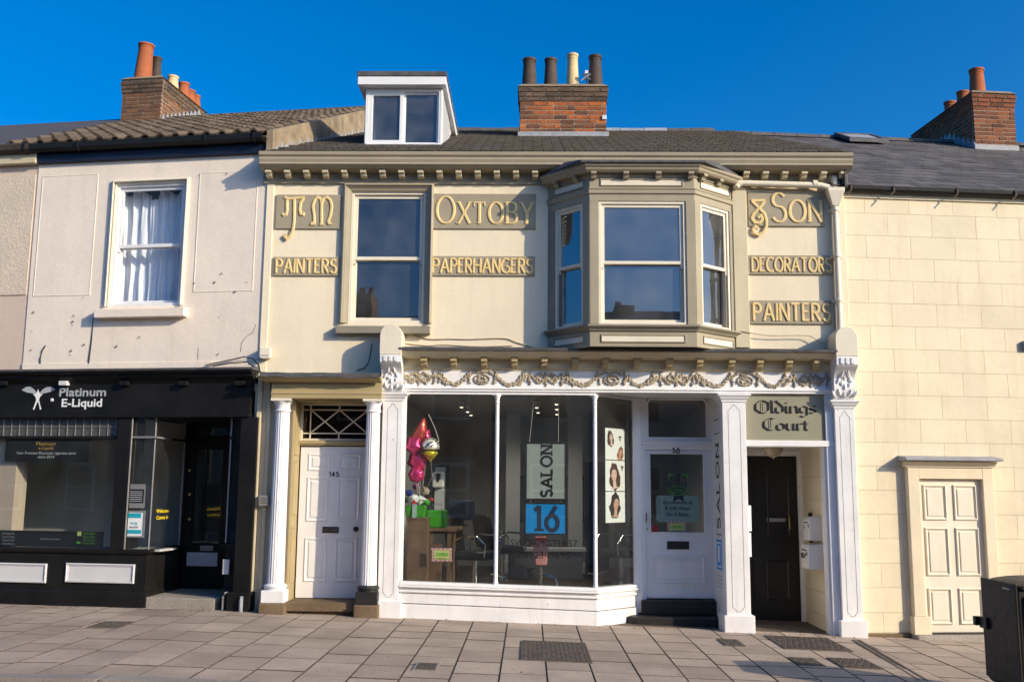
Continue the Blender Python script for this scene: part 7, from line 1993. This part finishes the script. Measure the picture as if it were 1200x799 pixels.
poster(502, 538.5, 'top portrait poster with two small heads on the splayed salon pane', [(.28, .70, .24, .15, 'hair_brown', 'skin_pale', 0, -1), (.76, .23, .22, -.2, 'hair_red', 'skin', 2, 1)], (.76, .74))
poster(539.5, 575, 'middle portrait poster of a smiling brown haired woman', [(.42, .52, .40, .12, 'hair_brown', 'skin_pale', 1, 1)], (.86, .80))
poster(576, 612, 'bottom portrait poster of a woman with long tousled dark hair', [(.52, .60, .38, -.08, 'hair_dark', 'skin', 3, -1)])
# ---- balloons, gift bag
def star(mb, cx, cy, cz, r1, r2, th, n=5, rot=0, tilt=0):
    pts = []
    for i in range(n*2):
        a = rot+math.pi*i/n; rr = r1 if i % 2 == 0 else r2; pts.append((cx+rr*math.cos(a), cz+rr*math.sin(a)))
    N = len(pts); vs = [(x, cy, z) for x, z in pts]
    mid = [(cx+(x-cx)*.5, cy-th*.85, cz+(z-cz)*.5) for x, z in pts]; mid2 = [(x, 2*cy-y, z) for x, y, z in mid]
    vs += mid+mid2+[(cx, cy-th, cz), (cx, cy+th, cz)]; f = []
    for i in range(N):
        j = (i+1) % N; f += [(i, j, N+j, N+i), (j, i, 2*N+i, 2*N+j), (N+i, N+j, 3*N), (2*N+j, 2*N+i, 3*N+1)]
    return mb.add(vs, f)
def balloon(name, px, py, y, label, fn, mk, knot=None):
    x, z = m(px, py, y); r = root(name, label, 'balloon', 'C', (x, y, z-.25), 'foil balloons in the salon window')
    o = build(fn(MB(), x, y, z), 'foil', mk, r, True, angle=80)
    sb = o.modifiers.new('round', 'SUBSURF'); sb.levels = 1; sb.render_levels = 2
    build(MB().tube([(x, y, z-.1), (x+.03, y+.01, z-.35), (plx+.02, ply-.05, plz+.2)], .003, 5), 'string', 'ribbon', r); return r
def limp(b_, x, y, z):                           # half emptied star: long upper point, creased
    P_ = [(500, 482), (502, 497), (503, 508), (498, 516), (492, 519), (486, 528), (479, 531), (475, 524), (477, 513), (483, 506), (488, 497), (494, 489)]
    pts = [m(a, c, y) for a, c in P_]; n_ = len(pts); cx = sum(p[0] for p in pts)/n_; cz = sum(p[1] for p in pts)/n_
    vs = [(p[0], y, p[1]) for p in pts]; mid = [(cx+(p[0]-cx)*.55, y-.06-.015*(i % 2), cz+(p[1]-cz)*.55) for i, p in enumerate(pts)]; mid2 = [(a, 2*y-b, c) for a, b, c in mid]
    vs += mid+mid2+[(cx, y-.08, cz), (cx, y+.08, cz)]; f = []
    for i in range(n_):
        j = (i+1) % n_; f += [(i, j, n_+j, n_+i), (j, i, 2*n_+i, 2*n_+j), (n_+i, n_+j, 3*n_), (2*n_+j, 2*n_+i, 3*n_+1)]
    return b_.add(vs, f)
balloon('foil_balloon', 489.5, 508, .14, 'large orange red star balloon leaning at the top of the bunch', limp, 'foil_orange')
balloon('foil_balloon', 485, 522, .06, 'bright pink star balloon at the left of the bunch', lambda b_, x, y, z: star(b_, x, y, z, .20, .10, .08, 5, .9), 'foil_pink')
balloon('foil_balloon', 489, 540, .12, 'deep pink crumpled balloon in the middle of the bunch', lambda b_, x, y, z: star(b_, x, y, z, .19, .13, .08, 6, 1.3), 'foil_pink')
balloon('foil_balloon', 488, 556, .08, 'lowest pink balloon just above the gift bag', lambda b_, x, y, z: star(b_, x, y, z, .15, .11, .08, 7, .4), 'foil_pink')
balloon('foil_balloon', 497, 510, .22, 'small magenta balloon behind the top of the bunch', lambda b_, x, y, z: star(b_, x, y, z, .15, .09, .07, 5, 2.1), 'foil_pink')
def drop(b_, x, y, z):
    b_.mi = 0; prof = [(.004, z+.15), (.06, z+.14), (.105, z+.10), (.125, z+.03)]
    b_.lathe(prof+[(.115, z-.02)], x, y, 20)
    b_.mi = 1; b_.lathe([(.1145, z-.0201), (.09, z-.075), (.05, z-.12), (.012, z-.15), (.02, z-.165)], x, y, 20); b_.mi = 0
    return b_
balloon('foil_balloon', 504.5, 526, .05, 'white and yellow spotted balloon hanging at the right of the bunch', drop, ['foil_white', 'foil_yellow'])
x, z = m(504.5, 524, .05); rgd = random.Random(2); b_ = MB()
for i in range(16):
    a = rgd.uniform(-1.2, 1.2)-math.pi/2; h = rgd.uniform(-.01, .11); rr = .127*math.sqrt(max(.05, 1-(max(h-.02, 0)/.14)**2)); b_.blob((x+rr*math.cos(a), .05+rr*math.sin(a), z+h), (.011, .005, .011), 6, 4)
sp_ = [o for o in COL.objects if o.get('label') == 'white and yellow spotted balloon hanging at the right of the bunch'][0]
build(b_, 'spots', 'print_black', sp_)
build(MB().tube([(m(502, 485, .1)[0], .1, m(502, 485, .1)[1]), (m(509, 500, .08)[0], .08, m(509, 500, .08)[1]), (m(514, 515, .05)[0], .05, m(514, 515, .05)[1]), (m(514, 520, .05)[0], .05, m(514, 520, .05)[1])], .005, 6), 'ribbon', 'ribbon', sp_)
q = R(475.5, 592, 498.5, 607.5, .22)
gb = root('gift_bag', 'bright green gift bag of wrapped presents on the wooden plinth', 'gift bag', 'C', ((q[0]+q[1])/2, .3, plz))
build(MB().add([(q[0]+.02, .2, plz+.001), (q[1]-.02, .2, plz+.001), (q[1]-.02, .42, plz+.001), (q[0]+.02, .42, plz+.001), (q[0], .18, q[3]), (q[1], .18, q[3]), (q[1], .44, q[3]), (q[0], .44, q[3])],
      [(3,2,1,0),(4,5,6,7),(0,1,5,4),(1,2,6,5),(2,3,7,6),(3,0,4,7)]), 'bag', 'foil_green', gb, bev=.006)
b_ = MB(); xs_b = (q[0]+q[1])/2-.01; b_.box(xs_b-.03, xs_b+.03, .172, .179, plz, q[3]+.02); build(b_, 'band', 'print_mint', gb)
rgp = random.Random(9)
for i, (mk, px, py, sz) in enumerate((('foil_blue', 479, 577, .075), ('print_white', 484, 583, .1), ('foil_red', 485, 586, .085), ('print_white', 493, 585, .085), ('swag_gold', 497, 575, .09), ('foil_green', 476, 586, .06), ('foil_green', 498, 588, .07), ('foil_purple', 488, 570, .07), ('foil_white', 493, 576, .06), ('foil_orange', 504, 585.5, .05))):
    x, z = m(px, py, .2); pts = []
    n_ = 7; b_ = MB()
    for k in range(n_): a = 2*math.pi*k/n_; rr = sz*rgp.uniform(.55, 1.1); pts.append((x+rr*math.cos(a), z+rr*math.sin(a)*.8))
    yy_ = .17+.02*i
    b_.add([(px_, yy_+rgp.uniform(-.02, .02), pz_) for px_, pz_ in pts]+[(x, yy_-.05, z), (x, yy_+.06, z)], [(k, (k+1) % n_, n_) for k in range(n_)]+[((k+1) % n_, k, n_+1) for k in range(n_)])
    build(b_, 'wrapped_present', mk, gb)
gx, gz_ = m(512, 596, 1.0)
r = root('green_bag', 'darker green bag on the reception desk', 'bag', 'C', (gx, 1.0, zt_d)); build(MB().box(gx-.14, gx+.14, .9, 1.1, zt_d+.001, zt_d+.24), 'bag', 'foil_green', r, bev=.02); build(MB().tube([(gx-.07, 1.0, zt_d+.23), (gx-.06, 1.0, zt_d+.32), (gx+.06, 1.0, zt_d+.32), (gx+.07, 1.0, zt_d+.23)], .006, 6), 'handle', 'ribbon', r)
